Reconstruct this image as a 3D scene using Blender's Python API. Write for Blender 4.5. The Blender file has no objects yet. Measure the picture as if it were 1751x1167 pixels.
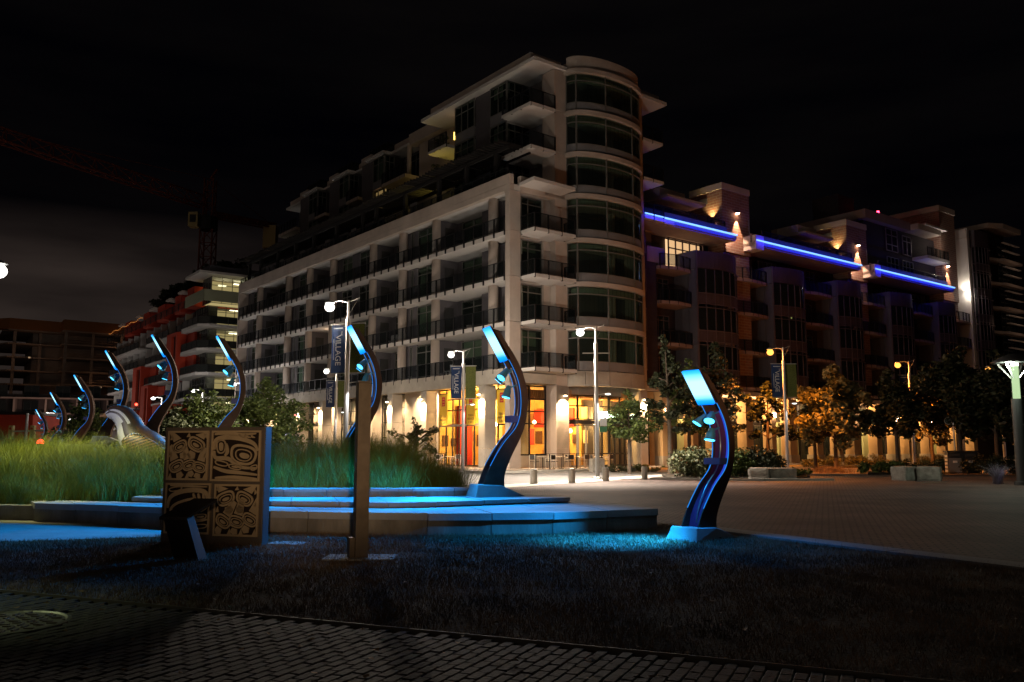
import bpy, math, random
import numpy as np
from mathutils import Vector, Matrix, noise as mnoise

R = math.radians
rnd = random.Random(7)
nrng = np.random.default_rng(11)
SC = bpy.context.scene
COL = SC.collection

# ---------------------------------------------------------------- camera
CAM_H, PITCH, FPX, CX, CY = 1.4, R(7.12), 1461.0, 875.5, 583.5
cam = bpy.data.cameras.new("camera")
cam_ob = bpy.data.objects.new("camera", cam)
COL.objects.link(cam_ob)
cam_ob.location = (0, 0, CAM_H)
cam_ob.rotation_euler = (R(90) + PITCH, 0, 0)
cam.sensor_width = 36.0
cam.lens = 36.0 * FPX / 1751.0
cam.clip_start = 0.1
cam.clip_end = 3000
SC.camera = cam_ob

# ---------------------------------------------------------------- view, world, glow of the city
SC.view_settings.view_transform = 'Standard'
SC.view_settings.look = 'None'
SC.view_settings.exposure = 0.0
SC.view_settings.gamma = 1.0
SC.view_settings.use_curve_mapping = False
SC.render.engine = 'CYCLES'
cy = SC.cycles
cy.use_denoising = True
try:
    cy.denoiser = 'OPENIMAGEDENOISE'
except Exception:
    pass
cy.max_bounces = 5
cy.diffuse_bounces = 3
cy.glossy_bounces = 3
cy.transmission_bounces = 3
cy.transparent_max_bounces = 12
cy.sample_clamp_indirect = 3.0
cy.sample_clamp_direct = 0
cy.caustics_reflective = False
cy.caustics_refractive = False
cy.use_light_tree = True

world = bpy.data.worlds.new("World")
SC.world = world
world.use_nodes = True
wn, wl = world.node_tree.nodes, world.node_tree.links
wn.clear()
w_out = wn.new('ShaderNodeOutputWorld')
w_bg = wn.new('ShaderNodeBackground')
w_bg.inputs['Strength'].default_value = 1.0
sky = wn.new('ShaderNodeTexSky')
sky.sky_type = 'NISHITA'
sky.sun_disc = False
sky.sun_elevation = R(-8)
sky.sun_rotation = R(200)
tc = wn.new('ShaderNodeTexCoord')
sep = wn.new('ShaderNodeSeparateXYZ')
wl.new(tc.outputs['Generated'], sep.inputs[0])
mp = wn.new('ShaderNodeMapping')
mp.inputs['Scale'].default_value = (1.1, 1.1, 6.0)
mp.inputs['Rotation'].default_value = (0, R(-9), 0)
wl.new(tc.outputs['Generated'], mp.inputs[0])
nz = wn.new('ShaderNodeTexNoise')
nz.inputs['Scale'].default_value = 1.7
nz.inputs['Detail'].default_value = 5
nz.inputs['Roughness'].default_value = 0.5
wl.new(mp.outputs[0], nz.inputs[0])
# cloud amount: grows towards the horizon, broken into long bands
elev = wn.new('ShaderNodeMapRange')
elev.inputs[1].default_value = 0.185
elev.inputs[2].default_value = 0.25
elev.inputs[3].default_value = 1.0
elev.inputs[4].default_value = 0.0
wl.new(sep.outputs[2], elev.inputs[0])
west = wn.new('ShaderNodeMapRange')       # the low cloud lies over the city on the left
west.inputs[1].default_value = 0.02
west.inputs[2].default_value = -0.34
wl.new(sep.outputs[0], west.inputs[0])
mul1 = wn.new('ShaderNodeMath'); mul1.operation = 'MULTIPLY'
wl.new(elev.outputs[0], mul1.inputs[0]); wl.new(west.outputs[0], mul1.inputs[1])
rmp = wn.new('ShaderNodeValToRGB')
rmp.color_ramp.elements[0].position = 0.38
rmp.color_ramp.elements[0].color = (0.30, 0.30, 0.36, 1)
rmp.color_ramp.elements[1].position = 0.62
rmp.color_ramp.elements[1].color = (1, 1, 1, 1)
wl.new(nz.outputs[0], rmp.inputs[0])
mul2 = wn.new('ShaderNodeMath'); mul2.operation = 'MULTIPLY'
wl.new(mul1.outputs[0], mul2.inputs[0]); wl.new(rmp.outputs[0], mul2.inputs[1])
mix = wn.new('ShaderNodeMixRGB')
base_r = wn.new('ShaderNodeValToRGB')
base_r.color_ramp.elements[0].position = 0.40; base_r.color_ramp.elements[0].color = (0.00030, 0.00032, 0.00075, 1)
base_r.color_ramp.elements[1].position = 0.72; base_r.color_ramp.elements[1].color = (0.0022, 0.0018, 0.0019, 1)
wl.new(nz.outputs[0], base_r.inputs[0])
wl.new(base_r.outputs[0], mix.inputs[1])
mix.inputs[2].default_value = (0.0330, 0.0240, 0.0205, 1)
wl.new(mul2.outputs[0], mix.inputs[0])
addn = wn.new('ShaderNodeMixRGB'); addn.blend_type = 'ADD'
addn.inputs[0].default_value = 1.0
sk2 = wn.new('ShaderNodeMixRGB'); sk2.blend_type = 'MULTIPLY'
sk2.inputs[0].default_value = 1.0
sk2.inputs[2].default_value = (0.003, 0.003, 0.003, 1)
wl.new(sky.outputs[0], sk2.inputs[1])
wl.new(mix.outputs[0], addn.inputs[1]); wl.new(sk2.outputs[0], addn.inputs[2])
wl.new(addn.outputs[0], w_bg.inputs['Color'])
wl.new(w_bg.outputs[0], w_out.inputs[0])

sun = bpy.data.lights.new("city_glow", 'SUN')   # faint warm glow of the surrounding city
sun.energy = 0.052
sun.color = (1.0, 0.74, 0.54)
sun.angle = R(70)
sun_ob = bpy.data.objects.new("city_glow", sun)
COL.objects.link(sun_ob)
sun_ob.rotation_euler = Vector((0.35, 0.80, -0.22)).to_track_quat('-Z', 'Y').to_euler()

# ---------------------------------------------------------------- helpers
def G(px, py, z=0.0):
    """ground (or height z) point seen at a photograph pixel, for laying things out"""
    u, v = (px - CX) / FPX, (CY - py) / FPX
    S, C = math.sin(PITCH), math.cos(PITCH)
    d = (u, C - v * S, S + v * C)
    t = (z - CAM_H) / d[2]
    return Vector((d[0] * t, d[1] * t, z))

def GY(px, py, Y):
    u, v = (px - CX) / FPX, (CY - py) / FPX
    S, C = math.sin(PITCH), math.cos(PITCH)
    d = (u, C - v * S, S + v * C)
    t = Y / d[1]
    return Vector((d[0] * t, Y, CAM_H + d[2] * t))

class MB:
    def __init__(s):
        s.v, s.f = [], []
    def add(s, vs, fs):
        n = len(s.v)
        s.v.extend([tuple(v) for v in vs])
        s.f.extend([tuple(i + n for i in f) for f in fs])
        return s
    def box(s, x0, x1, y0, y1, z0, z1):
        return s.prism([(x0, y0), (x1, y0), (x1, y1), (x0, y1)], z0, z1)
    def prism(s, poly, z0, z1, zt=None):
        n = len(poly)
        a = sum(poly[i][0] * poly[(i + 1) % n][1] - poly[(i + 1) % n][0] * poly[i][1] for i in range(n))
        if a < 0:
            poly = poly[::-1]
        vs = [(p[0], p[1], z0) for p in poly] + [(p[0], p[1], z1) for p in poly]
        fs = [tuple(range(n - 1, -1, -1)), tuple(range(n, 2 * n))]
        fs += [(i, (i + 1) % n, n + (i + 1) % n, n + i) for i in range(n)]
        return s.add(vs, fs)
    def wall(s, p, q, t, z0, z1, off=0.0):
        """upright slab along p-q, thickness t centred (shifted off to the left of p->q)"""
        dx, dy = q[0] - p[0], q[1] - p[1]
        L = math.hypot(dx, dy) or 1
        nx, ny = -dy / L, dx / L
        a, b = off - t / 2, off + t / 2
        return s.prism([(p[0] + nx * a, p[1] + ny * a), (q[0] + nx * a, q[1] + ny * a),
                        (q[0] + nx * b, q[1] + ny * b), (p[0] + nx * b, p[1] + ny * b)], z0, z1)
    def bar(s, p, q, w, h=None):
        h = h or w
        p, q = Vector(p), Vector(q)
        d = (q - p).normalized()
        up = Vector((0, 0, 1)) if abs(d.z) < 0.95 else Vector((1, 0, 0))
        x = d.cross(up).normalized() * (w / 2)
        y = x.cross(d).normalized() * (h / 2)
        vs = [p - x - y, p + x - y, p + x + y, p - x + y, q - x - y, q + x - y, q + x + y, q - x + y]
        return s.add(vs, [(0, 1, 2, 3), (7, 6, 5, 4), (0, 4, 5, 1), (1, 5, 6, 2), (2, 6, 7, 3), (3, 7, 4, 0)])
    def tube(s, pts, r, n=8, cap=True):
        pts = [Vector(p) for p in pts]
        rs = r if isinstance(r, (list, tuple)) else [r] * len(pts)
        rings = []
        ref = Vector((0.3, 0.2, 1)).normalized()
        for i, p in enumerate(pts):
            d = (pts[min(i + 1, len(pts) - 1)] - pts[max(i - 1, 0)]).normalized()
            x = d.cross(ref)
            if x.length < 0.05:
                x = d.cross(Vector((1, 0, 0)))
            x.normalize()
            y = d.cross(x)
            rings.append([p + (x * math.cos(2 * math.pi * k / n) + y * math.sin(2 * math.pi * k / n)) * rs[i] for k in range(n)])
        vs = [v for rg in rings for v in rg]
        fs = [(i * n + k, i * n + (k + 1) % n, (i + 1) * n + (k + 1) % n, (i + 1) * n + k)
              for i in range(len(pts) - 1) for k in range(n)]
        if cap:
            fs += [tuple(range(n - 1, -1, -1)), tuple((len(pts) - 1) * n + k for k in range(n))]
        return s.add(vs, fs)
    def lathe(s, prof, n=16, c=(0, 0, 0)):
        vs = [(c[0] + r * math.cos(2 * math.pi * k / n), c[1] + r * math.sin(2 * math.pi * k / n), c[2] + z)
              for r, z in prof for k in range(n)]
        m = len(prof)
        fs = [(i * n + k, i * n + (k + 1) % n, (i + 1) * n + (k + 1) % n, (i + 1) * n + k)
              for i in range(m - 1) for k in range(n)]
        fs += [tuple(range(n - 1, -1, -1)), tuple((m - 1) * n + k for k in range(n))]
        return s.add(vs, fs)
    def mesh(s, name, mat=None, smooth=False):
        me = bpy.data.meshes.new(name)
        me.from_pydata(s.v, [], s.f)
        if mat:
            me.materials.append(mat)
        if smooth:
            me.polygons.foreach_set('use_smooth', [True] * len(me.polygons))
        me.update()
        return me
    def build(s, name, mat, parent=None, smooth=False, bevel=0.0, loc=None, rot=None):
        return put(name, s.mesh(name, mat, smooth), parent, bevel, loc, rot)

def put(name, me, parent=None, bevel=0.0, loc=None, rot=None):
    o = bpy.data.objects.new(name, me)
    COL.objects.link(o)
    if parent:
        o.parent = parent
    if loc is not None:
        o.location = loc
    if rot is not None:
        o.rotation_euler = rot
    if bevel:
        m = o.modifiers.new('bevel', 'BEVEL')
        m.width = bevel
        m.segments = 2
        m.limit_method = 'ANGLE'
    return o

def tag(o, label=None, cat=None, group=None, kind=None):
    if label: o['label'] = label
    if cat: o['category'] = cat
    if group: o['group'] = group
    if kind: o['kind'] = kind
    return o

def thing(name, label, cat, loc=(0, 0, 0), rz=0.0, group=None):
    o = bpy.data.objects.new(name, None)
    COL.objects.link(o)
    o.empty_display_size = 0.3
    o.location = loc
    o.rotation_euler = (0, 0, rz)
    return tag(o, label, cat, group)

_kids = {}
def copy_tree(o, parent=None):
    c = o.copy()
    COL.objects.link(c)
    if parent:
        c.parent = parent
    for ch in list(o.children):
        copy_tree(ch, c)
    return c

def light(name, kind, loc, energy, color, parent=None, size=0.1, aim=None, spot=None, blend=0.4):
    l = bpy.data.lights.new(name, kind)
    l.energy = energy
    l.color = color
    if kind in ('POINT', 'SPOT'):
        l.shadow_soft_size = size
    if kind == 'SPOT':
        l.spot_size = R(spot or 90)
        l.spot_blend = blend
    o = bpy.data.objects.new(name, l)
    COL.objects.link(o)
    o.location = loc
    if aim is not None:
        o.rotation_euler = Vector(aim).to_track_quat('-Z', 'Y').to_euler()
    if parent:
        o.parent = parent
    return o

# ---------------------------------------------------------------- materials
M = {}
def mat(name, col, rough=0.7, metal=0.0, var=0.0, vs=3.0, bump=0.0, bs=20.0, emit=None, es=0.0, spec=0.4, col2=None,
        stretch=(1, 1, 1), alpha=1.0):
    m = bpy.data.materials.new(name)
    m.use_nodes = True
    n, l = m.node_tree.nodes, m.node_tree.links
    b = n['Principled BSDF']
    b.inputs['Roughness'].default_value = rough
    b.inputs['Metallic'].default_value = metal
    b.inputs['Specular IOR Level'].default_value = spec
    b.inputs['Base Color'].default_value = (*col, 1)
    if alpha < 1:
        b.inputs['Alpha'].default_value = alpha
    if var or bump:
        t = n.new('ShaderNodeTexCoord')
        mpn = n.new('ShaderNodeMapping')
        mpn.inputs['Scale'].default_value = stretch
        l.new(t.outputs['Object'], mpn.inputs[0])
    if var:
        z = n.new('ShaderNodeTexNoise')
        z.inputs['Scale'].default_value = vs
        z.inputs['Detail'].default_value = 6
        z.inputs['Roughness'].default_value = 0.62
        l.new(mpn.outputs[0], z.inputs[0])
        r = n.new('ShaderNodeValToRGB')
        r.color_ramp.elements[0].position = 0.3
        r.color_ramp.elements[1].position = 0.7
        c2 = col2 or tuple(min(1, c * (1 + var)) for c in col)
        c1 = tuple(c * (1 - var) for c in col)
        r.color_ramp.elements[0].color = (*c1, 1)
        r.color_ramp.elements[1].color = (*c2, 1)
        l.new(z.outputs[0], r.inputs[0])
        l.new(r.outputs[0], b.inputs['Base Color'])
    if bump:
        z2 = n.new('ShaderNodeTexNoise')
        z2.inputs['Scale'].default_value = bs
        z2.inputs['Detail'].default_value = 5
        l.new(mpn.outputs[0], z2.inputs[0])
        bp = n.new('ShaderNodeBump')
        bp.inputs['Strength'].default_value = bump
        bp.inputs['Distance'].default_value = 0.03
        l.new(z2.outputs[0], bp.inputs['Height'])
        l.new(bp.outputs[0], b.inputs['Normal'])
    if emit:
        b.inputs['Emission Color'].default_value = (*emit, 1)
        b.inputs['Emission Strength'].default_value = es
    M[name] = m
    return m

def glass(name, tint, trans=0.5, rough=0.06):
    m = bpy.data.materials.new(name)
    m.use_nodes = True
    n, l = m.node_tree.nodes, m.node_tree.links
    n.clear()
    o = n.new('ShaderNodeOutputMaterial')
    t = n.new('ShaderNodeBsdfTransparent'); t.inputs[0].default_value = (*tint, 1)
    p = n.new('ShaderNodeBsdfPrincipled')
    p.inputs['Base Color'].default_value = (0.02, 0.026, 0.026, 1)
    p.inputs['Roughness'].default_value = rough
    p.inputs['Specular IOR Level'].default_value = 0.6
    x = n.new('ShaderNodeMixShader'); x.inputs[0].default_value = 1 - trans
    l.new(t.outputs[0], x.inputs[1]); l.new(p.outputs[0], x.inputs[2]); l.new(x.outputs[0], o.inputs[0])
    M[name] = m
    return m

def emis(name, col, strength):
    m = bpy.data.materials.new(name)
    m.use_nodes = True
    n, l = m.node_tree.nodes, m.node_tree.links
    n.clear()
    o = n.new('ShaderNodeOutputMaterial')
    e = n.new('ShaderNodeEmission')
    e.inputs[0].default_value = (*col, 1)
    e.inputs[1].default_value = strength
    l.new(e.outputs[0], o.inputs[0])
    M[name] = m
    return m

mat('concrete', (0.50, 0.43, 0.38), 0.85, var=0.17, vs=0.45, bump=0.25, bs=9)
mat('white_soffit', (0.62, 0.60, 0.58), 0.9, var=0.06, vs=0.5)
mat('render_grey', (0.20, 0.19, 0.20), 0.85, var=0.12, vs=0.8)
mat('spandrel', (0.20, 0.20, 0.21), 0.45, var=0.1, vs=1.2)
mat('mullion', (0.20, 0.20, 0.19), 0.5, 0.3)
mat('dark_metal', (0.018, 0.018, 0.020), 0.5, 0.3)
mat('dark_timber', (0.010, 0.009, 0.009), 0.8, var=0.3, vs=4)
mat('dark_room', (0.05, 0.05, 0.05), 0.9)
mat('blind', (0.46, 0.50, 0.42), 0.8, var=0.08, vs=2)
glass('rail_glass', (0.80, 0.83, 0.86), 0.86)
glass('window_glass', (0.80, 0.90, 0.84), 0.72)
glass('dark_glass', (0.25, 0.28, 0.30), 0.22)
glass('shop_glass', (0.95, 0.95, 0.93), 0.90, 0.03)
mat('stone', (0.40, 0.37, 0.32), 0.8, var=0.16, vs=1.1, bump=0.2, bs=14)
mat('galvanised', (0.42, 0.43, 0.43), 0.42, 0.75, var=0.1, vs=3)
mat('steel_brushed', (0.50, 0.47, 0.42), 0.42, 0.45, var=0.14, vs=2.5, stretch=(1, 1, 14))
mat('black_steel', (0.055, 0.05, 0.048), 0.55, 0.35, var=0.25, vs=3)
# ---------------------------------------------------------------- building frame (corner of the big building)
PHI = R(37.9)
BX, BY = Vector((math.cos(PHI), math.sin(PHI), 0)), Vector((-math.sin(PHI), math.cos(PHI), 0))
A0 = Vector((-0.16, 53.4, 0))
def W(a, b, z=0.0):
    """a metres along the left facade, b metres along the right facade -> world"""
    return A0 + BY * a + BX * b + Vector((0, 0, z))

# ================================================================ GROUND
def struct(name, mb, m, **k):
    return tag(mb.build(name, m, **k), kind='structure')

# plaza of small dark pavers
def paver_mat(name, c1, c2, mortar, scale, bw, rh, rz=0.0, rough=0.75):
    m = bpy.data.materials.new(name); m.use_nodes = True
    n, l = m.node_tree.nodes, m.node_tree.links
    b = n['Principled BSDF']; b.inputs['Roughness'].default_value = rough
    t = n.new('ShaderNodeTexCoord'); q = n.new('ShaderNodeMapping'); q.inputs['Rotation'].default_value = (0, 0, rz)
    l.new(t.outputs['Object'], q.inputs[0])
    k = n.new('ShaderNodeTexBrick'); k.inputs['Scale'].default_value = scale
    k.inputs['Color1'].default_value = (*c1, 1); k.inputs['Color2'].default_value = (*c2, 1)
    k.inputs['Mortar'].default_value = (*mortar, 1); k.inputs['Brick Width'].default_value = bw
    k.inputs['Row Height'].default_value = rh; k.inputs['Mortar Size'].default_value = 0.018
    k.inputs['Bias'].default_value = 0.1
    l.new(q.outputs[0], k.inputs[0])
    z = n.new('ShaderNodeTexNoise'); z.inputs['Scale'].default_value = 0.30; z.inputs['Detail'].default_value = 10
    z.inputs['Roughness'].default_value = 0.65
    l.new(t.outputs['Object'], z.inputs[0])
    r = n.new('ShaderNodeValToRGB'); r.color_ramp.elements[0].position = 0.32; r.color_ramp.elements[1].position = 0.7
    r.color_ramp.elements[0].color = (0.25, 0.24, 0.25, 1); r.color_ramp.elements[1].color = (1.6, 1.5, 1.42, 1)
    l.new(z.outputs[0], r.inputs[0])
    x = n.new('ShaderNodeMixRGB'); x.blend_type = 'MULTIPLY'; x.inputs[0].default_value = 1
    l.new(k.outputs[0], x.inputs[1]); l.new(r.outputs[0], x.inputs[2]); l.new(x.outputs[0], b.inputs['Base Color'])
    bp = n.new('ShaderNodeBump'); bp.inputs['Strength'].default_value = 0.4; bp.inputs['Distance'].default_value = 0.01
    l.new(k.outputs['Fac'], bp.inputs['Height']); bp.invert = True
    l.new(bp.outputs[0], b.inputs['Normal'])
    M[name] = m
    return m
paver_mat('plaza_pavers', (0.225, 0.172, 0.155), (0.165, 0.128, 0.122), (0.03, 0.025, 0.025), 1.0, 0.24, 0.12, R(20))
paver_mat('walk_pavers', (0.17, 0.15, 0.13), (0.13, 0.115, 0.10), (0.05, 0.045, 0.04), 1.0, 0.6, 0.6, PHI)
mat('asphalt', (0.15, 0.145, 0.14), 0.8, var=0.18, vs=0.5, bump=0.3, bs=60)
mat('road_concrete', (0.26, 0.24, 0.21), 0.8, var=0.12, vs=0.6, bump=0.2, bs=30)
mat('kerb_concrete', (0.52, 0.50, 0.45), 0.85, var=0.15, vs=2.0)
mat('edge_concrete', (0.30, 0.30, 0.30), 0.85, var=0.18, vs=1.6, bump=0.3, bs=25)
mat('lawn_soil', (0.045, 0.034, 0.022), 0.95, var=0.45, vs=2.2, bump=1.0, bs=26)
mat('earth', (0.035, 0.03, 0.022), 0.95, var=0.3, vs=2)

big = MB(); big.add([(-900, -60, 0), (900, -60, 0), (900, 1500, 0), (-900, 1500, 0)], [(0, 1, 2, 3)])
struct('plaza', big, M['plaza_pavers'])

def sheet(name, poly, z, m):
    mb = MB(); mb.add([(p[0], p[1], z) for p in poly], [tuple(range(len(poly)))])
    me = mb.mesh(name, m)
    if me.polygons[0].normal.z < 0:
        me.flip_normals()
    return tag(put(name, me), kind='structure')

# road that runs round the corner of the building
c1 = W(-4.4, -4.8); c2 = W(-4.4, 75); c3 = W(75, -4.8)
road_poly = [(-5.5, 25.5), (-0.17, 33.0), (4.2, 40.0), (9.2, 47.6), (14.5, 53.5), (30, 68), (64, 92), (c2.x, c2.y), (c1.x, c1.y), (c3.x, c3.y), (-60, 96), (-22, 48)]
sheet('road', road_poly, 0.006, M['asphalt'])
# pale concrete band beside the road, lit by the lamps
band = [(-5.5, 25.5), (-0.17, 33.0), (4.2, 40.0), (9.2, 47.6), (14.5, 53.5)]
bm_ = MB()
for p, q in zip(band, band[1:]):
    bm_.wall(p, q, 1.5, 0.002, 0.012, off=-0.75)
struct('pavement_band', bm_, M['kerb_concrete'])
# raised pavement round the building
mb = MB()
foot = [W(-4.4, -4.8), W(-4.4, 75), W(12, 75), W(12, 12), W(75, 12), W(75, -4.8)]
foot = [(p.x, p.y) for p in foot]
mb.prism(foot[:1] + foot[1:], 0.0, 0.12)
struct('pavement', mb, M['walk_pavers'])
mb = MB()
ka, kb, kc = W(-4.4, -4.8), W(-4.4, 75), W(75, -4.8)
mb.wall((ka.x, ka.y), (kb.x, kb.y), 0.16, 0.008, 0.135, off=-0.08)
mb.wall((kc.x, kc.y), (ka.x, ka.y), 0.16, 0.008, 0.135, off=-0.08)
struct('kerb', mb, M['kerb_concrete'])

# lawn in front, with the strip of concrete along its right edge
lawn_front = [(-14.0, 12.3), (-4.86, 8.36), (-1.24, 6.80), (1.2, 5.75), (4.0, 4.5), (7.6, 3.0)]
lawn_back = [(8.0, 6.6), (5.95, 9.93), (4.9, 11.8), (3.75, 14.0), (2.9, 15.6), (1.5, 17.6), (-1.0, 18.6), (-9.6, 17.6), (-9.0, 16.6), (-6.9, 15.75), (-5.4, 15.2), (-5.55, 13.6), (-7.6, 12.9), (-14, 12.8)]
nx, ny = 70, 60
def in_poly(x, y, poly):
    c = False
    j = len(poly) - 1
    for i in range(len(poly)):
        xi, yi = poly[i][0], poly[i][1]; xj, yj = poly[j][0], poly[j][1]
        if (yi > y) != (yj > y) and x < (xj - xi) * (y - yi) / (yj - yi) + xi:
            c = not c
        j = i
    return c
lawn_poly = lawn_front + lawn_back
sheet('lawn', lawn_poly, 0.014, M['lawn_soil'])
# paved path crossing behind the lawn on the left, and the paved foreground
sheet('path', [(-20, 18.2), (-9.4, 16.9), (-6.9, 15.6), (-5.3, 15.0), (-5.5, 13.65), (-7.6, 12.95), (-14, 12.85), (-20, 12.9)], 0.018, M['edge_concrete'])
mb = MB()
es = [(3.3, 15.0), (3.98, 13.7), (5.1, 11.6), (6.15, 9.8), (8.2, 6.4), (9.6, 4.0)]
for i in range(len(es) - 1):
    p, q = Vector(es[i]), Vector(es[i + 1])
    n_ = max(1, int((q - p).length / 1.2))
    for k in range(n_):
        a_, b_ = p.lerp(q, k / n_ + 0.006), p.lerp(q, (k + 1) / n_ - 0.006)
        mb.wall(a_, b_, 0.42, 0.0, 0.05, off=0.0)
tag(struct('edging', mb, M['edge_concrete']), kind='structure')

sheet('paving_bed', [(-14, -2), (10, -2), (9, 2.4), (7.6, 3.0), (4.0, 4.5), (1.2, 5.75), (-1.24, 6.80), (-4.86, 8.36), (-14.0, 12.3)], 0.008, M['earth'])
mat('paver', (0.022, 0.019, 0.017), 0.72, var=0.28, vs=6, bump=0.35, bs=45)
mat('paver_dark', (0.018, 0.016, 0.015), 0.72, var=0.28, vs=6, bump=0.35, bs=45)
mat('metal_edge', (0.16, 0.15, 0.13), 0.6, 0.4)
paving = tag(put('paved_path', None), kind='structure')
pm = MB()
hw, hl, hz = 0.040, 0.080, 0.05
pm.add([(-hw, -hl, 0), (hw, -hl, 0), (hw + .0, hl, 0), (-hw, hl, 0),
        (-hw, -hl, hz - .006), (hw, -hl, hz - .006), (hw, hl, hz - .006), (-hw, hl, hz - .006),
        (-hw + .007, -hl + .007, hz), (hw - .007, -hl + .007, hz), (hw - .007, hl - .007, hz), (-hw + .007, hl - .007, hz)],
       [(0, 1, 5, 4), (1, 2, 6, 5), (2, 3, 7, 6), (3, 0, 4, 7), (4, 5, 9, 8), (5, 6, 10, 9), (6, 7, 11, 10), (7, 4, 8, 11), (8, 9, 10, 11)])
pmesh = [pm.mesh('paver', M['paver']), pm.mesh('paver', M['paver_dark'])]
ang = math.atan2(-1.56, 3.62)
ca, sa = math.cos(ang), math.sin(ang)
spots = []
MH = (-3.98, 6.86)
for i in range(-150, 110):
    for j in range(0, 44):
        u = i * 0.085
        v = -0.12 - j * 0.166 - (0.083 if i % 2 else 0)
        x = -1.24 + u * ca - v * sa
        y = 6.80 + u * sa + v * ca
        if y < 1.2 or abs(x) > 0.62 * y + 1.2 or y < 4.6:
            continue
        if math.hypot(x - MH[0], y - MH[1]) < 0.52:
            continue
        spots.append((x, y))
spots.sort(key=lambda p: (abs(p[1] - 6.0) + (0 if abs(p[0]) < 0.6 * p[1] else 5)))
rest = MB()
for k, (x, y) in enumerate(spots):
    zz = 0.0 + rnd.uniform(-0.003, 0.003); rz = ang + rnd.uniform(-0.02, 0.02)
    if k < 298:
        put('paver', pmesh[0 if rnd.random() < .6 else 1], paving, loc=(x, y, zz), rot=(rnd.uniform(-.012, .012), rnd.uniform(-.012, .012), rz))
    else:
        c_, s_ = math.cos(rz), math.sin(rz)
        rest.add([(x + vx * c_ - vy * s_, y + vx * s_ + vy * c_, vz + zz) for vx, vy, vz in pm.v], pm.f)
tag(rest.build('more_pavers', M['paver'], paving), kind='stuff')
eb = MB()
for p, q in zip(lawn_front, lawn_front[1:]):
    eb.wall(p, q, 0.012, 0.0, 0.062)
eb.build('edge_strip', M['metal_edge'], paving)

# manhole cover with its raised pattern
mh = thing('manhole_cover', 'round cast metal manhole cover set in the dark paving at lower left', 'manhole cover', (MH[0], MH[1], 0))
mat('cast_iron', (0.20, 0.19, 0.16), 0.5, 0.7, var=0.2, vs=8)
b = MB(); b.lathe([(0.50, 0.0), (0.50, 0.052), (0.47, 0.056), (0.455, 0.046), (0.0, 0.046)], 40)
b.build('cover_plate', M['cast_iron'], mh)
b = MB()
for i in range(-6, 7):
    for j in range(-6, 7):
        x, y = i * .066, j * .066
        if math.hypot(x, y) < .41 and (i + j) % 2 == 0:
            if (i // 2 + j) % 2: b.box(x - .03, x + .045, y - .011, y + .011, .044, .056)
            else: b.box(x - .011, x + .011, y - .03, y + .045, .044, .056)
tag(b.build('raised_pattern', M['cast_iron'], mh), kind='stuff')

for k, (px_, py_, w_, lab) in enumerate(((1590, 826, .55, 'small metal drain cover in the plaza in front of the granite seats'), (1205, 840, .5, 'small metal drain cover in the plaza beyond the nearest blue lamp'))):
    g_ = G(px_, py_)
    t = thing('drain_cover', lab, 'drain cover', (g_.x, g_.y, 0), R(12))
    MB().box(-w_, w_, -w_ * .6, w_ * .6, .0, .012).build('frame', M['metal_edge'], t)
    b = MB()
    for q in range(9): b.box(-w_ + .06 + q * w_ * .22, -w_ + .10 + q * w_ * .22, -w_ * .5, w_ * .5, .0125, .02)
    b.build('grate', M['cast_iron'], t)
# mound under the tall grasses and the far row of lamps
def mound_h(x, y):
    d = math.hypot((x + 17) / 12.8, (y - 31) / 13.0)
    h1 = 1.55 * max(0.0, 1 - d * d) ** 0.8 if d < 1 else 0.0
    return h1
mv, mf = [], []
N1, N2 = 60, 46
for j in range(N2 + 1):
    for i in range(N1 + 1):
        x = -31 + 28 * i / N1; y = 16.5 + 28 * j / N2
        mv.append((x, y, mound_h(x, y) - 0.01 + 0.03 * mnoise.noise(Vector((x, y, 0))) * (mound_h(x, y) > .05)))
for j in range(N2):
    for i in range(N1):
        a_ = j * (N1 + 1) + i
        mf.append((a_, a_ + 1, a_ + N1 + 2, a_ + N1 + 1))
mnd = MB(); mnd.add(mv, mf)
struct('grassy_mound', mnd, M['lawn_soil'], smooth=True)

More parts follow.
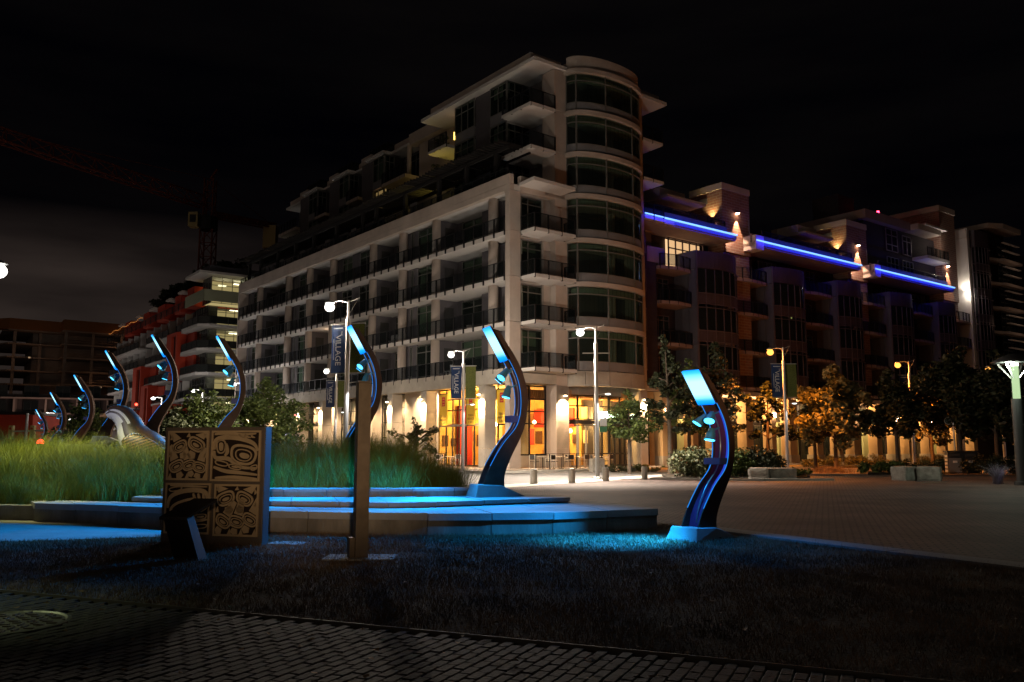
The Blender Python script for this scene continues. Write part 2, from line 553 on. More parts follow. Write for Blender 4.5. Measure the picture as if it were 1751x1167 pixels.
# ================================================================ GRASS (stuff)
def blades(name, pts, h, w, lean, m, label=None, curve=0.5, segs=3, hvar=0.35, zfun=None, lean_dir=None):
    n = len(pts)
    pts = np.asarray(pts, float)
    hh = h * (1 + hvar * (nrng.random(n) * 2 - 1))
    if zfun is not None:
        pz = zfun
    else:
        pz = np.zeros(n)
    az = nrng.random(n) * 2 * np.pi
    ln = lean * (0.3 + nrng.random(n))
    fa = nrng.random(n) * np.pi
    wx, wy = np.cos(fa) * w / 2, np.sin(fa) * w / 2
    V = np.zeros((n, 2 * segs + 1, 3)); 
    for s in range(segs + 1):
        t = s / segs
        off = ln * hh * (t ** (1 + curve * 2))
        cx_ = pts[:, 0] + np.cos(az) * off
        cy_ = pts[:, 1] + np.sin(az) * off
        cz_ = pz + hh * (t - 0.35 * curve * ln * t * t)
        if s < segs:
            k = (1 - t * 0.75)
            V[:, 2 * s, 0] = cx_ - wx * k; V[:, 2 * s, 1] = cy_ - wy * k; V[:, 2 * s, 2] = cz_
            V[:, 2 * s + 1, 0] = cx_ + wx * k; V[:, 2 * s + 1, 1] = cy_ + wy * k; V[:, 2 * s + 1, 2] = cz_
        else:
            V[:, 2 * s, 0] = cx_; V[:, 2 * s, 1] = cy_; V[:, 2 * s, 2] = cz_
    nv = 2 * segs + 1
    base = (np.arange(n) * nv)[:, None]
    quads = []
    for s in range(segs - 1):
        quads.append(base + np.array([[2 * s, 2 * s + 1, 2 * s + 3, 2 * s + 2]]))
    quads = np.concatenate(quads) if quads else np.zeros((0, 4), int)
    tris = base + np.array([[2 * segs - 2, 2 * segs - 1, 2 * segs]])
    me = bpy.data.meshes.new(name)
    nq, nt = len(quads), len(tris)
    me.vertices.add(n * nv); me.vertices.foreach_set('co', V.reshape(-1))
    me.loops.add(nq * 4 + nt * 3)
    me.loops.foreach_set('vertex_index', np.concatenate([quads.reshape(-1), tris.reshape(-1)]))
    me.polygons.add(nq + nt)
    me.polygons.foreach_set('loop_start', np.concatenate([np.arange(nq) * 4, nq * 4 + np.arange(nt) * 3]))
    me.materials.append(m)
    me.update(); me.validate()
    o = put(name, me)
    tag(o, label, None, None, 'stuff')
    return o

mat('reed_green', (0.12, 0.165, 0.014), 0.6, var=0.35, vs=3.0, col2=(0.26, 0.28, 0.03))
mat('lawn_blade', (0.070, 0.046, 0.026), 0.8, var=0.6, vs=1.1, col2=(0.42, 0.28, 0.16))
# tall ornamental grass in the bed behind the terrace: clumps of arching blades
bed = [(-15.5, 20.0), (-15.2, 17.6), (-12.5, 17.05), (-9.6, 17.05), (-7.9, 17.3), (-5.0, 17.35), (-2.2, 17.3), (-1.15, 17.9), (-0.95, 19.2), (-1.6, 21.2), (-5, 22.2), (-10, 22.0), (-15, 21.5)]
tp, tz, th_ = [], [], []
for _ in range(820):
    while True:
        x = rnd.uniform(-15.5, -0.9); y = rnd.uniform(17.0, 22.2)
        if in_poly(x, y, bed): break
    base_z = mound_h(x, y) * 0.6
    edge = min(1.0, 0.50 + 0.33 * (y - 17.0)) * (0.75 if x > -1.9 else 1.0) * (1.14 if x < -5.0 else 1.30 if x < -2.2 else 1.15)
    nb = 95
    for k in range(nb):
        r_ = abs(rnd.gauss(0, 0.22)); a_ = rnd.uniform(0, 6.283)
        tp.append((x + r_ * math.cos(a_), y + r_ * math.sin(a_)))
        tz.append(base_z); th_.append(edge * rnd.uniform(0.82, 1.08))
tp = np.array(tp); tz = np.array(tz); th_ = np.array(th_)
blades('tall_grass', tp, 1.30 * th_, 0.011, 0.42, M['reed_green'], zfun=tz, curve=0.7, segs=4, hvar=0.16)
# lawn blades, thinner towards the back, patchy as in a dry summer
lp = []
while len(lp) < 150000:
    y = 4.6 + 11.5 * rnd.random() ** 0.9
    x = rnd.uniform(-8.5, 8.5)
    if abs(x) > 0.66 * y + 0.6 or not in_poly(x, y, lawn_poly): continue
    if mnoise.noise(Vector((x * 1.1, y * 1.6, 3.0))) + .5 * mnoise.noise(Vector((x * 4, y * 5, 1.0))) < rnd.uniform(-0.95, 0.05): continue
    lp.append((x, y))
lp = np.array(lp)
blades('lawn_grass', lp, 0.045, 0.006, 0.8, M['lawn_blade'], zfun=np.full(len(lp), 0.012), segs=2, hvar=0.6)
tall = []
for _ in range(90):
    x, y = rnd.uniform(-6, 5), rnd.uniform(6.5, 13)
    if not in_poly(x, y, lawn_poly): continue
    for k in range(7): tall.append((x + rnd.gauss(0, .05), y + rnd.gauss(0, .05)))
blades('lawn_tufts', np.array(tall), 0.12, 0.006, 0.6, M['lawn_blade'], zfun=np.full(len(tall), 0.012), segs=2, hvar=0.6)

lf_ = MB()
for _ in range(420):      # fallen leaves on lawn, path edge and paving
    x, y = rnd.uniform(-5.5, 5.5), rnd.uniform(5.0, 13.5)
    a_ = rnd.uniform(0, 6.28); s_ = rnd.uniform(.018, .04); z_ = .07 if not in_poly(x, y, lawn_poly) else .05
    if x > 4.2 and y > 9: continue
    c_, q_ = math.cos(a_) * s_, math.sin(a_) * s_
    lf_.add([(x - c_, y - q_, z_), (x + q_ * .6, y - c_ * .6, z_ + rnd.uniform(-.01, .02)), (x + c_, y + q_, z_ + .004), (x - q_ * .6, y + c_ * .6, z_ + rnd.uniform(-.01, .02))], [(0, 1, 2, 3)])
mat('dry_leaf', (.16, .09, .035), .7, var=.4, vs=5)
tag(lf_.build('fallen_leaves', M['dry_leaf']), kind='stuff')

# ================================================================ TERRACE
mat('coping', (0.40, 0.40, 0.40), 0.75, var=0.14, vs=1.6, bump=0.25, bs=22)
mat('terrace_wall', (0.27, 0.24, 0.20), 0.85, var=0.42, vs=2.2, bump=0.3, bs=20, stretch=(1, 1, .35))
def resample(line, n):
    L = [0]
    for p, q in zip(line, line[1:]): L.append(L[-1] + math.dist(p, q))
    out = []
    for k in range(n + 1):
        t = L[-1] * k / n
        i = max(j for j in range(len(L)) if L[j] <= t + 1e-9)
        i = min(i, len(line) - 2)
        f = (t - L[i]) / (L[i + 1] - L[i])
        out.append((line[i][0] + (line[i + 1][0] - line[i][0]) * f, line[i][1] + (line[i + 1][1] - line[i][1]) * f))
    return out
terr = tag(thing('stone_terrace', 'low stepped terrace of pale stone slabs lit blue, before the tall grass', 'terrace steps'))
def tier(front, back, z0, z1, n, rows, cop=0.10, overhang=0.05, joint=0.008, faced=True):
    F, B = resample(front, n), resample(back, n)
    for i in range(n):
        for r_ in range(rows):
            def lerp(p, q, t): return (p[0] + (q[0] - p[0]) * t, p[1] + (q[1] - p[1]) * t)
            t0, t1 = r_ / rows, (r_ + 1) / rows
            dx = joint / max(.2, math.dist(F[i], F[i + 1])); 
            fa, fb = lerp(F[i], F[i + 1], dx), lerp(F[i], F[i + 1], 1 - dx)
            ba, bb = lerp(B[i], B[i + 1], dx), lerp(B[i], B[i + 1], 1 - dx)
            q = [lerp(fa, ba, t0 + .006 * (r_ > 0)), lerp(fb, bb, t0 + .006 * (r_ > 0)), lerp(fb, bb, t1 - .006), lerp(fa, ba, t1 - .006)]
            zj = rnd.uniform(-.003, .003)
            MB().prism(q, z1 - cop + zj, z1 + zj).build('coping_slab', M['coping'], terr)
        if faced:
            nrm = Vector((B[i][0] - F[i][0], B[i][1] - F[i][1])).normalized() * overhang
            fa, fb = (F[i][0] + nrm.x, F[i][1] + nrm.y), (F[i + 1][0] + nrm.x, F[i + 1][1] + nrm.y)
            d = Vector((fb[0] - fa[0], fb[1] - fa[1])).normalized() * .006
            MB().wall((fa[0] + d.x, fa[1] + d.y), (fb[0] - d.x, fb[1] - d.y), 0.12, z0, z1 - cop - .002, off=0.07).build('wall_block', M['terrace_wall'], terr)
f1 = [(-9.05, 16.45), (-6.9, 15.65), (-4.2, 14.45), (-1.7, 13.85), (0.45, 13.95), (2.52, 14.95)]
b1 = [(-9.9, 17.7), (-7.2, 16.7), (-4.5, 15.5), (-1.9, 14.95), (1.15, 16.75), (1.45, 17.7)]
tier(f1, b1, 0.0, 0.36, 12, 2, cop=0.11)
f2 = [(-7.35, 16.75), (-4.5, 15.55), (-1.9, 14.95), (1.12, 16.6)]
b2 = [(-7.5, 17.7), (-4.6, 16.95), (-1.9, 16.75), (0.2, 18.2)]
tier(f2, b2, 0.25, 0.455, 10, 2, cop=0.07)
f3 = [(-6.9, 17.0), (-4.6, 16.75), (-1.75, 16.85), (-0.35, 17.35)]
b3 = [(-6.9, 17.5), (-4.6, 17.35), (-1.8, 17.35), (-0.5, 17.8)]
tier(f3, b3, 0.33, 0.61, 8, 1, cop=0.05, overhang=0.02)
# low kerb running on to the left of the terrace
lk = tag(thing('stone_kerb', 'low dark stone kerb edging the grass bed at far left', 'kerb'))
lf = resample([(-16, 18.3), (-12, 17.1), (-9.15, 16.7)], 7)
for p, q in zip(lf, lf[1:]):
    MB().wall(p, q, 0.3, 0, 0.30, off=.15).build('kerb_stone', M['terrace_wall'], lk, bevel=.01)
# ================================================================ CORNER BUILDING
FL = [6.40, 9.38, 12.33, 15.32]            # balcony slab tops, levels 3-6
CE = [9.10, 12.05, 15.04, 17.95]
UP = [18.38, 21.30, 24.25, 27.20]
main = thing('apartment_building', 'pale concrete corner apartment block with round glazed tower and lit cafe below', 'apartment building', A0, PHI)
def part(mb, name, m, par=None, **k):
    return mb.build(name, M[m] if isinstance(m, str) else m, par or main, **k)
def bx(mb, a0, a1, b0, b1, z0, z1):
    return mb.box(b0, b1, a0, a1, z0, z1)

def window(par, p, q, z0, z1, nv=1, hs=(), pane='window_glass', fm='mullion', back=None, t=0.06, inset=0.5, name='window', depth=.09):
    """frame + pane between plan points p,q (local), hs = heights of cross bars"""
    f = MB()
    L = math.dist(p, q)
    d = ((q[0] - p[0]) / L, (q[1] - p[1]) / L)
    if back: back = (back[0], abs(back[1]) * (1 if d[0] - d[1] > 0 else -1))   # rooms lie towards +x,+y
    for k in range(nv + 1):
        c = t / 2 + (L - t) * k / nv
        a_ = (p[0] + d[0] * (c - t / 2), p[1] + d[1] * (c - t / 2)); b_ = (p[0] + d[0] * (c + t / 2), p[1] + d[1] * (c + t / 2))
        f.wall(a_, b_, depth, z0, z1)
    e0 = (p[0] + d[0] * t, p[1] + d[1] * t); e1 = (q[0] - d[0] * t, q[1] - d[1] * t)
    for h in [z0 + t / 2, z1 - t / 2] + [z for z in hs]:
        f.wall(e0, e1, depth * .8, h - t / 2, h + t / 2)
    fo = f.build(name, M[fm], par)
    if pane:
        g = MB(); g.wall(e0, e1, 0.02, z0 + t, z1 - t)
        g.build('pane', M[pane], fo)
    if back:
        # curtain, half-drawn blind or the dark room seen behind the pane
        g = MB()
        if back[0] == 'blind' and z1 - z0 > 1.6:
            f_ = rnd.choice((0, 0, .45, .6, .75, .85))
            g.wall(e0, e1, 0.02, z0 + t + (z1 - z0) * f_, z1 - t, off=back[1])
            if f_ and rnd.random() < .5:
                c0 = (e0[0] + (e1[0] - e0[0]) * .72, e0[1] + (e1[1] - e0[1]) * .72)
                g.wall(c0, e1, 0.02, z0 + t, z0 + t + (z1 - z0) * f_ - .01, off=back[1] * 1.3)
        else:
            g.wall(e0, e1, 0.02, z0 + t, z1 - t, off=back[1])
        g.build('blind', M[back[0]], fo)
    return fo

_post = {}
def railing(par, pts, z, h=0.98, sp=1.15, drop=0.28, first=True, last=True, pane='rail_glass', closed=False):
    r = MB()
    for p, q in zip(pts, pts[1:]):
        r.wall(p, q, 0.05, z + h - .04, z + h)
        r.wall(p, q, 0.03, z + 0.08, z + 0.11)
    ro = r.build('railing', M['dark_metal'], par)
    g = MB()
    for p, q in zip(pts, pts[1:]):
        g.wall(p, q, 0.012, z + 0.11, z + h - .04)
    g.build('glass_panel', M[pane], ro)
    key = (round(h, 2), round(drop, 2))
    if key not in _post:
        _post[key] = MB().box(-.035, .035, -.05, .05, -drop, h - .02).mesh('baluster', M['dark_metal'])
    for i, (p, q) in enumerate(zip(pts, pts[1:])):
        L = math.dist(p, q); n = max(1, round(L / sp)); az = math.atan2(q[1] - p[1], q[0] - p[0])
        for k in range(n + 1):
            if k == n and i < len(pts) - 2: continue
            if (k == 0 and i == 0 and not first) or (k == n and i == len(pts) - 2 and not last): continue
            t = k / n
            put('baluster', _post[key], ro, loc=(p[0] + (q[0] - p[0]) * t, p[1] + (q[1] - p[1]) * t, z), rot=(0, 0, az))
    return ro

LEN = 48.0
# solid core behind the balconies, levels 3-6, roof deck
core = MB(); bx(core, 9.85, LEN - .4, 3.0, 15.8, 0.12, 6.1); bx(core, 2.2, 9.8, 8.2, 15.8, 0.12, 6.1); part(core, 'wall', 'render_grey')
core = MB(); bx(core, 2.4, LEN - .4, 3.0, 15.8, 6.12, 18.0); part(core, 'wall', 'render_grey')
core = MB(); bx(core, 2.2, LEN - .4, 3.6, 15.8, 18.0, 18.38); part(core, 'roof', 'concrete')
# slabs of the left facade
for i, z in enumerate(FL):
    s = MB(); bx(s, 0.46, LEN - .4, 0.03, 3.0, z - .28, z)
    part(s, 'floor_slab', 'white_soffit')
# roof beam with its joint line, and soffit
s = MB(); bx(s, 0.0, LEN, 0.0, 0.34, 18.36, 19.0); part(s, 'parapet', 'concrete')
s = MB(); bx(s, 0.0, LEN, 0.0, 0.36, 17.95, 18.34); part(s, 'cornice', 'concrete')
s = MB(); bx(s, 0.02, LEN - .02, 0.36, 3.6, 17.97, 18.36); part(s, 'roof_slab', 'white_soffit')
# corner pier in storey lifts with recessed joints
lv = [0.12, 6.12] + [z - .02 for z in FL[1:]] + [17.93]
for z0, z1 in [(0.12, 3.2), (3.22, 6.1), (6.12, 9.36), (9.38, 12.3), (12.32, 15.28), (15.30, 17.94)]:
    s = MB(); bx(s, 0.0, 0.46, 0.0, 0.90, z0, z1); part(s, 'corner_pier', 'concrete', bevel=.02)
# far end pier and party walls
for z0, z1 in [(0.12, 6.1), (6.12, 9.36), (9.38, 12.3), (12.32, 15.28), (15.30, 17.94)]:
    s = MB(); bx(s, LEN - .4, LEN, 0.0, 15.8 if z0 > 6 else 3, z0, z1); part(s, 'end_wall', 'concrete')
cols = [2.56, 9.53, 14.28, 19.0, 26.3, 31.1, 35.9, 43.2]
cm = MB().lathe([(0.34, 0.0), (0.34, 2.69)], 20).mesh('column', M['concrete'], True)
cm.polygons.foreach_set('use_smooth', [len(p.vertices) == 4 for p in cm.polygons])
for z, c in zip(FL, CE):
    for a_ in cols:
        put('column', cm, main, loc=(0.62, a_, z + .0))
# bays between columns: G glazed (front glass), D deep recess
bays = [(0.46, 2.56, 'S'), (2.56, 9.53, 'D'), (9.53, 14.28, 'G'), (14.28, 19.0, 'D'), (19.0, 26.3, 'H'), (26.3, 31.1, 'D'), (31.1, 35.9, 'G'), (35.9, 43.2, 'D'), (43.2, 47.6, 'G')]
lit_bay = None
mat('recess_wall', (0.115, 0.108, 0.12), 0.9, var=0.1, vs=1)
emis('warm_room', (1.0, 0.52, 0.22), 0.55)
for li, (z, c) in enumerate(zip(FL, CE)):
    for a0, a1, k in bays:
        back = 'blind' if (li * 3 + int(a0)) % 4 != 1 else 'dark_room'
        zt = c - .08
        if k == 'S':
            bb = 1.35
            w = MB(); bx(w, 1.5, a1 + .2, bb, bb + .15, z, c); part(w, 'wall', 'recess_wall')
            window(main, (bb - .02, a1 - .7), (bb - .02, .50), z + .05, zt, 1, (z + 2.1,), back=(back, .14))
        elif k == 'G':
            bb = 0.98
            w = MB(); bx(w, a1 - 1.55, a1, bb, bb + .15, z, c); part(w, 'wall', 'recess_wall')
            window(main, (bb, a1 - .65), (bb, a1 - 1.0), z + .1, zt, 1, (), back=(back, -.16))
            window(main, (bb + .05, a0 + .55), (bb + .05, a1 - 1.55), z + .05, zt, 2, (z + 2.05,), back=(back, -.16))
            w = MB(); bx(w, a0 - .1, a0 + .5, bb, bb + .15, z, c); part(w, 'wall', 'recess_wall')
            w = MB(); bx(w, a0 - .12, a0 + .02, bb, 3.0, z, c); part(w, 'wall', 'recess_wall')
        elif k == 'H':
            bb = 0.98
            m_ = (a0 + a1) / 2
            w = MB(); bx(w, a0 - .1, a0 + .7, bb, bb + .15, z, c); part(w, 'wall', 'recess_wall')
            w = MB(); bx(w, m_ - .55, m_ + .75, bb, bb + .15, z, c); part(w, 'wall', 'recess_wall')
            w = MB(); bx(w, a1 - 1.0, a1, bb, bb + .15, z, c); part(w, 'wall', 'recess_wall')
            window(main, (bb + .05, a0 + .7), (bb + .05, m_ - .55), z + .05, zt, 2, (z + 2.05,), back=(back, -.16))
            if li == 1:
                window(main, (bb + .05, m_ + .75), (bb + .05, a1 - 1.0), z + .05, zt, 2, (z + 2.05,), back=('warm_room', -.5))
            else:
                window(main, (bb + .05, m_ + .75), (bb + .05, a1 - 1.0), z + .05, zt, 2, (z + 2.05,), back=(back, -.16))
        else:
            bb = 2.3
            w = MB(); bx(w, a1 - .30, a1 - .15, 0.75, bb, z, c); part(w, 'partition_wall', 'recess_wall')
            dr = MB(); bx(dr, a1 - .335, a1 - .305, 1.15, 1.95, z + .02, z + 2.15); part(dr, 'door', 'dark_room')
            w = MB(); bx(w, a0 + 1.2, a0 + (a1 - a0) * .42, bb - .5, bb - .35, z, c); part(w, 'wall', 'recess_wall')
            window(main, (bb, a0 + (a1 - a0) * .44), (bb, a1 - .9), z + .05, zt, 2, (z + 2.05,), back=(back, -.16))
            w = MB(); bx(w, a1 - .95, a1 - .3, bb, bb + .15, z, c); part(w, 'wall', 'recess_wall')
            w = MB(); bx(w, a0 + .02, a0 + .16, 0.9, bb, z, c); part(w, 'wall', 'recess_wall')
    railing(main, [(-0.02, 0.5), (-0.02, LEN - .45)], z, sp=1.16, drop=.30)
# one lit living room on the second balcony level
s = MB(); bx(s, 26.6, 30.4, 1.85, 1.9, FL[1] + .05, CE[1] - .05); 
light('room_lamp', 'POINT', (1.3, 28.3, FL[1] + 2.2), 22, (1.0, .66, .4), main, 0.15)
# furniture left out on some balconies
frn = 0
for (a_, li, kk) in ((7.2, 3, 0), (16.2, 1, 1), (16.9, 1, 1), (24.0, 2, 2), (12.6, 0, 0), (28.8, 3, 2), (5.6, 1, 2), (33.2, 0, 1), (39.5, 2, 0), (8.4, 0, 1), (22.0, 3, 0)):
    z = FL[li]; b = MB()
    if kk == 1:
        b.box(.9, 1.35, a_ - .25, a_ + .25, z + .38, z + .43); b.box(1.3, 1.36, a_ - .25, a_ + .25, z + .44, z + .9)
        for u in (.93, 1.3):
            for v in (a_ - .22, a_ + .18): b.box(u, u + .04, v, v + .04, z, z + .38)
        part(b, 'balcony_chair', mat('white_plastic', (0.6, 0.6, 0.58), 0.6) if 'white_plastic' not in M else 'white_plastic')
    elif kk == 0:
        b.lathe([(.03, .02), (.03, .70), (.42, .71), (.42, .74)], 12, (1.2, a_, z)); part(b, 'balcony_table', 'dark_timber')
        b = MB(); b.lathe([(.14, 0), (.19, .38)], 10, (1.0, a_ + .9, z)); part(b, 'planter', 'stone')
    else:
        b.lathe([(.16, 0), (.22, .4)], 10, (.85, a_, z)); o = part(b, 'planter', 'stone')
        lv_ = MB()
        for q in range(60):
            p_ = Vector((.85 + rnd.gauss(0, .15), a_ + rnd.gauss(0, .15), z + .4 + abs(rnd.gauss(.25, .2)))); d_ = Vector((rnd.uniform(-1, 1), rnd.uniform(-1, 1), rnd.uniform(-1, 1))) * .08
            lv_.add([p_ - d_, p_ + Vector((d_.y, d_.z, .03)), p_ + d_], [(0, 1, 2)])
        lv_.build('foliage', M['dark_timber'], o)

# ---------------------------------------------------------------- right-hand face up to the tower
for i, (z, c) in enumerate(zip(FL, CE)):
    w = MB(); bx(w, 0.75, 0.95, 0.9, 3.86, z - .3, z); part(w, 'wall', 'spandrel')
    window(main, (3.35, 0.8), (0.92, 0.8), z + .02, c - .02, 2, (z + 2.15,), back=('dark_room' if i % 2 else 'blind', -.6))
    w = MB(); bx(w, 0.55, 0.9, 3.3, 3.86, z, c + .28); part(w, 'wall', 'concrete')
    # projecting balcony with its thin tapered slab
    b = MB(); b.prism([(0.9, 0.55), (0.9, -1.42), (4.42, -1.42), (4.42, 0.0), (3.8, 0.0), (3.8, 0.55)], z - .22, z)
    part(b, 'balcony_slab', 'white_soffit')
    railing(main, [(0.95, -.05), (0.95, -1.38), (4.38, -1.38), (4.38, -.35)], z, sp=1.3, drop=.26)
b = MB(); b.prism([(0.86, 0.55), (0.72, -1.62), (4.4, -1.45), (4.4, 0.0), (3.8, 0.0), (3.8, 0.55)], 18.30, 18.52)
part(b, 'canopy', 'white_soffit')
w = MB(); bx(w, 0.0, 2.2, 3.0, 15.8, 18.1, 18.38); part(w, 'roof', 'concrete')
w = MB(); bx(w, 0.0, .3, .9, 3.84, 17.95, 19.0); part(w, 'parapet', 'concrete')
# tower piers
pz = [0.12, 3.2, 6.1, 9.36, 12.3, 15.28, 18.34, 21.26, 24.2, 27.2]
for z0, z1 in zip(pz, pz[1:]):
    s = MB(); bx(s, 0.0, 1.3, 3.86, 4.96, z0, z1 - .02); part(s, 'tower_pier', 'concrete', bevel=.02)
    s = MB(); bx(s, -.1, 1.3, 11.62, 12.36, z0, z1 - .02); part(s, 'tower_pier', 'concrete', bevel=.02)
# core of the tower, kept well behind the curved glass
s = MB(); bx(s, 3.4, 9.9, 4.5, 12.3, 6.1, 27.2); part(s, 'wall', 'render_grey')
s = MB(); bx(s, 1.3, 3.4, 11.9, 12.3, 6.1, 27.2); part(s, 'wall', 'render_grey')
s = MB(); bx(s, 1.3, 3.4, 4.5, 4.9, 6.1, 27.2); part(s, 'wall', 'render_grey')
# curved bay
def arc(k0=0.0, k1=1.0, n=24, bul=1.52, off=0.0):
    out = []
    for i in range(n + 1):
        t = math.pi * (k0 + (k1 - k0) * i / n)
        c_, s_ = math.cos(t), math.sin(t)
        out.append((8.29 - (3.33 + off) * c_ * (1.0), -(bul + off) * (abs(s_) ** 0.85)))
    return out
def ring(name, m, z0, z1, off, thick=.3, k0=0, k1=1, n=28, **kw):
    o_, i_ = arc(k0, k1, n, off=off), arc(k0, k1, n, off=off - thick)
    b = MB()
    for j in range(n):
        b.prism([o_[j], o_[j + 1], i_[j + 1], i_[j]], z0, z1)
    return part(b, name, m, **kw)
mk = [0.0, 0.13, 0.40, 0.66, 0.85, 1.0]
lvls = FL + UP[:3]
tops = FL[1:] + UP
for z, zt in zip(lvls, tops):
    full = MB(); full.prism(arc(n=28, off=-.05) + [(11.6, 1.3), (4.97, 1.3)], z - .22, z + .02); part(full, 'tower_floor', 'white_soffit')
    if z > 7: ring('moulding', 'concrete', z - .26, z + .05, .20, .28)
    for k in range(5):
        o_ = arc(mk[k] + .003, mk[k + 1] - .003, 7, off=0.0)
        b = MB()
        for p, q in zip(o_, o_[1:]): b.wall(p, q, .05, z + .06, z + .62)
        part(b, 'spandrel_panel', 'spandrel')
        b = MB()
        for p, q in zip(o_, o_[1:]): b.wall(p, q, .025, z + .66, zt - .30)
        part(b, 'curved_pane', 'window_glass')
        b = MB()
        for p, q in zip(o_, o_[1:]): b.wall(p, q, .02, zt - .78, zt - .30, off=.28)
        part(b, 'blind', 'blind')
    b = MB()
    for k in mk:
        p = arc(k, k + .001, 1, off=.02)[0]
        b.box(p[0] - .04, p[0] + .04, p[1] - .05, p[1] + .05, z + .05, zt - .26)
    o_ = arc(0, 1, 28, off=.02)
    for p, q in zip(o_, o_[1:]):
        b.wall(p, q, .07, z + .61, z + .67); b.wall(p, q, .12, zt - .80, zt - .74)
    part(b, 'mullions', 'mullion')
    c_ = MB().lathe([(0.3, z), (0.3, zt - .25)], 16, (9.9, .9, 0)); part(c_, 'inner_column', 'white_soffit')
b = MB(); b.prism(arc(n=28, off=-.05) + [(11.6, 1.3), (4.97, 1.3)], 27.0, 27.22); part(b, 'tower_ceiling', 'white_soffit')
ring('roof_band', 'concrete', 26.96, 27.28, .22, .5)
ring('roof_parapet', 'concrete', 27.3, 28.25, .0, .35)
b = MB(); b.prism(arc(n=28, off=-.3) + [(11.6, 1.3), (4.97, 1.3)], 27.9, 28.0); part(b, 'roof', 'concrete')

# ---------------------------------------------------------------- upper block: roof, glass, balconies
b = MB(); b.prism([(1.93, -.2), (4.9, -.2), (4.9, 1.3), (11.9, 1.3), (11.9, 14.1), (1.93, 14.1)], 27.22, 27.48); part(b, 'roof_slab', 'white_soffit')
b = MB(); b.prism([(2.15, .45), (4.9, .45), (4.9, 1.3), (11.9, 1.3), (11.9, 13.0), (2.15, 13.0)], 27.5, 28.05); part(b, 'roof_upstand', 'concrete')
for z, zt in ((21.30, 24.25), (24.25, 27.2), (18.4, 21.30)):
    G_ = 2.42
    # two glazed strips with a solid panel between, then the corner glass return
    window(main, (G_, 5.4), (G_, 3.45), z + .75, zt - .05, 2, (zt - .7,), back=('blind', -.3))
    w = MB(); bx(w, 3.45, 5.4, G_ - .02, G_ + .1, z + .02, z + .74); part(w, 'spandrel_panel', 'spandrel')
    w = MB(); bx(w, 5.4, 7.35, G_ + .1, G_ + .3, z, zt - .02); part(w, 'wall', 'recess_wall')
    window(main, (G_, 9.9), (G_, 7.35), z + .75, zt - .05, 3, (zt - .7,), back=('blind' if z < 24 else 'dark_room', -.3))
    w = MB(); bx(w, 7.35, 9.9, G_ - .02, G_ + .1, z + .02, z + .74); part(w, 'spandrel_panel', 'spandrel')
    window(main, (G_, 3.43), (4.48, 3.43), z + .02, zt - .05, 3, (zt - .7,), back=('dark_room', .5))
    w = MB(); bx(w, 3.47, 9.9, G_ + .32, 4.5, z, zt); part(w, 'wall', 'dark_room')
    if z > 20:
        b = MB(); b.prism([(1.65, -.15), (3.85, -.15), (3.85, 1.3), (4.5, 1.3), (4.5, 3.4), (2.4, 3.4), (2.4, 3.05), (1.65, 3.05)], z - .24, z - .02)
        part(b, 'balcony_slab', 'white_soffit')
        railing(main, [(1.72, 3.0), (1.72, -.1), (3.82, -.1)], z - .02, sp=1.1, drop=.24)
    if z > 24:
        b = MB(); b.prism([(1.6, 9.95), (1.6, 12.5), (4.5, 12.5), (4.5, 9.95)], z - .24, z - .02); part(b, 'balcony_slab', 'white_soffit')
        railing(main, [(1.66, 9.98), (1.66, 12.45), (4.4, 12.45)], z - .02, sp=.9, drop=.24)
w = MB(); bx(w, 9.92, 10.1, 2.5, 4.5, 18.4, 27.2); part(w, 'wall', 'recess_wall')
w = MB(); bx(w, 10.1, 13.0, 4.5, 8, 18.4, 27.2); part(w, 'wall', 'recess_wall')
# wall lamp and tiny yellow window of the upper terrace
emis('yellow_lamp', (1.0, .66, .12), 5.0)
w = MB(); bx(w, 9.94, 10.0, 2.36, 2.44, 24.7, 25.3); part(w, 'wall_lamp', 'yellow_lamp')
light('terrace_light', 'POINT', (3.2, 11.0, 26.2), 6, (1.0, .62, .28), main, .1)
# balconies on the far side of the tower
for z in (21.25, 24.25, 18.35):
    b = MB(); b.prism([(12.38, -.1), (14.6, -.1), (14.7, 2.7), (12.38, 2.7)], z - .22, z); part(b, 'balcony_slab', 'white_soffit')
    railing(main, [(12.4, -.06), (14.55, -.06), (14.62, 2.6)], z, sp=1.1, drop=.24)
b = MB(); b.prism([(11.64, -.35), (14.9, -.3), (14.9, 2.9), (11.95, 2.9), (11.95, 1.3), (11.64, 1.3)], 27.22, 27.48); part(b, 'roof_slab', 'white_soffit')
b = MB(); b.prism([(12.2, .1), (14.5, .1), (14.5, 2.6), (12.2, 2.6)], 27.5, 28.0); part(b, 'roof_upstand', 'concrete')

# ---------------------------------------------------------------- roof terrace: railing, pergola, penthouses
railing(main, [(0.12, 0.3), (0.12, LEN - .3)], 19.0, h=.55, sp=1.3, drop=.02)
perg = MB()
for b_ in (0.45, 2.2):
    perg.wall((b_, 0.6), (b_, LEN - 1.0), .14, 20.95, 21.2)
posts = [2.0, 5.5, 9.0, 13.8, 18.4, 20.7, 25.6, 30.2, 34.3, 38.5, 43.0, 46.2]
po = part(perg, 'pergola', 'dark_timber')
pst = MB().box(-.14, .14, -.14, .14, 0, 2.0).mesh('post', M['dark_timber'])
for a_ in posts: put('post', pst, po, loc=(.45, a_, 18.97))
rft = MB().box(-1.9, .9, -.04, .04, 0, .16).mesh('rafter', M['dark_timber'])
k = 0.7
while k < LEN - 1.0:
    o = put('rafter', rft, po, loc=(1.45, k, 21.21 + (0.06 if int(k / 1.6) % 2 else 0))); k += 0.42
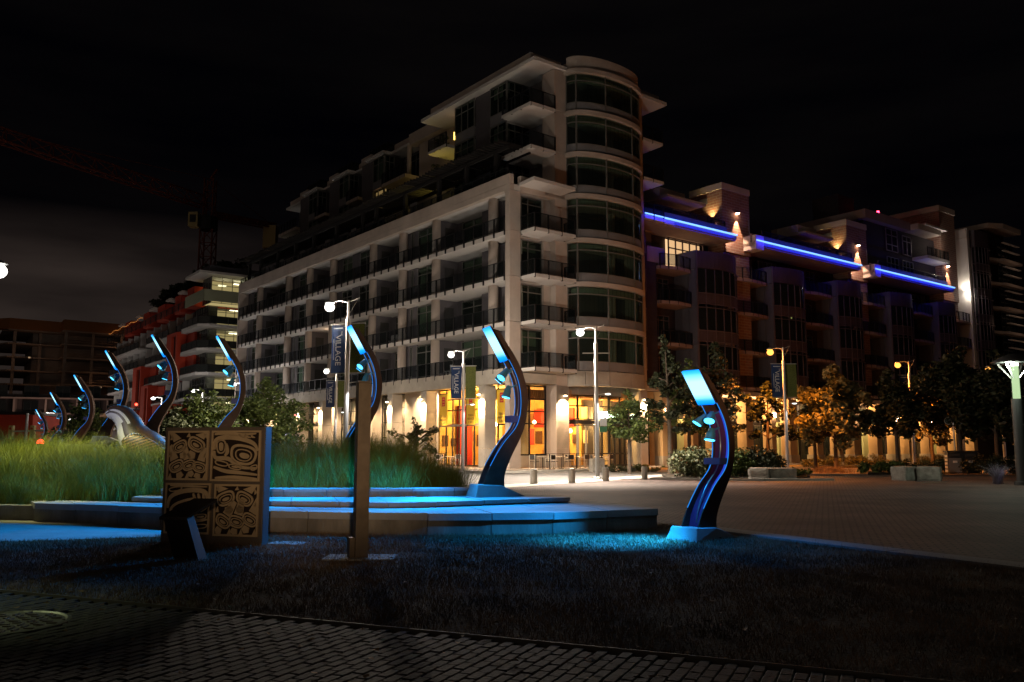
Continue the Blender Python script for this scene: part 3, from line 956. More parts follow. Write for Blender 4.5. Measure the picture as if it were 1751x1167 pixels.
# low upstand walls / screens on the roof terrace
for a_ in (12.2, 22.0, 27.0, 32.4, 37.3, 42.0):
    w = MB(); bx(w, a_, a_ + .9, .45, .53, 19.02, 20.0); part(w, 'privacy_screen', 'spandrel')
# penthouse storeys: glazed boxes alternating with recessed terraces
w = MB(); bx(w, 13.0, 44.4, 5.2, 12, 18.4, 27.2); part(w, 'wall', 'recess_wall')
boxes = [(22.2, 25.4), (28.9, 32.1), (35.7, 38.9)]
for j, (a0, a1) in enumerate(boxes):
    for z, zt in ((18.4, 21.3), (21.30, 24.25), (24.25, 27.18)):
        lit = (j == 0 and 20 < z < 24)
        window(main, (3.22, a0 + 2.0), (3.22, a0 + .05), z + .7, zt - .06, 2, (zt - .65,), back=('warm_room' if lit else 'blind', -.3))
        w = MB(); bx(w, a0 + .05, a0 + 2.0, 3.18, 3.3, z + .02, z + .68); part(w, 'spandrel_panel', 'spandrel')
        w = MB(); bx(w, a0 + 2.02, a1 + 1.2, 3.34, 3.5, z, zt); part(w, 'wall', 'recess_wall')
        window(main, (3.24, a0), (4.2, a0), z + .1, zt - .06, 2, (zt - .65,), back=('warm_room' if lit else 'dark_room', .2))
        w = MB(); bx(w, a0 + .04, a1 + 1.2, 3.52, 5.2, z, zt); part(w, 'wall', 'dark_room')
    s = MB(); bx(s, a0 - .2, a1 + .05, 2.95, 5.3, 27.2, 27.42); part(s, 'roof_slab', 'white_soffit')
    s = MB(); bx(s, a1 - .6, a1 + 1.3, 3.3, 5.3, 27.22, 27.9); part(s, 'roof_upstand', 'concrete')
    # rooftop glazed screen
    window(main, (3.5, a1 + .1), (3.5, a0 + .1), 27.44, 28.35, 4, (), pane='dark_glass', fm='dark_metal')
    window(main, (3.5, a0 + .05), (5.2, a0 + .05), 27.44, 28.35, 3, (), pane='dark_glass', fm='dark_metal')
terr_ = [(18.2, 22.0), (26.6, 28.7), (33.4, 35.5), (40.3, 44.6)]
for a0, a1 in terr_:
    for z in (21.3, 24.25):
        s = MB(); bx(s, a0 - .2, a1, 2.85 if z > 24 else 3.2, 5.2, z - .3, z); part(s, 'balcony_slab', 'concrete')
        railing(main, [(2.9 if z > 24 else 3.25, a1), (2.9 if z > 24 else 3.25, a0 - .1)], z, sp=.8, drop=.26)
    s = MB(); bx(s, a0 + .9, a1 + .2, 3.75, 5.3, 27.2, 27.42); part(s, 'roof_slab', 'white_soffit')
    s = MB(); bx(s, a0 + .9, a1 + .2, 4.2, 5.3, 27.44, 28.2); part(s, 'roof_upstand', 'concrete')
for (a0, a1) in terr_:
    window(main, (5.1, a1 - .3), (5.1, a0 + .8), 24.3, 27.0, 3, (26.4,), back=('dark_room', -.1))
s = MB(); s.lathe([(.2, 24.25), (.2, 27.2)], 14, (3.95, 19.2, 0)); part(s, 'column', 'concrete', smooth=False)
s = MB(); bx(s, 13.2, 18.3, 4.4, 5.3, 24.25, 27.2); part(s, 'wall', 'concrete')
s = MB(); bx(s, 14.0, 19.2, 3.9, 5.5, 27.22, 28.2); part(s, 'roof_upstand', 'concrete')
light('penthouse_light', 'POINT', (4.4, 16.5, 22.6), 9, (1.0, .66, .22), main, .1)

# ---------------------------------------------------------------- ground floor
# fascia beam on the left facade and curved fascia under the tower
for i in range(8):
    a0, a1 = i * 6.0 + .005, min(LEN, (i + 1) * 6.0 - .005)
    s = MB(); bx(s, a0 if i else .0, a1, -.06, .5, 5.46, 6.38 if i else 6.38); part(s, 'fascia_panel', 'stone')
s = MB(); bx(s, .0, LEN - .4, .5, 3.0, 5.9, 6.1); part(s, 'canopy_soffit', 'white_soffit')
s = MB(); bx(s, -.06, 1.3, .502, 3.84, 5.5, 6.38 - .26); part(s, 'fascia_panel', 'stone')
for k in range(5):
    k0, k1 = k / 5 + .002, (k + 1) / 5 - .002
    ring('curved_fascia', 'stone', 5.42, 6.40, .12, .4, k0, k1, 8)
b = MB(); b.prism(arc(n=28, off=-.25) + [(11.6, 3.0), (4.97, 3.0)], 5.6, 5.7); part(b, 'canopy_soffit', 'white_soffit')
# stone-faced piers, in three courses each
def pier(a0, a1, b0, b1, lamp=None):
    for z0, z1 in ((0.12, 1.35), (1.36, 3.3), (3.31, 5.45)):
        s = MB(); bx(s, a0, a1, b0, b1, z0, z1); part(s, 'stone_pier', 'stone', bevel=.012)
gp = [2.6, 9.7, 14.55, 19.3, 26.5, 31.3, 36.1, 43.4]
for a_ in gp: pier(a_, a_ + .72, 0.0, 0.9)
pier(0, .9, 3.9, 4.94); pier(0.0, .7, 11.55, 12.4)
mat('lamp_body', (0.05, 0.05, 0.05), 0.5, 0.4)
emis('sconce_bulb', (1.0, 0.72, 0.42), 40)
WARM = (1.0, 0.66, 0.36)
def sconce(x, y, z, nx, ny, e=60):
    b = MB(); b.box(-.12, .12, -.16, 0.0, 0, .10); b.box(-.03, .03, 0.0, .10, .02, .08)
    az = math.atan2(ny, nx) - math.pi / 2
    o = b.build('wall_lamp', M['lamp_body'], main, loc=(x + nx * .16, y + ny * .16, z), rot=(0, 0, az + math.pi))
    MB().box(-.10, .10, -.14, -.02, -.035, -.003).build('bulb', M['sconce_bulb'], o)
    light('sconce_light', 'SPOT', (x + nx * .24, y + ny * .24, z - .16), e * 26, WARM, main, .05, aim=(-nx * .16, -ny * .16, -1), spot=120, blend=.8)
for a_ in gp: sconce(-.0, a_ + .36, 4.85, -1, 0, 130)
sconce(4.45, 0, 4.8, 0, -1, 150); sconce(11.98, 0, 4.8, 0, -1, 110)
# shop walls behind the piers with shop windows
mat('shop_wall', (0.52, 0.47, 0.40), 0.85, var=0.08, vs=1)
s = MB(); bx(s, 9.2, LEN - .4, 3.0, 3.2, .12, 5.9)
segs_ = [(10.7, 12.3, 'wall'), (12.3, 13.1, 'win'), (13.1, 15.6, 'wall'), (15.6, 19.2, 'win'), (19.2, 20.6, 'wall'), (20.6, 23.0, 'wall'), (23.0, 26.4, 'win'), (26.4, 31.0, 'wall'), (31.0, 33.5, 'win'), (33.5, 36.0, 'wall'), (36.0, 40.0, 'win'), (40, 47.6, 'wall')]
for a0, a1, k in segs_:
    if k == 'wall':
        s = MB(); bx(s, a0, a1, 1.75, 1.95, .12, 5.9); part(s, 'shop_wall', 'shop_wall')
    else:
        window(main, (1.8, a1), (1.8, a0), .2, 5.6, 2, (1.0, 2.2, 3.4, 4.5), pane='shop_glass', back=('dark_room', -1.2), fm='dark_metal')
s = MB(); bx(s, 9.9, LEN - .4, 2.4, 3.0, .12, 5.9); part(s, 'shop_wall', 'shop_wall')
# soffit downlights between the piers
mat('dl', (.3, .3, .3), .5)
emis('downlight', (1.0, .75, .45), 12)
for a_ in (11.2, 12.9, 16.4, 18.0, 21.6, 24.4, 28.6, 33.4, 38.6, 41.0):
    o = part(MB().lathe([(.08, 0), (.08, .05)], 10, (.95, a_, 5.83)), 'downlight', 'downlight')
    light('soffit_light', 'SPOT', (.95, a_, 5.78), 2000, WARM, main, .08, aim=(.25, 0, -1), spot=110, blend=.8)

# --- cafe on the corner
mat('cafe_yellow', (0.85, 0.50, 0.08), 0.8, var=.35, vs=.9, col2=(.95, .66, .22))
mat('cafe_red', (0.52, 0.05, 0.03), 0.8)
mat('cafe_floor', (0.24, 0.13, 0.06), 0.5)
mat('cafe_wood', (0.40, 0.19, 0.06), 0.6, var=.2, vs=3)
mat('cafe_cream', (0.80, 0.66, 0.36), 0.8)
mat('chair_tone', (.12, .06, .03), .7)
s = MB(); bx(s, .8, 9.6, .9, 8.0, .13, .16); bx(s, .8, 5.0, 8.0, 13.5, .13, .16); part(s, 'cafe_floor', 'cafe_floor')
s = MB(); bx(s, 1.0, 9.6, 1.0, 8.0, 5.6, 5.75); bx(s, 1.4, 5.0, 8.0, 13.5, 5.6, 5.75); part(s, 'cafe_ceiling', 'cafe_cream')
s = MB(); bx(s, 9.4, 9.6, 1.0, 8.0, .16, 5.6); part(s, 'cafe_wall', 'cafe_yellow')
s = MB(); bx(s, 2.0, 9.4, 7.9, 8.1, .16, 5.6); part(s, 'cafe_wall', 'cafe_yellow')
s = MB(); bx(s, 5.0, 5.2, 8.1, 13.5, .16, 5.6); part(s, 'cafe_wall', 'cafe_yellow')
s = MB(); bx(s, 1.3, 5.0, 13.3, 13.5, .16, 5.6); part(s, 'cafe_wall', 'cafe_yellow')
s = MB(); bx(s, 8.9, 9.35, 2.4, 3.5, .16, 4.4); bx(s, 2.6, 7.0, 7.7, 7.88, 2.9, 4.2); bx(s, 4.75, 4.98, 8.3, 12.6, 2.9, 4.1); part(s, 'red_panel', 'cafe_red')
s = MB(); bx(s, 7.3, 7.75, 4.6, 5.0, .16, 5.6); part(s, 'inner_column', 'cafe_cream')
rq = random.Random(21)
for k in range(15):      # framed boards, shelving and back-counter clutter seen through the glass
    y_ = 1.3 + (k % 8) * .98; zz = (1.7, 3.3)[k // 8]
    s = MB(); s.box(7.80, 7.86, y_, y_ + rq.uniform(.4, .8), zz, zz + rq.uniform(.5, 1.1)); part(s, 'wall_board', rq.choice(['cafe_wood', 'cafe_red', 'cafe_cream', 'chair_tone']))
for k in range(9):
    x_ = 1.2 + k * .75; zz = rq.choice([1.5, 1.9, 3.2])
    s = MB(); s.box(x_, x_ + rq.uniform(.3, .6), 9.30, 9.38, zz, zz + rq.uniform(.5, 1.0)); part(s, 'wall_board', rq.choice(['cafe_wood', 'cafe_red', 'cafe_cream', 'chair_tone']))
for k in range(7):
    x_ = 5.6 + k * 1.05; zz = rq.choice([1.6, 3.1])
    s = MB(); s.box(x_, x_ + rq.uniform(.4, .7), 4.9, 4.97, zz, zz + rq.uniform(.5, 1.2)); part(s, 'wall_board', rq.choice(['cafe_wood', 'cafe_red', 'cafe_cream', 'chair_tone']))
for (x0_, x1_, y0_, y1_) in ((1.2, 7.8, 2.0, 9.3), (7.8, 13.2, 1.5, 4.9)):   # sloping orange bulkheads under the ceiling
    s = MB(); s.add([(x0_, y0_, 4.5), (x1_, y0_, 4.9), (x1_, y1_, 4.1), (x0_, y1_, 3.9), (x0_, y0_, 4.6), (x1_, y0_, 5.0), (x1_, y1_, 4.2), (x0_, y1_, 4.0)], [(0, 3, 2, 1), (4, 5, 6, 7), (0, 1, 5, 4), (1, 2, 6, 5), (2, 3, 7, 6), (3, 0, 4, 7)]) if False else s.box((x0_ + x1_) / 2, x1_ - .3, y1_ - 1.6, y1_ - .3, 3.95, 4.15)
    part(s, 'bulkhead', 'cafe_red')
s = MB(); s.lathe([(.36, .16), (.36, 5.6)], 20, (3.3, 2.6, 0)); s.lathe([(.3, .16), (.3, 5.6)], 20, (9.6, 1.2, 0)); part(s, 'inner_column', 'cafe_cream')
# ceiling baffles of slatted timber
for y0 in np.arange(1.2, 4.8, .13):
    pass
sl = MB()
for k in range(46):
    xx = 5.0 + k * .17
    sl.box(xx, xx + .07, .62, 3.8, 4.75 - .0, 5.25)
tag(part(sl, 'ceiling_slats', 'cafe_wood'), kind='stuff')
sl = MB()
for k in range(16):
    sl.box(1.2 + k * .17, 1.27 + k * .17, 1.2, 3.8, 4.6, 5.2)
tag(part(sl, 'ceiling_slats', 'cafe_wood'), kind='stuff')
s = MB(); bx(s, 2.9, 3.5, 5.6, 7.6, .16, 1.25); bx(s, 4.2, 7.5, 3.2, 4.0, .16, 1.25); part(s, 'counter', 'cafe_wood')
s = MB(); bx(s, 4.4, 4.7, 9.0, 12.0, .16, 2.2); part(s, 'shelf', 'cafe_wood')
s = MB()
for k in range(30):
    s.box(5.6 + rnd.random() * 2.0, 5.75 + rnd.random() * 2.0 , 2.92, 3.1, 1.27, 1.27 + rnd.uniform(.1, .45)) if False else None
rr = random.Random(3)
for k in range(34):
    x_, y_ = rr.uniform(3.2, 4.0), rr.uniform(4.2, 7.4); s.box(x_, x_ + .14, y_, y_ + .2, 1.26, 1.26 + rr.uniform(.08, .4))
for k in range(26):
    x_, y_ = rr.uniform(9.0, 12.0), 4.4; zz = rr.choice([1.0, 1.5, 2.2]); s.box(x_, x_ + .16, y_, y_ + .2, zz, zz + rr.uniform(.1, .3))
tag(part(s, 'goods', 'cafe_cream'), kind='stuff')
emis('pendant', (1.0, .72, .32), 22)
for (x_, y_, z_) in ((2.2, 4.6, 3.0), (3.1, 5.6, 3.0), (6.6, 2.2, 3.1), (7.4, 2.6, 2.55), (8.8, 1.6, 3.1), (10.4, 1.2, 3.0), (4.8, 3.4, 3.1), (3.8, 7.0, 2.9)):
    s = MB(); s.lathe([(.03, .18), (.11, .10), (.13, 0), (.10, -.09), (.03, -.12)], 12, (x_, y_, z_)); o = part(s, 'pendant_lamp', 'pendant', smooth=True)
    part(MB().box(x_ - .006, x_ + .006, y_ - .006, y_ + .006, z_ + .18, 5.6), 'cord', 'lamp_body', o)
s = MB(); bx(s, 3.6, 3.75, 6.3, 7.3, 2.25, 2.65); part(s, 'menu_light', 'pendant')
for p_, e_ in (((2.9, 3.6, 4.3), 260), ((3.2, 6.8, 4.3), 320), ((6.4, 2.7, 4.2), 300), ((9.8, 2.2, 3.6), 800), ((11.8, 2.4, 3.4), 600)):
    light('cafe_light', 'POINT', p_, e_ * 3.6, (1.0, .53, .15), main, .25)
# cafe glazing: left side, right side, curved entrance
window(main, (1.05, 9.5), (1.05, 6.2), .16, 5.5, 4, (2.9, 4.0, 4.75), pane='shop_glass', fm='dark_metal', t=.07)
window(main, (1.05, 6.2), (1.05, 3.3), .16, 5.5, 3, (2.9, 4.0, 4.75), pane='shop_glass', fm='dark_metal', t=.07)
s = MB(); bx(s, 3.35, 9.45, .93, 1.0, 2.86, 3.02); part(s, 'transom', 'stone')
window(main, (1.05, 2.6), (1.05, .85), .16, 5.5, 2, (2.9, 4.0, 4.75), pane='shop_glass', fm='dark_metal', t=.07)
window(main, (1.02, 1.05), (3.86, 1.05), .9, 5.45, 2, (2.95, 3.75, 4.55), pane='shop_glass', fm='dark_metal', t=.09)
s = MB(); bx(s, 1.0, 1.15, 1.02, 3.86, .13, .9); part(s, 'plinth', 'stone')
light('entrance_light', 'SPOT', (7.2, -.9, 5.3), 900, WARM, main, .1, aim=(0, -.25, -1), spot=120, blend=.8)
light('entrance_light', 'SPOT', (2.2, -.3, 5.3), 900, WARM, main, .1, aim=(0, -.25, -1), spot=120, blend=.8)
pts_ = [(4.98, .95), (6.2, .55), (7.6, .38), (9.0, .42), (10.3, .65), (11.5, 1.0)]
emis('shop_sign', (.75, 1.0, .62), 8)
for i, (p, q) in enumerate(zip(pts_, pts_[1:])):
    window(main, p, q, 3.28, 4.95, 1, (4.2,), pane='shop_glass', fm='dark_metal', t=.07)
    s = MB(); s.wall(p, q, .14, 4.97, 5.6); part(s, 'louvre_panel', 'spandrel')
    s = MB(); s.wall(p, q, .2, 2.98, 3.26); part(s, 'door_head', 'dark_metal')
    if i in (0, 1): window(main, p, q, .15, 2.96, 2, (), pane='shop_glass', fm='mullion', t=.09, name='door')
    else: window(main, p, q, .15, 2.96, 2, (1.0,), pane='shop_glass', fm='dark_metal', t=.1)
# illuminated shop sign over the cafe windows: white block and short run of letters
s = MB(); s.box(8.15, 8.6, .12, .26, 3.35, 3.85); part(s, 'lit_sign', emis('sign_white', (1, 1, .9), 7))
s = MB(); x_ = 8.75
for wd in (.16, .1, .16, .13, .12, 0, .16, .1, .16, .14, .14, .12):
    if wd: s.box(x_, x_ + wd, .10 + (x_ - 8) * .05, .2 + (x_ - 8) * .05, 3.42, 3.42 + (.26 if wd > .12 else .34))
    x_ += wd + .09 if wd else .2
part(s, 'lit_sign', 'shop_sign')
window(main, (12.42, 1.0), (13.6, 1.0), .2, 5.0, 1, (1.6, 3.0, 4.0), pane='shop_glass', fm='dark_metal', back=('cafe_wood', .4))
light('side_light', 'POINT', (13.0, .6, 4.2), 40, WARM, main, .1)

# ---------------------------------------------------------------- hanging banners on the cafe
def text(body, par, loc, rot, size, m, ext=.004, align='CENTER', sx=1.0):
    cu = bpy.data.curves.new('lettering', 'FONT')
    cu.body = body; cu.size = size; cu.extrude = ext; cu.align_x = align; cu.align_y = 'CENTER'
    cu.materials.append(m)
    o = bpy.data.objects.new('lettering', cu); COL.objects.link(o)
    me = bpy.data.meshes.new_from_object(o)
    bpy.data.objects.remove(o)
    if not me.materials: me.materials.append(m)
    o = put('lettering', me, par, 0, loc, rot); o.scale = (sx, 1, 1)
    return o
mat('banner_yellow', (0.85, 0.55, 0.05), 0.8)
mat('print_brown', (0.20, 0.09, 0.03), 0.8)
mat('print_red', (0.6, 0.04, 0.05), 0.8)
mat('banner_white', (0.70, 0.64, 0.52), 0.8)
cb = []
def cafe_banner(a_, label, b_=.72, z0=2.95, w=1.0, hgt=2.2, txt=True):
    t = thing('hanging_banner', label, 'banner', W(a_, b_, z0), PHI, 'yellow cafe banners hanging between the piers')
    MB().box(-.008, .008, -w / 2, w / 2, 0, hgt).build('cloth', M['banner_yellow'], t)
    MB().box(-.03, .03, -w / 2 - .05, w / 2 + .05, hgt, hgt + .05).build('rail', M['dark_metal'], t)
    MB().box(-.012, -.0085, -.2, .2, hgt - .85, hgt - .2).build('red_mark', M['print_red'], t)
    for k in range(3):
        MB().box(-.014, -.0125, -.12, .12, hgt - .76 + .2 * k, hgt - .72 + .2 * k).build('mark_line', M['banner_yellow'], t)
    for k, ln in enumerate(('TERRA', 'BREADS', 'CAFE')):
        text(ln, t, (-.012, 0, .62 - k * .23), (R(90), 0, R(-90)), .22, M['print_brown'])
    return t
cafe_banner(8.55, 'yellow cafe banner with red square, left of the lamp post with blue banner')
cafe_banner(5.2, 'yellow cafe banner partly behind the green banner of the lamp post')
cafe_banner(1.75, 'yellow cafe banner in the gap just left of the bright curved blue lamp')
# cream shop banners further along the facade
for k, (a_, lab) in enumerate(((22.3, 'tall cream shop banner with round emblem glowing under a wall light'), )):
    t = thing('shop_banner', lab, 'banner', W(a_, 1.55, 1.3), PHI)
    MB().box(-.01, .01, -.8, .8, 0, 3.3).build('cloth', M['banner_white'], t)
    b = MB()
    for q in range(16):
        t0, t1 = q / 16 * 6.283, (q + 1) / 16 * 6.283
        b.add([(-.016, r_ * math.cos(t_), 1.0 + r_ * math.sin(t_)) for t_, r_ in ((t0, .16), (t1, .16), (t1, .21), (t0, .21))], [(0, 1, 2, 3)])
    b.build('emblem', M['print_brown'], t)
    MB().box(-.016, -.012, -.5, .5, .42, .5).build('print_line', M['print_brown'], t)
    light('banner_light', 'SPOT', (1.1, a_, 5.5), 160, WARM, main, .08, aim=(.3, 0, -1), spot=70, blend=.7)
# shop screens with blue and red print behind the tree at the left end
mat('sign_blue', (0.02, 0.03, 0.14), 0.5)
emis('screen_white', (.9, .92, 1), 1.6)
for k, (a_, zz, w_, h_, lab) in enumerate(((34.5, 2.3, 3.4, .55, 'long dark blue shop sign board by the tree, lowest of the sign boards'), (32.6, 3.0, 2.4, .5, 'dark blue shop board above the long one'), (32.8, 3.65, 2.0, .9, 'white and red shop poster above the blue boards'))):
    t = thing('shop_sign', lab, 'sign', W(a_, -.12, zz), PHI)
    MB().box(-.03, .03, -w_ / 2, w_ / 2, 0, h_).build('board', M['sign_blue'], t)
    MB().box(-.04, -.033, -w_ / 2 + .3, w_ / 2 - .5, h_ * .35, h_ * .62).build('print', M['screen_white'], t)
    if k == 2: MB().box(-.04, -.033, -w_ / 2 + .03, -w_ / 2 + .27, .05, h_ - .05).build('red_stripe', M['print_red'], t)
# ================================================================ LONG BRICK BUILDING WITH THE BLUE LIGHT LINE
mat('slab_pink', (0.30, 0.22, 0.20), .85, var=.1, vs=1)
mat('bay_panel', (0.075, 0.055, 0.070), 0.6, var=0.1, vs=1.2)
mat('bay_metal', (0.17, 0.14, 0.17), 0.4, 0.4)
mat('grey_panel', (0.10, 0.10, 0.125), 0.55, var=0.08, vs=1)
def brick_mat(name, c1, c2, mortar, sc=1.3):
    m = bpy.data.materials.new(name); m.use_nodes = True
    n, l = m.node_tree.nodes, m.node_tree.links
    b = n['Principled BSDF']; b.inputs['Roughness'].default_value = .85
    g = n.new('ShaderNodeNewGeometry'); t = n.new('ShaderNodeTexCoord')
    s = n.new('ShaderNodeSeparateXYZ'); l.new(t.outputs['Object'], s.inputs[0])
    a = n.new('ShaderNodeMath'); a.operation = 'ADD'; l.new(s.outputs[0], a.inputs[0]); l.new(s.outputs[1], a.inputs[1])
    c = n.new('ShaderNodeCombineXYZ'); l.new(a.outputs[0], c.inputs[0]); l.new(s.outputs[2], c.inputs[1])
    k = n.new('ShaderNodeTexBrick'); k.inputs['Scale'].default_value = sc
    k.inputs['Color1'].default_value = (*c1, 1); k.inputs['Color2'].default_value = (*c2, 1); k.inputs['Mortar'].default_value = (*mortar, 1)
    k.inputs['Mortar Size'].default_value = .03; k.inputs['Row Height'].default_value = .3; k.inputs['Brick Width'].default_value = .9
    l.new(c.outputs[0], k.inputs[0]); l.new(k.outputs[0], b.inputs['Base Color'])
    bp = n.new('ShaderNodeBump'); bp.inputs['Strength'].default_value = .6; bp.inputs['Distance'].default_value = .02; bp.invert = True
    l.new(k.outputs['Fac'], bp.inputs['Height']); l.new(bp.outputs[0], b.inputs['Normal'])
    M[name] = m; return m
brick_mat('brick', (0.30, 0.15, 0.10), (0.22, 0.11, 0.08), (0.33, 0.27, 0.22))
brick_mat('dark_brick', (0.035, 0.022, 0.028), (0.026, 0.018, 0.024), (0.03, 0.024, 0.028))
brk = thing('brick_apartment_building', 'long dark brick apartment block with rounded metal bays and three blue light lines', 'apartment building', W(0, 12.4), PHI)
Q = 12.4
def bq(mb, a0, a1, b0, b1, z0, z1): return mb.box(b0 - Q, b1 - Q, a0, a1, z0, z1)
def bpart(mb, name, m, **k): return part(mb, name, m, brk, **k)
def qp(b_, a_): return (b_ - Q, a_)
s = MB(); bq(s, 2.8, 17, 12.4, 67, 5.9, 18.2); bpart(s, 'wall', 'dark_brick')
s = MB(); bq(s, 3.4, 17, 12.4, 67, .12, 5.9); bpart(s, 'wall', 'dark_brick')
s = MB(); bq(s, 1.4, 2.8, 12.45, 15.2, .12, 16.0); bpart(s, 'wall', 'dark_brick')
s = MB(); bq(s, 1.38, 2.0, 14.2, 16.2, 15.4, 16.6); bpart(s, 'parapet', 'slab_pink')
for z in FL:
    window(brk, qp(12.9, 1.37), qp(14.0, 1.37), z + .7, z + 2.4, 1, (z + 1.5,), pane='dark_glass', fm='bay_metal')
# overhanging ledges that carry the blue light lines
emis('blue_tube', (0.10, 0.20, 1.0), 22)
emis('blue_tube_core', (0.17, 0.38, 1.0), 2.2)
ledges = [(12.45, 23.35), (25.75, 42.1), (44.35, 60.65)]
for b0, b1 in ledges:
    s = MB(); bq(s, .16, 3.4, b0, b1, 18.05, 18.35); bpart(s, 'ledge_slab', 'slab_pink')
    s = MB(); bq(s, .30, .50, b0, b1 - .9, 18.37, 19.1); bpart(s, 'ledge_parapet', 'grey_panel')
    s = MB(); bq(s, .06, .15, b0, b1, 18.18, 18.46); bpart(s, 'light_channel', 'bay_metal')
    s = MB(); s.tube([(b0 + .1 - Q, -.03, 18.50), (b1 - .05 - Q, -.03, 18.50)], .07, 8); bpart(s, 'blue_light_line', 'blue_tube_core')
    n_ = int((b1 - b0) / 2.7)
    for k in range(n_):
        l_ = bpy.data.lights.new('blue_line_light', 'AREA'); l_.shape = 'RECTANGLE'; l_.size = (b1 - b0) / n_; l_.size_y = .12
        l_.energy = 20; l_.color = (0.012, 0.02, 1.0)
        o = bpy.data.objects.new('blue_line_light', l_); COL.objects.link(o); o.parent = brk
        o.location = (b0 + (k + .5) * (b1 - b0) / n_ - Q, -.45, 18.44); o.rotation_euler = (R(-78), 0, 0)
        # turned back towards the ledge and the wall
        o.rotation_euler = Vector((0, 1, -.12)).to_track_quat('-Z', 'Z').to_euler()
    railing(brk, [qp(b0 + 1.5, .42), qp(b1 - 1.0, .42)], 19.1, h=.5, sp=2.2, drop=.05)
# rounded window bays
bays_ = [(18.85, 24.1), (28.7, 33.65), (38.6, 42.9), (48.0, 52.5), (57.75, 61.7)]
def rbay(par, x0, x1, ya, zs, wall_y=2.8, top=16.75, bul=.55):
    n = 12
    def prof(off=0.0):
        o = [(x0 + .02, ya + off)]
        for i in range(1, n + 1):
            t = i / n
            o.append((x0 + (x1 - x0) * t, ya + off - bul * math.sin(math.pi * t * .85) * .9 + .9 * max(0, t - .72) ** 2 * 6))
        return o
    P_ = prof()
    for i, z in enumerate(zs):
        fl = MB(); fl.prism(P_ + [(x1, wall_y), (x0, wall_y)], z - .25, z - .05); part(fl, 'bay_floor', 'bay_panel', par)
        for j in range(0, n, 2):          # metal panels of the spandrel and panes
            b = MB()
            for p, q in zip(P_[j:j + 3], P_[j + 1:j + 3]): b.wall((p[0] + .01, p[1]), (q[0] - .01, q[1]), .06, z + .25, z + 1.05)
            part(b, 'spandrel_panel', 'bay_panel', par)
            b = MB()
            for p, q in zip(P_[j:j + 3], P_[j + 1:j + 3]): b.wall(p, q, .03, z + 1.1, z + 2.98)
            part(b, 'curved_pane', 'dark_glass', par)
        b = MB()
        for j in range(0, n + 1, 2):
            p = P_[j]; b.box(p[0] - .035, p[0] + .035, p[1] - .06, p[1] + .05, z - .05, z + 3.0)
        for p, q in zip(P_, P_[1:]):
            b.wall(p, q, .14, z + 1.04, z + 1.10); b.wall(p, q, .10, z + .18, z + .24); b.wall(p, q, .16, z - .10, z - .04)
        part(b, 'bay_frame', 'bay_metal', par)
        b = MB(); b.wall((x0 + (x1 - x0) * .80, ya - .30), (x1 - .15, ya - .02), .25, z + 2.86, z + 2.96); part(b, 'sun_shade', 'bay_metal', par)
        # flat side of the bay in two grey panels
        for y0, y1 in ((ya + .02, ya + .75), (ya + .78, wall_y)):
            b = MB(); b.wall((x0, y0), (x0, y1), .1, z - .04, z + 2.9); part(b, 'side_panel', 'grey_panel', par)
    zt = zs[-1] + 3.05
    for j in range(0, n, 2):
        b = MB()
        for p, q in zip(P_[j:j + 3], P_[j + 1:j + 3]): b.wall((p[0] + .01, p[1]), (q[0] - .01, q[1]), .07, zt, top)
        part(b, 'parapet_panel', 'bay_panel', par)
    b = MB(); b.wall((x0, ya), (x0, wall_y), .1, zt - .1, top); part(b, 'side_panel', 'grey_panel', par)
    b = MB(); b.prism(P_ + [(x1, wall_y), (x0, wall_y)], zt + .3, zt + .4); part(b, 'bay_roof', 'bay_panel', par)
    c_ = MB(); c_.bar((x0 + .05, ya - .04, zs[0] - .1), (x0 + .05, ya - .04, top), .1); part(c_, 'corner_trim', 'bay_metal', par)
for b0, b1 in bays_:
    rbay(brk, b0 - Q, b1 - Q, .6, [6.40, 9.38, 12.33])
# recessed balconies between the bays
gaps = [(15.3, 18.8), (24.2, 28.6), (33.8, 38.5), (43.0, 47.9), (52.6, 57.6), (61.8, 66.8)]
for gi, (g0, g1) in enumerate(gaps):
    for z in [6.4, 9.38, 12.6, 15.45]:
        if z > 15 and gi == 0: z = 15.3
        b = MB(); b.prism([qp(g0, 1.2), qp(g0 + (g1 - g0) * .45, .75), qp(g1 + .2, 1.05), qp(g1 + .2, 2.8), qp(g0, 2.8)], z - .35, z - .1); bpart(b, 'balcony_slab', 'slab_pink')
        railing(brk, [qp(g0 + .1, 1.2), qp(g0 + (g1 - g0) * .45, .8), qp(g1 - .1, 1.05)], z - .1, h=.95, sp=.85, drop=.24)
    for z in (6.4, 9.38, 12.33):
        window(brk, qp(g0 + .8, 2.74), qp(g1 - .8, 2.74), z + .1, z + 2.3, 3, (z + 1.9,), pane='dark_glass', fm='bay_metal')
# rooms under the ledge: one lit wide window, others dark
emis('room_bright', (1.0, 0.60, 0.30), 1.15)
emis('room_soft', (1.0, .62, .34), .34)
emis('room_green', (.75, .80, .22), .25)
mat('curtain', (0.62, 0.55, 0.46), 0.9)
s = MB(); bq(s, 2.7, 2.79, 19.5, 22.95, 15.5, 17.85)
def lit_window(par, p, q, z0, z1, nv, hs, m='room_bright', fm='bay_metal', t=.09):
    return window(par, p, q, z0, z1, nv, hs, pane='shop_glass', fm=fm, back=(m, .35), t=t)
lit_window(brk, qp(17.6, 2.3), qp(21.9, 2.3), 15.35, 17.95, 5, (17.1,))
lit_window(brk, qp(27.2, 2.5), qp(28.5, 2.5), 15.5, 17.6, 1, (17.0,), 'room_soft')
lit_window(brk, qp(46.2, 2.5), qp(47.4, 2.5), 15.5, 17.6, 1, (17.0,), 'room_soft')
lit_window(brk, qp(33.75, 2.0), qp(34.1, 2.0), 12.6, 14.8, 1, (), 'room_green')
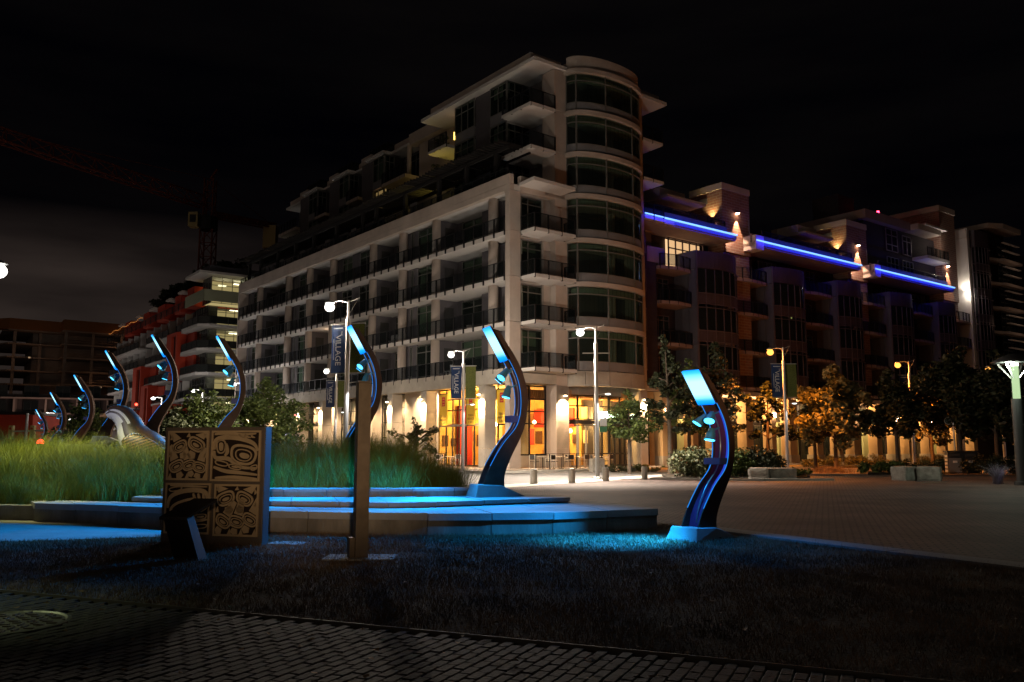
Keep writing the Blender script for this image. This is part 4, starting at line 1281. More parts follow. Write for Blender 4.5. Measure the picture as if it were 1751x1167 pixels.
for b0, b1 in ((29.5, 32), (35, 38), (50, 53), (56, 59)):
    window(brk, qp(b0, 2.5), qp(b1, 2.5), 15.5, 17.7, 4, (17.1,), pane='dark_glass', fm='bay_metal')
# brick towers with wall lights, standing in the gaps of the light line
emis('spot_bulb', (1.0, .62, .40), 45)
def brick_tower(b0, b1, top, aa=1.2, depth=3.4, first=True):
    s = MB(); bq(s, aa, aa + depth, b0, b1, 17.4, top - .55); bpart(s, 'brick_tower', 'brick')
    s = MB(); bq(s, aa + .1, aa + 1.6, b0 + .1, b1 - .1, 5.9, 17.38); bpart(s, 'brick_pier', 'brick')
    s = MB(); bq(s, aa - .06, aa + depth, b0 - .06, b1 + .06, top - .53, top); bpart(s, 'tower_coping', 'concrete')
    s = MB(); bq(s, aa + 1.5, aa + 2.6, b0 - .05, b0 - .003, top - 1.5, top - 1.0); bpart(s, 'vent_grille', 'grey_panel')
    zb = top - 2.35
    m_ = (b0 + b1) / 2
    s = MB(); bq(s, aa - .3, aa - .02, m_ - .14, m_ + .14, zb, zb + .14); o = bpart(s, 'wall_light', 'lamp_body')
    s = MB(); bq(s, aa - .27, aa - .05, m_ - .1, m_ + .1, zb - .05, zb - .003); part(s, 'bulb', 'spot_bulb', o)
    light('tower_spot', 'SPOT', (m_ - Q, aa - .36, zb - .05), 1900, (1.0, .55, .32), brk, .05, aim=(0, .13, -1), spot=46, blend=.25)
    # light on the side wall, shining up and down
    s = MB(); bq(s, aa + .9, aa + 1.1, b0 - .2, b0 - .02, top - 3.4, top - 3.0); o = bpart(s, 'wall_light', 'lamp_body')
    s = MB(); bq(s, aa + .92, aa + 1.08, b0 - .18, b0 - .04, top - 3.46, top - 3.41); part(s, 'bulb', 'spot_bulb', o)
    light('side_spot', 'SPOT', (b0 - .3 - Q, aa + 1.0, top - 3.5), 330, (1.0, .62, .36), brk, .05, aim=(.3, 0, -1), spot=110, blend=.7)
    light('side_uplight', 'SPOT', (b0 - .3 - Q, aa + 1.0, top - 2.9), 260, (1.0, .68, .26), brk, .05, aim=(.25, 0, 1), spot=95, blend=.8)
    # pale box light at the start of the next ledge, drain pipe
    s = MB(); bq(s, -.05, 1.3, b1 - .95, b1 + .05 - .9 + 1.0, 17.75, 18.95); bpart(s, 'white_box', 'white_soffit')
    s = MB(); s.tube([(b1 - .25 - Q, aa - .12, 17.7), (b1 - .25 - Q, aa - .12, top - 2.6)], .05, 6); bpart(s, 'pipe', 'bay_metal')
    light('ledge_spot', 'SPOT', (b0 + .2 - Q, .75, 18.75), 260, (1.0, .74, .55), brk, .05, aim=(.5, .8, -.5), spot=120, blend=.8)
    # terrace room and canopy to its left
    s = MB(); bq(s, aa + 1.2, aa + 3.4, b0 - 6.2, b0 - 3.2, 21.2, 21.9); bpart(s, 'canopy', 'concrete')
    s = MB(); bq(s, aa + .4, aa + 3.4, b0 - 6.2, b0 - 1.6, 20.95, 21.18); bpart(s, 'canopy', 'concrete')
    s = MB(); bq(s, aa + 2.6, aa + 3.4, b0 - 6.2, b0 - .02, 18.35, 20.93); bpart(s, 'wall', 'dark_brick')
    s = MB(); bq(s, aa + .7, aa + .85, b0 - 2.1, b0 - .02, 18.35, 19.6); bpart(s, 'privacy_screen', 'white_soffit')
brick_tower(23.1, 26.7, 23.2)
brick_tower(41.75, 45.3, 23.2)
# taller roof block between second and third towers
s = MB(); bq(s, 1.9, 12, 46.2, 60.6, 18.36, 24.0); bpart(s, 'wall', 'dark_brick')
s = MB(); bq(s, 1.2, 12.1, 45.4, 54.2, 24.02, 24.9); bpart(s, 'roof_slab', 'slab_pink')
s = MB(); bq(s, .4, 12.1, 54.3, 59.2, 24.1, 24.7); bpart(s, 'roof_slab', 'concrete')
s = MB(); bq(s, .2, 2.5, 55.6, 60.4, 21.15, 21.45); bpart(s, 'balcony_slab', 'white_soffit')
s = MB(); bq(s, .2, 2.3, 55.6, 60.4, 24.72, 24.9); bpart(s, 'roof_slab', 'white_soffit')
railing(brk, [qp(55.7, .25), qp(60.2, .25)], 21.45, h=.95, sp=.9)
lit_window(brk, qp(50.3, 1.85), qp(52.6, 1.85), 21.5, 23.9, 2, (22.2, 23.2), 'room_soft')
lit_window(brk, qp(53.6, 1.85), qp(55.4, 1.85), 21.5, 23.6, 2, (23.0,), 'room_soft')
window(brk, qp(50.3, 1.85), qp(52.6, 1.85), 18.6, 20.9, 3, (19.3, 20.2), back=('blind', .4))
window(brk, qp(53.4, 1.85), qp(55.6, 1.85), 18.6, 20.9, 3, (19.3, 20.2), back=('blind', .4))
light('balcony_light', 'POINT', (59.6 - Q, .3, 23.4), 45, (1.0, .85, .7), brk, .1)
light('balcony_light', 'POINT', (58.8 - Q, -.3, 19.9), 45, (1.0, .85, .7), brk, .1)
s = MB(); bq(s, 1.2, 7, 60.7, 64.2, 17.4, 27.3); bpart(s, 'brick_tower', 'brick')
s = MB(); bq(s, 1.1, 7.4, 60.6, 64.3, 27.32, 27.95); bpart(s, 'tower_coping', 'concrete')
s = MB(); bq(s, 1.3, 2.8, 60.8, 64.1, 5.9, 17.38); bpart(s, 'brick_pier', 'brick')
s = MB(); bq(s, .9, 1.18, 61.6, 61.9, 21.2, 21.35); o = bpart(s, 'wall_light', 'lamp_body')
s = MB(); bq(s, .92, 1.16, 61.62, 61.88, 21.14, 21.19); part(s, 'bulb', 'spot_bulb', o)
light('tower_spot', 'SPOT', (61.75 - Q, .86, 21.1), 1700, (1.0, .55, .32), brk, .05, aim=(0, .13, -1), spot=46, blend=.25)
emis('red_beacon', (1.0, .03, .08), 14)
s = MB(); s.lathe([(.1, 0), (.16, .12), (.12, .26), (.02, .3)], 10, (53.0 - Q, 4.0, 26.3)); s.box(52.97 - Q, 53.03 - Q, 3.97, 4.03, 24.9, 26.3); bpart(s, 'red_beacon', 'red_beacon')
s = MB(); bq(s, 5, 8, 47, 50, 24.9, 27.6); bpart(s, 'roof_plant', 'dark_brick')

# ground floor: columns, shop fronts and porches under warm light
emis('porch_glow', (1.0, .56, .24), 0.9)
mat('porch_wall', (0.50, 0.36, 0.20), 0.85, var=.1, vs=1)
mat('pale_green', (0.42, 0.50, 0.30), 0.8)
s = MB(); bq(s, .9, 3.4, 12.5, 67, 5.55, 5.9); bpart(s, 'canopy_slab', 'concrete')
x_ = 14.6; k = 0
while x_ < 66:
    wdt = (0.9, 0.6, 1.1)[k % 3]
    s = MB(); bq(s, .6, 1.5, x_, x_ + wdt, .12, 5.5); bpart(s, 'stone_column', 'porch_wall')
    s = MB(); bq(s, .5, 1.6, x_ - .08, x_ + wdt + .08, .12, .8); bpart(s, 'column_base', 'stone')
    x2 = x_ + wdt + (2.5, 1.9, 2.9)[k % 3]
    if k % 4 == 1:
        s = MB(); bq(s, 2.5, 2.7, x_ + wdt, x2, .12, 3.6); bpart(s, 'porch_panel', 'pale_green')
    window(brk, qp(x_ + wdt + .2, 3.0), qp(x2 - .2, 3.0), .15, 3.3, 2, (2.4,), pane='dark_glass', fm='dark_metal', back=('room_soft', .3) if k % 5 in (0, 3) else None, name='shop_window')
    window(brk, qp(x_ + wdt + .3, 3.0), qp(x2 - .3, 3.0), 3.6, 5.3, 2, (), pane='dark_glass', fm='dark_metal', back=('room_soft', .3) if k % 3 == 0 else None)
    s = MB(); bq(s, .42, .58, x_ + wdt / 2 - .09, x_ + wdt / 2 + .09, 3.9, 4.25); o = bpart(s, 'porch_lamp', 'spot_bulb') if k % 2 == 0 else None
    light('porch_light', 'POINT', ((x_ + x2 + wdt) / 2 - Q, 1.9, 4.6), 480, (1.0, .56, .22), brk, .1)
    x_ = x2; k += 1
# roller doors and dark red wall beside the tower
s = MB(); bq(s, 1.2, 1.35, 12.5, 14.4, .12, 5.5); bpart(s, 'roller_door', 'porch_wall')

# ================================================================ FAR BLOCK at the right edge
far = thing('balcony_tower', 'pale end tower at far right with corner bay and stacked balcony louvres', 'apartment building', W(0, 66), PHI)
F0 = 66.0
def fp(b_, a_): return (b_ - F0, a_)
def bf(mb, a0, a1, b0, b1, z0, z1): return mb.box(b0 - F0, b1 - F0, a0, a1, z0, z1)
s = MB(); bf(s, .75, 2.6, 66.1, 66.6, 5.5, 25.0); part(s, 'white_wall', 'white_soffit', far)
s = MB(); bf(s, .75, 2.6, 66.05, 66.6, 25.03, 26.1); part(s, 'white_wall', 'white_soffit', far)
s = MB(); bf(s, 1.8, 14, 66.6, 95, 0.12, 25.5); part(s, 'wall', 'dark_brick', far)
rbay(far, 67.4 - F0, 71.2 - F0, .6, [6.4, 9.38, 12.33, 15.3, 18.3, 21.2], 2.6, 26.1, .35)
s = MB(); bf(s, .6, 2.6, 66.6, 67.4, 6, 26.0)
for z in (9.38, 12.33, 15.3, 18.3, 21.2):
    window(far, fp(66.65, .62), fp(67.35, .62), z - .1, z + 2.85, 1, (z + .9,), back=('blind', .2), fm='bay_metal')
lvz = [6.4, 9.2, 12.0, 14.9, 17.8, 20.7, 23.6]
for z in lvz:
    b = MB(); b.prism([fp(71.5, .9), fp(73.6, .5), fp(74.0, .1), fp(79.0, .1), fp(79.0, 3.0), fp(71.5, 3.0)], z - .3, z); part(b, 'balcony_slab', 'concrete', far)
    for q in (.95, 1.9):
        b = MB(); b.box(74.1 - F0, 78.4 - F0, .05, .4, z + q, z + q + .10); part(b, 'louvre', 'white_soffit', far)
    window(far, fp(74.0, .9), fp(78.5, .9), z + .05, z + 2.5, 4, (), pane='dark_glass', fm='dark_metal')
b = MB(); b.prism([fp(72.2, .9), fp(74.0, .0), fp(79.0, .0), fp(79.0, 12), fp(72.2, 12)], 27.2, 27.8); part(b, 'roof_slab', 'concrete', far)
s = MB(); bf(s, 1.9, 12, 72.5, 78.6, 25.5, 27.2); part(s, 'wall', 'dark_brick', far)
light('wall_wash', 'SPOT', (66.0 - F0 - .35, 1.0, 18.9), 300, (1.0, .86, .68), far, .1, aim=(.42, .25, 1), spot=120, blend=.9)
light('wall_wash_low', 'POINT', (65.6 - F0, .7, 18.4), 60, (1.0, .86, .68), far, .15)
s = MB(); s.lathe([(.08, 0), (.2, .1), (.2, .22), (.05, .3)], 12, (66.0 - F0 - .3, .9, 18.5)); part(s, 'flood_light', emis('flood', (1, .9, .8), 30), far)
for z in (10.5, 16.2, 22.0): light('louvre_light', 'POINT', (76.4 - F0, -1.6, z), 16, (1.0, .62, .42), far, .3)
# ================================================================ RED AND WHITE BLOCK on the left
mat('red_render', (0.45, 0.045, 0.018), 0.8, var=.12, vs=.8)
mat('brown_panel', (0.06, 0.045, 0.04), 0.8, var=.15, vs=1)
mat('pale_green_panel', (0.36, 0.38, 0.26), 0.7)
red = thing('red_apartment_building', 'distant white apartment block with red box frames and lit corner rooms', 'apartment building', (-37.5, 102, 0), R(36.5))
def rp(mb, name, m, **k): return part(mb, name, m, red, **k)
s = MB(); s.box(2.2, 25, 5.4, 56, 0, 19.2); rp(s, 'wall', 'render_grey')
s = MB(); s.box(3.0, 25, 6.0, 54, 19.2, 21.8); rp(s, 'wall', 'red_render')
zs = [4.6, 7.5, 10.45, 13.4, 16.35]
emis('office_light', (1.0, 0.80, 0.34), 0.42)
emis('office_tube', (1.0, .95, .6), 5)
for i, z in enumerate(zs):
    b = MB(); b.prism([(-.2, 7.5), (-.2, .8), (1.0, -.2), (26, -.2), (26, 5.4), (2.6, 5.4), (2.6, 7.5)], z - .35, z); rp(b, 'balcony_slab', 'white_soffit')
    railing(red, [(-.15, 7.3), (-.15, .85), (1.0, -.15), (12, -.15)], z, sp=2.4, drop=.05, pane='dark_glass')
    lit = i in (2, 3)
    window(red, (1.3, 7.0), (1.3, 2.0), z + .05, z + 2.55, 5, (z + 1.7,), pane='dark_glass', fm='dark_metal')
    window(red, (1.3, 1.9), (11.3, 1.9), z + .05, z + 2.55, 9, (z + .9, z + 1.8), pane='shop_glass', fm='mullion', back=('office_light', 3.0), name='office_window')
    s = MB(); s.box(1.6, 2.5, 2.2, 4.2, z + .05, z + 2.5); rp(s, 'room_divider', 'blind')
    for k in range(4):
        s = MB(); s.box(4.5 + k * 2, 5.7 + k * 2, 3.2, 3.5, z + 2.35, z + 2.42); rp(s, 'tube_light', 'office_tube')
# upper storeys at the corner
s = MB(); s.box(.2, 14, .2, .35, 19.2, 20.6); s.box(.2, .35, .2, 8, 19.2, 20.6); rp(s, 'parapet', 'pale_green_panel')
window(red, (1.6, 1.9), (12, 1.9), 19.25, 22.6, 8, (20.2, 21.5), pane='shop_glass', back=('office_light', 3.0), name='office_window')
window(red, (1.6, 5.2), (1.6, 1.9), 19.25, 22.6, 3, (20.5,), pane='dark_glass')
s = MB(); s.box(5, 6.6, 3.6, 3.9, 22.2, 22.3); s.box(3, 4, 3.6, 3.9, 21.8, 21.9); rp(s, 'tube_light', 'office_tube')
b = MB(); b.prism([(-.3, 6.6), (-.3, .5), (16, .5), (16, 8), (4, 8)], 22.65, 22.95); rp(b, 'roof_slab', 'white_soffit')
b = MB(); b.prism([(1.2, 6), (1.2, 1.6), (16, 1.6), (16, 8), (4, 8)], 22.97, 23.9); rp(b, 'roof_upstand', 'grey_panel')
# left facade: slabs, red boxes, windows
for i, z in enumerate(zs):
    for a0, a1 in ((7.6, 12.0), (15.8, 27.5), (32.5, 52)):
        b = MB(); b.box(.3, 2.3, a0, a1, z - .3, z); rp(b, 'balcony_slab', 'white_soffit')
        railing(red, [(.35, a1), (.35, a0)], z, sp=2.6, drop=.05, pane='dark_glass')
    for a0 in range(8, 52, 4):
        window(red, (2.1, a0 + 2.6), (2.1, a0 + .6), z + .3, z + 2.3, 2, (), pane='dark_glass', fm='dark_metal', back=('room_soft', .15) if (a0 // 4 + i * 3) % 7 == 0 else None)
        b = MB(); b.box(1.2, 2.1, a0 + 3.0, a0 + 3.2, z, z + 2.6); rp(b, 'fin_wall', 'white_soffit')
def red_box(a0, a1, z0, z1):
    b = MB(); b.box(-.2, 2.2, a0, a0 + .5, z0, z1); b.box(-.2, 2.2, a1 - 2.2, a1, z0, z1)
    b.box(-.2, 2.2, a0 + .5, a1 - 2.2, z0, z0 + .5); b.box(-.2, 2.2, a0 + .5, a1 - 2.2, z1 - .4, z1)
    b.box(1.0, 2.2, a0 - 3.6, a0 - .02, z0 + .3, z1 - .3)
    o = rp(b, 'red_frame', 'red_render')
    window(red, (.2, a1 - 2.2), (.2, a0 + .5), z0 + .5, z1 - .4, 2, ((z0 + z1) / 2,), pane='dark_glass', fm='dark_metal')
red_box(9.5, 14.3, 10.2, 16.3)
red_box(27.6, 32.4, 7.3, 13.2)
red_box(14.5, 20, 1.0, 7.2)
red_box(32.6, 38, 1.0, 7.0)
red_box(23, 27, 4.3, 10.2)
for a0, a1, h in ((6.2, 9.2, 2.6), (12, 15, 2.4), (20, 24, 2.2), (29, 32, 2.2), (40, 44, 2.2)):
    b = MB(); b.box(.8, 3.2, a0, a1, 19.3, 19.3 + h); rp(b, 'roof_room', 'red_render')
    b = MB(); b.box(.3, 3.2, a0 + 3.6, a1 + 2.8, 19.3 + h - .3, 19.3 + h - .05); rp(b, 'roof_slab', 'concrete')
railing(red, [(.2, 54), (.2, 8)], 19.2, sp=2.8, drop=.02)
emis('string_bulb', (1.0, .35, .08), .6)
b = MB()
for k in range(26): b.box(.1, .2, 30 + k * .9, 30.1 + k * .9, 20.6 + .12 * math.sin(k), 20.7 + .12 * math.sin(k))
tag(rp(b, 'string_lights', 'string_bulb'), kind='stuff')

# roof garden trees on top are built with the trees further down

# ================================================================ UNFINISHED BLOCK
mat('raw_concrete', (0.30, 0.24, 0.20), 0.9, var=.2, vs=.6)
mat('scaffold_orange', (0.28, 0.11, 0.03), 0.8)
unf = thing('unfinished_building', 'dark unfinished concrete block with open floors and guard rails', 'building site', (-106, 186, 0), R(34))
for i in range(9):
    z = 3.4 + i * 2.95
    b = MB(); b.prism([(-9 + i * .5, 3), (-4, -1), (6, 0), (6, -5), (26, -3), (26, 22), (-9 + i * .5, 22)], z - .28, z); part(b, 'floor_slab', 'raw_concrete', unf)
    for (x_, y_) in ((-3, 0), (2, 1), (6.5, -4.2), (12, -3.4), (18, -3), (24, -2.4), (-6, 6), (-6, 14)):
        b = MB(); b.box(x_, x_ + .6, y_, y_ + .6, z - 2.9, z - .3); part(b, 'column', 'raw_concrete', unf)
    b = MB()
    for q in (.5, 1.0): b.wall((6, -4.9), (26, -2.9), .08, z + q, z + q + .07)
    for q in range(8): b.box(6 + q * 2.7, 6.08 + q * 2.7, -4.9 + q * .27, -4.82 + q * .27, z, z + 1.1)
    part(b, 'guard_rail', 'raw_concrete', unf)
for (x_, y_, z_) in ((3, -4, 8.5), (14, -6, 14.5), (0, -4, 20.5), (18, -6, 24.0), (8, -8, 4)):  # added glowing boxes and fill lights that lift the dark site block
    o = part(MB().box(x_ - .2, x_ + .2, y_ - .1, y_ + .1, z_, z_ + .3), 'added_glow_box', 'room_soft', unf)
    light('added_fill_light', 'POINT', (x_, y_ - .6, z_ + .15), 60, (1.0, .5, .26), unf, .2)
b = MB(); b.box(1, 25, 3, 21, 0, 28.5); part(b, 'core_wall', 'raw_concrete', unf)
b = MB(); b.prism([(-8, 3), (-4, -2), (6, -1), (6, -6), (26, -4), (26, -2), (8, -3), (8, 1), (-3, 1), (-7, 5)], 27.0, 29.2); part(b, 'formwork', 'scaffold_orange', unf)
low = thing('low_apartment_block', 'dim low apartment block beyond the far blue lamps at left', 'apartment building', (-92, 150, 0), R(20))
for i in range(4):
    z = 2.2 + i * 2.7
    b = MB(); b.box(-12, 36, -.6, 10, z - .25, z); part(b, 'floor_slab', 'raw_concrete', low)
    for q in range(9):
        if i: b = MB(); b.box(-11 + q * 5, -10.7 + q * 5, -.3, 4, z - 2.65, z - .26); part(b, 'party_wall', 'raw_concrete', low)
    for q in range(8):
        window(low, (-9.6 + q * 5, 1.0), (-7.2 + q * 5, 1.0), z + .2, z + 2.2, 2, (), pane='dark_glass', fm='dark_metal', back=('room_soft', .2) if (q * 5 + i * 3) % 11 == 0 else None)
light('court_light', 'POINT', (10, -9, 5), 900, (1.0, .6, .5), low, .3)
b = MB(); b.box(-11, 36, 1.6, 10, 0, 11.0); part(b, 'wall', 'brown_panel', low)
shed = thing('red_shed', 'plain dark red shed wall at the far left edge', 'shed', (-44, 73, 0), R(8))
b = MB(); b.box(-8, 3.0, 0, 6, 0, 4.2); part(b, 'wall', 'red_render', shed)
b = MB(); b.box(-8.2, 3.2, -.2, 6.2, 4.22, 4.45); part(b, 'roof', 'dark_metal', shed)

# ================================================================ TOWER CRANE
mat('crane_red', (0.17, 0.035, 0.018), 0.7)
mat('crane_yellow', (0.55, 0.45, 0.2), 0.6)
cr = thing('tower_crane', 'dark red lattice tower crane with cream cab against the night sky', 'crane', (-54.6, 150, -5.3))
def lattice(p, q, w, h, n, m='crane_red', tri=False):
    b = MB(); p, q = Vector(p), Vector(q); d = (q - p).normalized()
    up = Vector((0, 0, 1)) if abs(d.z) < .9 else Vector((0, 1, 0))
    x = d.cross(up).normalized() * w / 2; y = x.cross(d).normalized() * h
    cs = [x, -x, y] if tri else [x - y / 2, -x - y / 2, -x + y / 2, x + y / 2]
    for c in cs: b.bar(p + c, q + c, .22)
    m_ = len(cs)
    for k in range(n):
        a_, c_ = p.lerp(q, k / n), p.lerp(q, (k + 1) / n)
        for j in range(m_):
            b.bar(a_ + cs[j], c_ + cs[(j + 1) % m_], .12)
            b.bar(a_ + cs[j], a_ + cs[(j + 1) % m_], .12)
    return b
b = lattice((0, 0, 5.3), (0, 0, 45.5), 2.2, 2.2, 16); part(b, 'mast', 'crane_red', cr)
b = lattice((0, 0, 48), (0, 0, 55), 1.6, 1.6, 3); b.bar((0, 0, 55), (1.5, -1, 56.5), .3); part(b, 'tower_head', 'crane_red', cr)
b = MB(); b.lathe([(1.6, 45.5), (1.6, 47.9)], 12); part(b, 'slewing_ring', 'dark_metal', cr)
jt = Vector((-34.5, -58, 2.0))
b = lattice((-.8, -1, 49.5), (-.8 + jt.x * 1.25, -1 + jt.y * 1.25, 49.5 + jt.z), 1.8, 2.2, 24, tri=True); part(b, 'jib', 'crane_red', cr)
b = lattice((.6, .6, 48.5), (8.5, 11.5, 49.2), 1.6, .8, 6); part(b, 'counter_jib', 'crane_red', cr)
b = MB(); b.box(7.0, 9.4, 9.5, 11.2, 44.6, 49.0); part(b, 'counterweight', 'crane_yellow', cr)
b = MB(); b.box(-3.3, -1.6, -1.2, .6, 46.0, 48.6); o = part(b, 'cab', 'crane_yellow', cr)
b = MB(); b.box(-3.0, -1.9, -1.26, -1.21, 46.7, 48.1); part(b, 'cab_window', 'dark_room', o)
b = MB(); b.bar((0, 0, 55), (8.3, 11, 49.4), .08); b.bar((0, 0, 55), (jt.x * .6, jt.y * .6, 51.5), .08); part(b, 'tie_rod', 'crane_red', cr)
mat('flag_white', (.6, .6, .6), .8)
b = MB(); b.box(7.6, 8.4, 10, 10.05, 42.8, 44.0); part(b, 'flag', 'flag_white', cr)
b = MB(); b.box(7.25, 7.6, 10, 10.05, 42.8, 44.0); b.box(8.4, 8.75, 10, 10.05, 42.8, 44.0); b.box(7.85, 8.15, 9.97, 9.99, 43.2, 43.6); part(b, 'flag_bands', 'red_render', cr)
# ================================================================ CURVED BLUE LAMPS
mat('lamp_steel', (0.095, 0.052, 0.036), 0.6, 0.1, var=.35, vs=2.5, bump=.15, bs=8)
mat('lamp_channel', (0.22, 0.05, 0.16), 0.45, 0.2)
mat('lamp_red_inner', (0.35, 0.03, 0.05), 0.6)
mat('lamp_base', (0.42, 0.43, 0.43), 0.8, var=.12, vs=3, bump=.15, bs=30)
emis('edge_glow', (0.02, 0.30, 1.0), .9)
emis('strip_glow', (0.05, 0.10, 1.0), .55)
emis('spot_lens', (0.06, 0.55, 1.0), 5)
mat('spot_housing', (0.10, 0.30, 0.36), 0.45, 0.3)
# diffuser panel: bright tube behind opal glass, dimmer to its ends
m = bpy.data.materials.new('blue_diffuser'); m.use_nodes = True
n, l = m.node_tree.nodes, m.node_tree.links; n.clear()
o_ = n.new('ShaderNodeOutputMaterial'); e_ = n.new('ShaderNodeEmission'); g_ = n.new('ShaderNodeTexCoord')
sx = n.new('ShaderNodeSeparateXYZ'); l.new(g_.outputs['Generated'], sx.inputs[0])
r_ = n.new('ShaderNodeValToRGB'); l.new(sx.outputs[2], r_.inputs[0])
els = r_.color_ramp.elements
els[0].position = 0.0; els[0].color = (0.0, 0.08, 0.45, 1)
els[1].position = 1.0; els[1].color = (0.0, 0.13, 0.50, 1)
for p_, c_ in ((.12, (0.005, .16, .5, 1)), (.30, (.20, .45, .6, 1)), (.66, (.20, .45, .6, 1)), (.90, (.02, .22, .55, 1))):
    q_ = els.new(p_); q_.color = c_
l.new(r_.outputs[0], e_.inputs[0]); e_.inputs[1].default_value = 3.6
l.new(e_.outputs[0], o_.inputs[0]); M['blue_diffuser'] = m

# side profile in metres: r outwards, z up, seen from the side (inner edge / outer edge)
_I = [(-.17, .27), (-.05, .62), (.17, 1.05), (.38, 1.35), (.46, 1.60), (.48, 1.90), (.45, 2.20), (.37, 2.48), (.22, 2.80), (.06, 3.10), (-.04, 3.32)]
_O = [(.20, .10), (.19, .42), (.30, .78), (.48, 1.20), (.56, 1.50), (.60, 1.85), (.57, 2.18), (.49, 2.50), (.37, 2.78), (.20, 3.08), (.09, 3.28)]
INN = [(r * 1.22, z) for r, z in _I]; OUT = [(r * 1.22, z) for r, z in _O]
def spline(P, n=4):
    out = []
    P = [Vector((p[0], p[1])) for p in P]
    for i in range(len(P) - 1):
        p0, p1, p2, p3 = P[max(0, i - 1)], P[i], P[i + 1], P[min(len(P) - 1, i + 2)]
        for k in range(n):
            t = k / n
            out.append(.5 * ((2 * p1) + (p2 - p0) * t + (2 * p0 - 5 * p1 + 4 * p2 - p3) * t * t + (3 * p1 - p0 - 3 * p2 + p3) * t ** 3))
    out.append(P[-1])
    return out
INs, OUs = spline(INN), spline(OUT)
def build_lamp():
    t = thing('curved_blue_lamp', None, 'lamp')
    HW = .165
    NS = len(INs)
    for sgn, nm in ((-1, 'side_plate'), (1, 'side_plate')):
        b = MB(); y0, y1 = sgn * HW, sgn * (HW - .018)
        vs, fs = [], []
        for a_, c_ in zip(INs, OUs):
            vs += [(a_.x, y0, a_.y), (c_.x, y0, c_.y), (a_.x, y1, a_.y), (c_.x, y1, c_.y)]
        for i in range(NS - 1):
            k = i * 4
            fs += [(k, k + 1, k + 5, k + 4), (k + 2, k + 6, k + 7, k + 3), (k, k + 4, k + 6, k + 2), (k + 1, k + 3, k + 7, k + 5)]
        fs += [(0, 2, 3, 1), ((NS - 1) * 4, (NS - 1) * 4 + 1, (NS - 1) * 4 + 3, (NS - 1) * 4 + 2)]
        b.add(vs, fs); so = b.build(nm, M['lamp_steel'], t)
        # blue light along the inner rim, put in as a glowing tube
        b = MB()
        pts = [(a_.x - .003, sgn * (HW - .008), a_.y) for a_ in INs[4:]]
        b.tube(pts[:30], .008, 5); b.build('rim_glow', M['edge_glow'], so)
    # back and web of the channel
    b = MB(); vs, fs = [], []
    for c_, a_ in zip(OUs, INs):
        p = c_; vs += [(p.x, -HW, p.y), (p.x, HW, p.y), (p.x - .02, -HW, p.y), (p.x - .02, HW, p.y)]
    for i in range(NS - 1):
        k = i * 4; fs += [(k, k + 4, k + 5, k + 1), (k + 2, k + 3, k + 7, k + 6)]
    b.add(vs, fs); b.build('back_plate', M['lamp_steel'], t)
    b = MB(); vs, fs = [], []
    for c_, a_ in zip(OUs[:30], INs[:30]):
        p = a_.lerp(c_, .32); vs += [(p.x, -HW + .02, p.y), (p.x, HW - .02, p.y)]
    for i in range(29):
        k = i * 2; fs += [(k, k + 1, k + 3, k + 2)]
    b.add(vs, fs); b.build('channel', M['lamp_channel'], t)
    b = MB(); b.tube([(INs[i].x * .5 + OUs[i].x * .5 - .06, .01, INs[i].y) for i in range(1, 30)], .012, 6); b.build('conduit', M['galvanised'], t)
    b = MB(); b.tube([(INs[i].x * .55 + OUs[i].x * .45 - .02, -.10, INs[i].y) for i in range(2, 30)], .016, 6); b.build('light_strip', M['strip_glow'], t)
    # head: tapered box with the diffuser on its under side
    p0, p1 = Vector((.30, 0, 2.70)), Vector((-.08, 0, 3.36))
    d = (p1 - p0).normalized(); nrm = Vector((-d.z, 0, d.x))     # towards the plaza and down
    b = MB(); w0, w1 = .165, .165
    q = []
    for p, w, th in ((p0, w0, .06), (p1, w1, .03)):
        q += [p + Vector((0, -w, 0)), p + Vector((0, w, 0)), p + Vector((0, w, 0)) - nrm * th, p + Vector((0, -w, 0)) - nrm * th]
    b.add(q, [(0, 1, 2, 3), (4, 7, 6, 5), (0, 4, 5, 1), (1, 5, 6, 2), (2, 6, 7, 3), (3, 7, 4, 0)])
    h = b.build('lamp_head', M['lamp_steel'], t)
    b = MB(); e = nrm * .055
    b.add([p0 + e + Vector((0, -w0 + .01, 0)), p0 + e + Vector((0, w0 - .01, 0)), p1 + e + Vector((0, w1 - .01, 0)), p1 + e + Vector((0, -w1 + .01, 0)),
           p0 + nrm * .002 + Vector((0, -w0 + .01, 0)), p0 + nrm * .002 + Vector((0, w0 - .01, 0)), p1 + nrm * .002 + Vector((0, w1 - .01, 0)), p1 + nrm * .002 + Vector((0, -w1 + .01, 0))],
          [(0, 1, 2, 3), (7, 6, 5, 4), (0, 4, 5, 1), (1, 5, 6, 2), (2, 6, 7, 3), (3, 7, 4, 0)])
    b.build('diffuser', M['blue_diffuser'], h)
    # three spotlights on short arms below the head
    for (x_, y_, z_, ax, ay) in ((.26, -.09, 2.44, -.9, -.35), (.30, .11, 2.40, -.75, .5), (.36, .0, 2.10, -.42, .0)):
        dd = Vector((ax, ay, -1.0 if z_ > 2.2 else -1.5)).normalized()
        p = Vector((x_, y_, z_))
        b = MB(); b.tube([p - dd * .10, p - dd * .03, p, p + dd * .10, p + dd * .115, p + dd * .14], [.045, .058, .070, .078, .095, .095], 14)
        o = b.build('spotlight', M['spot_housing'], t, smooth=False)
        MB().tube([p + dd * .141, p + dd * .147], .082, 14).build('lens', M['spot_lens'], o)
        MB().bar(p - dd * .05, Vector((.56, y_ * .5, z_ + .12)), .03).build('arm', M['spot_housing'], o)
    b = MB(); b.box(.12, .42, -.145, .145, 1.42, 1.56); 
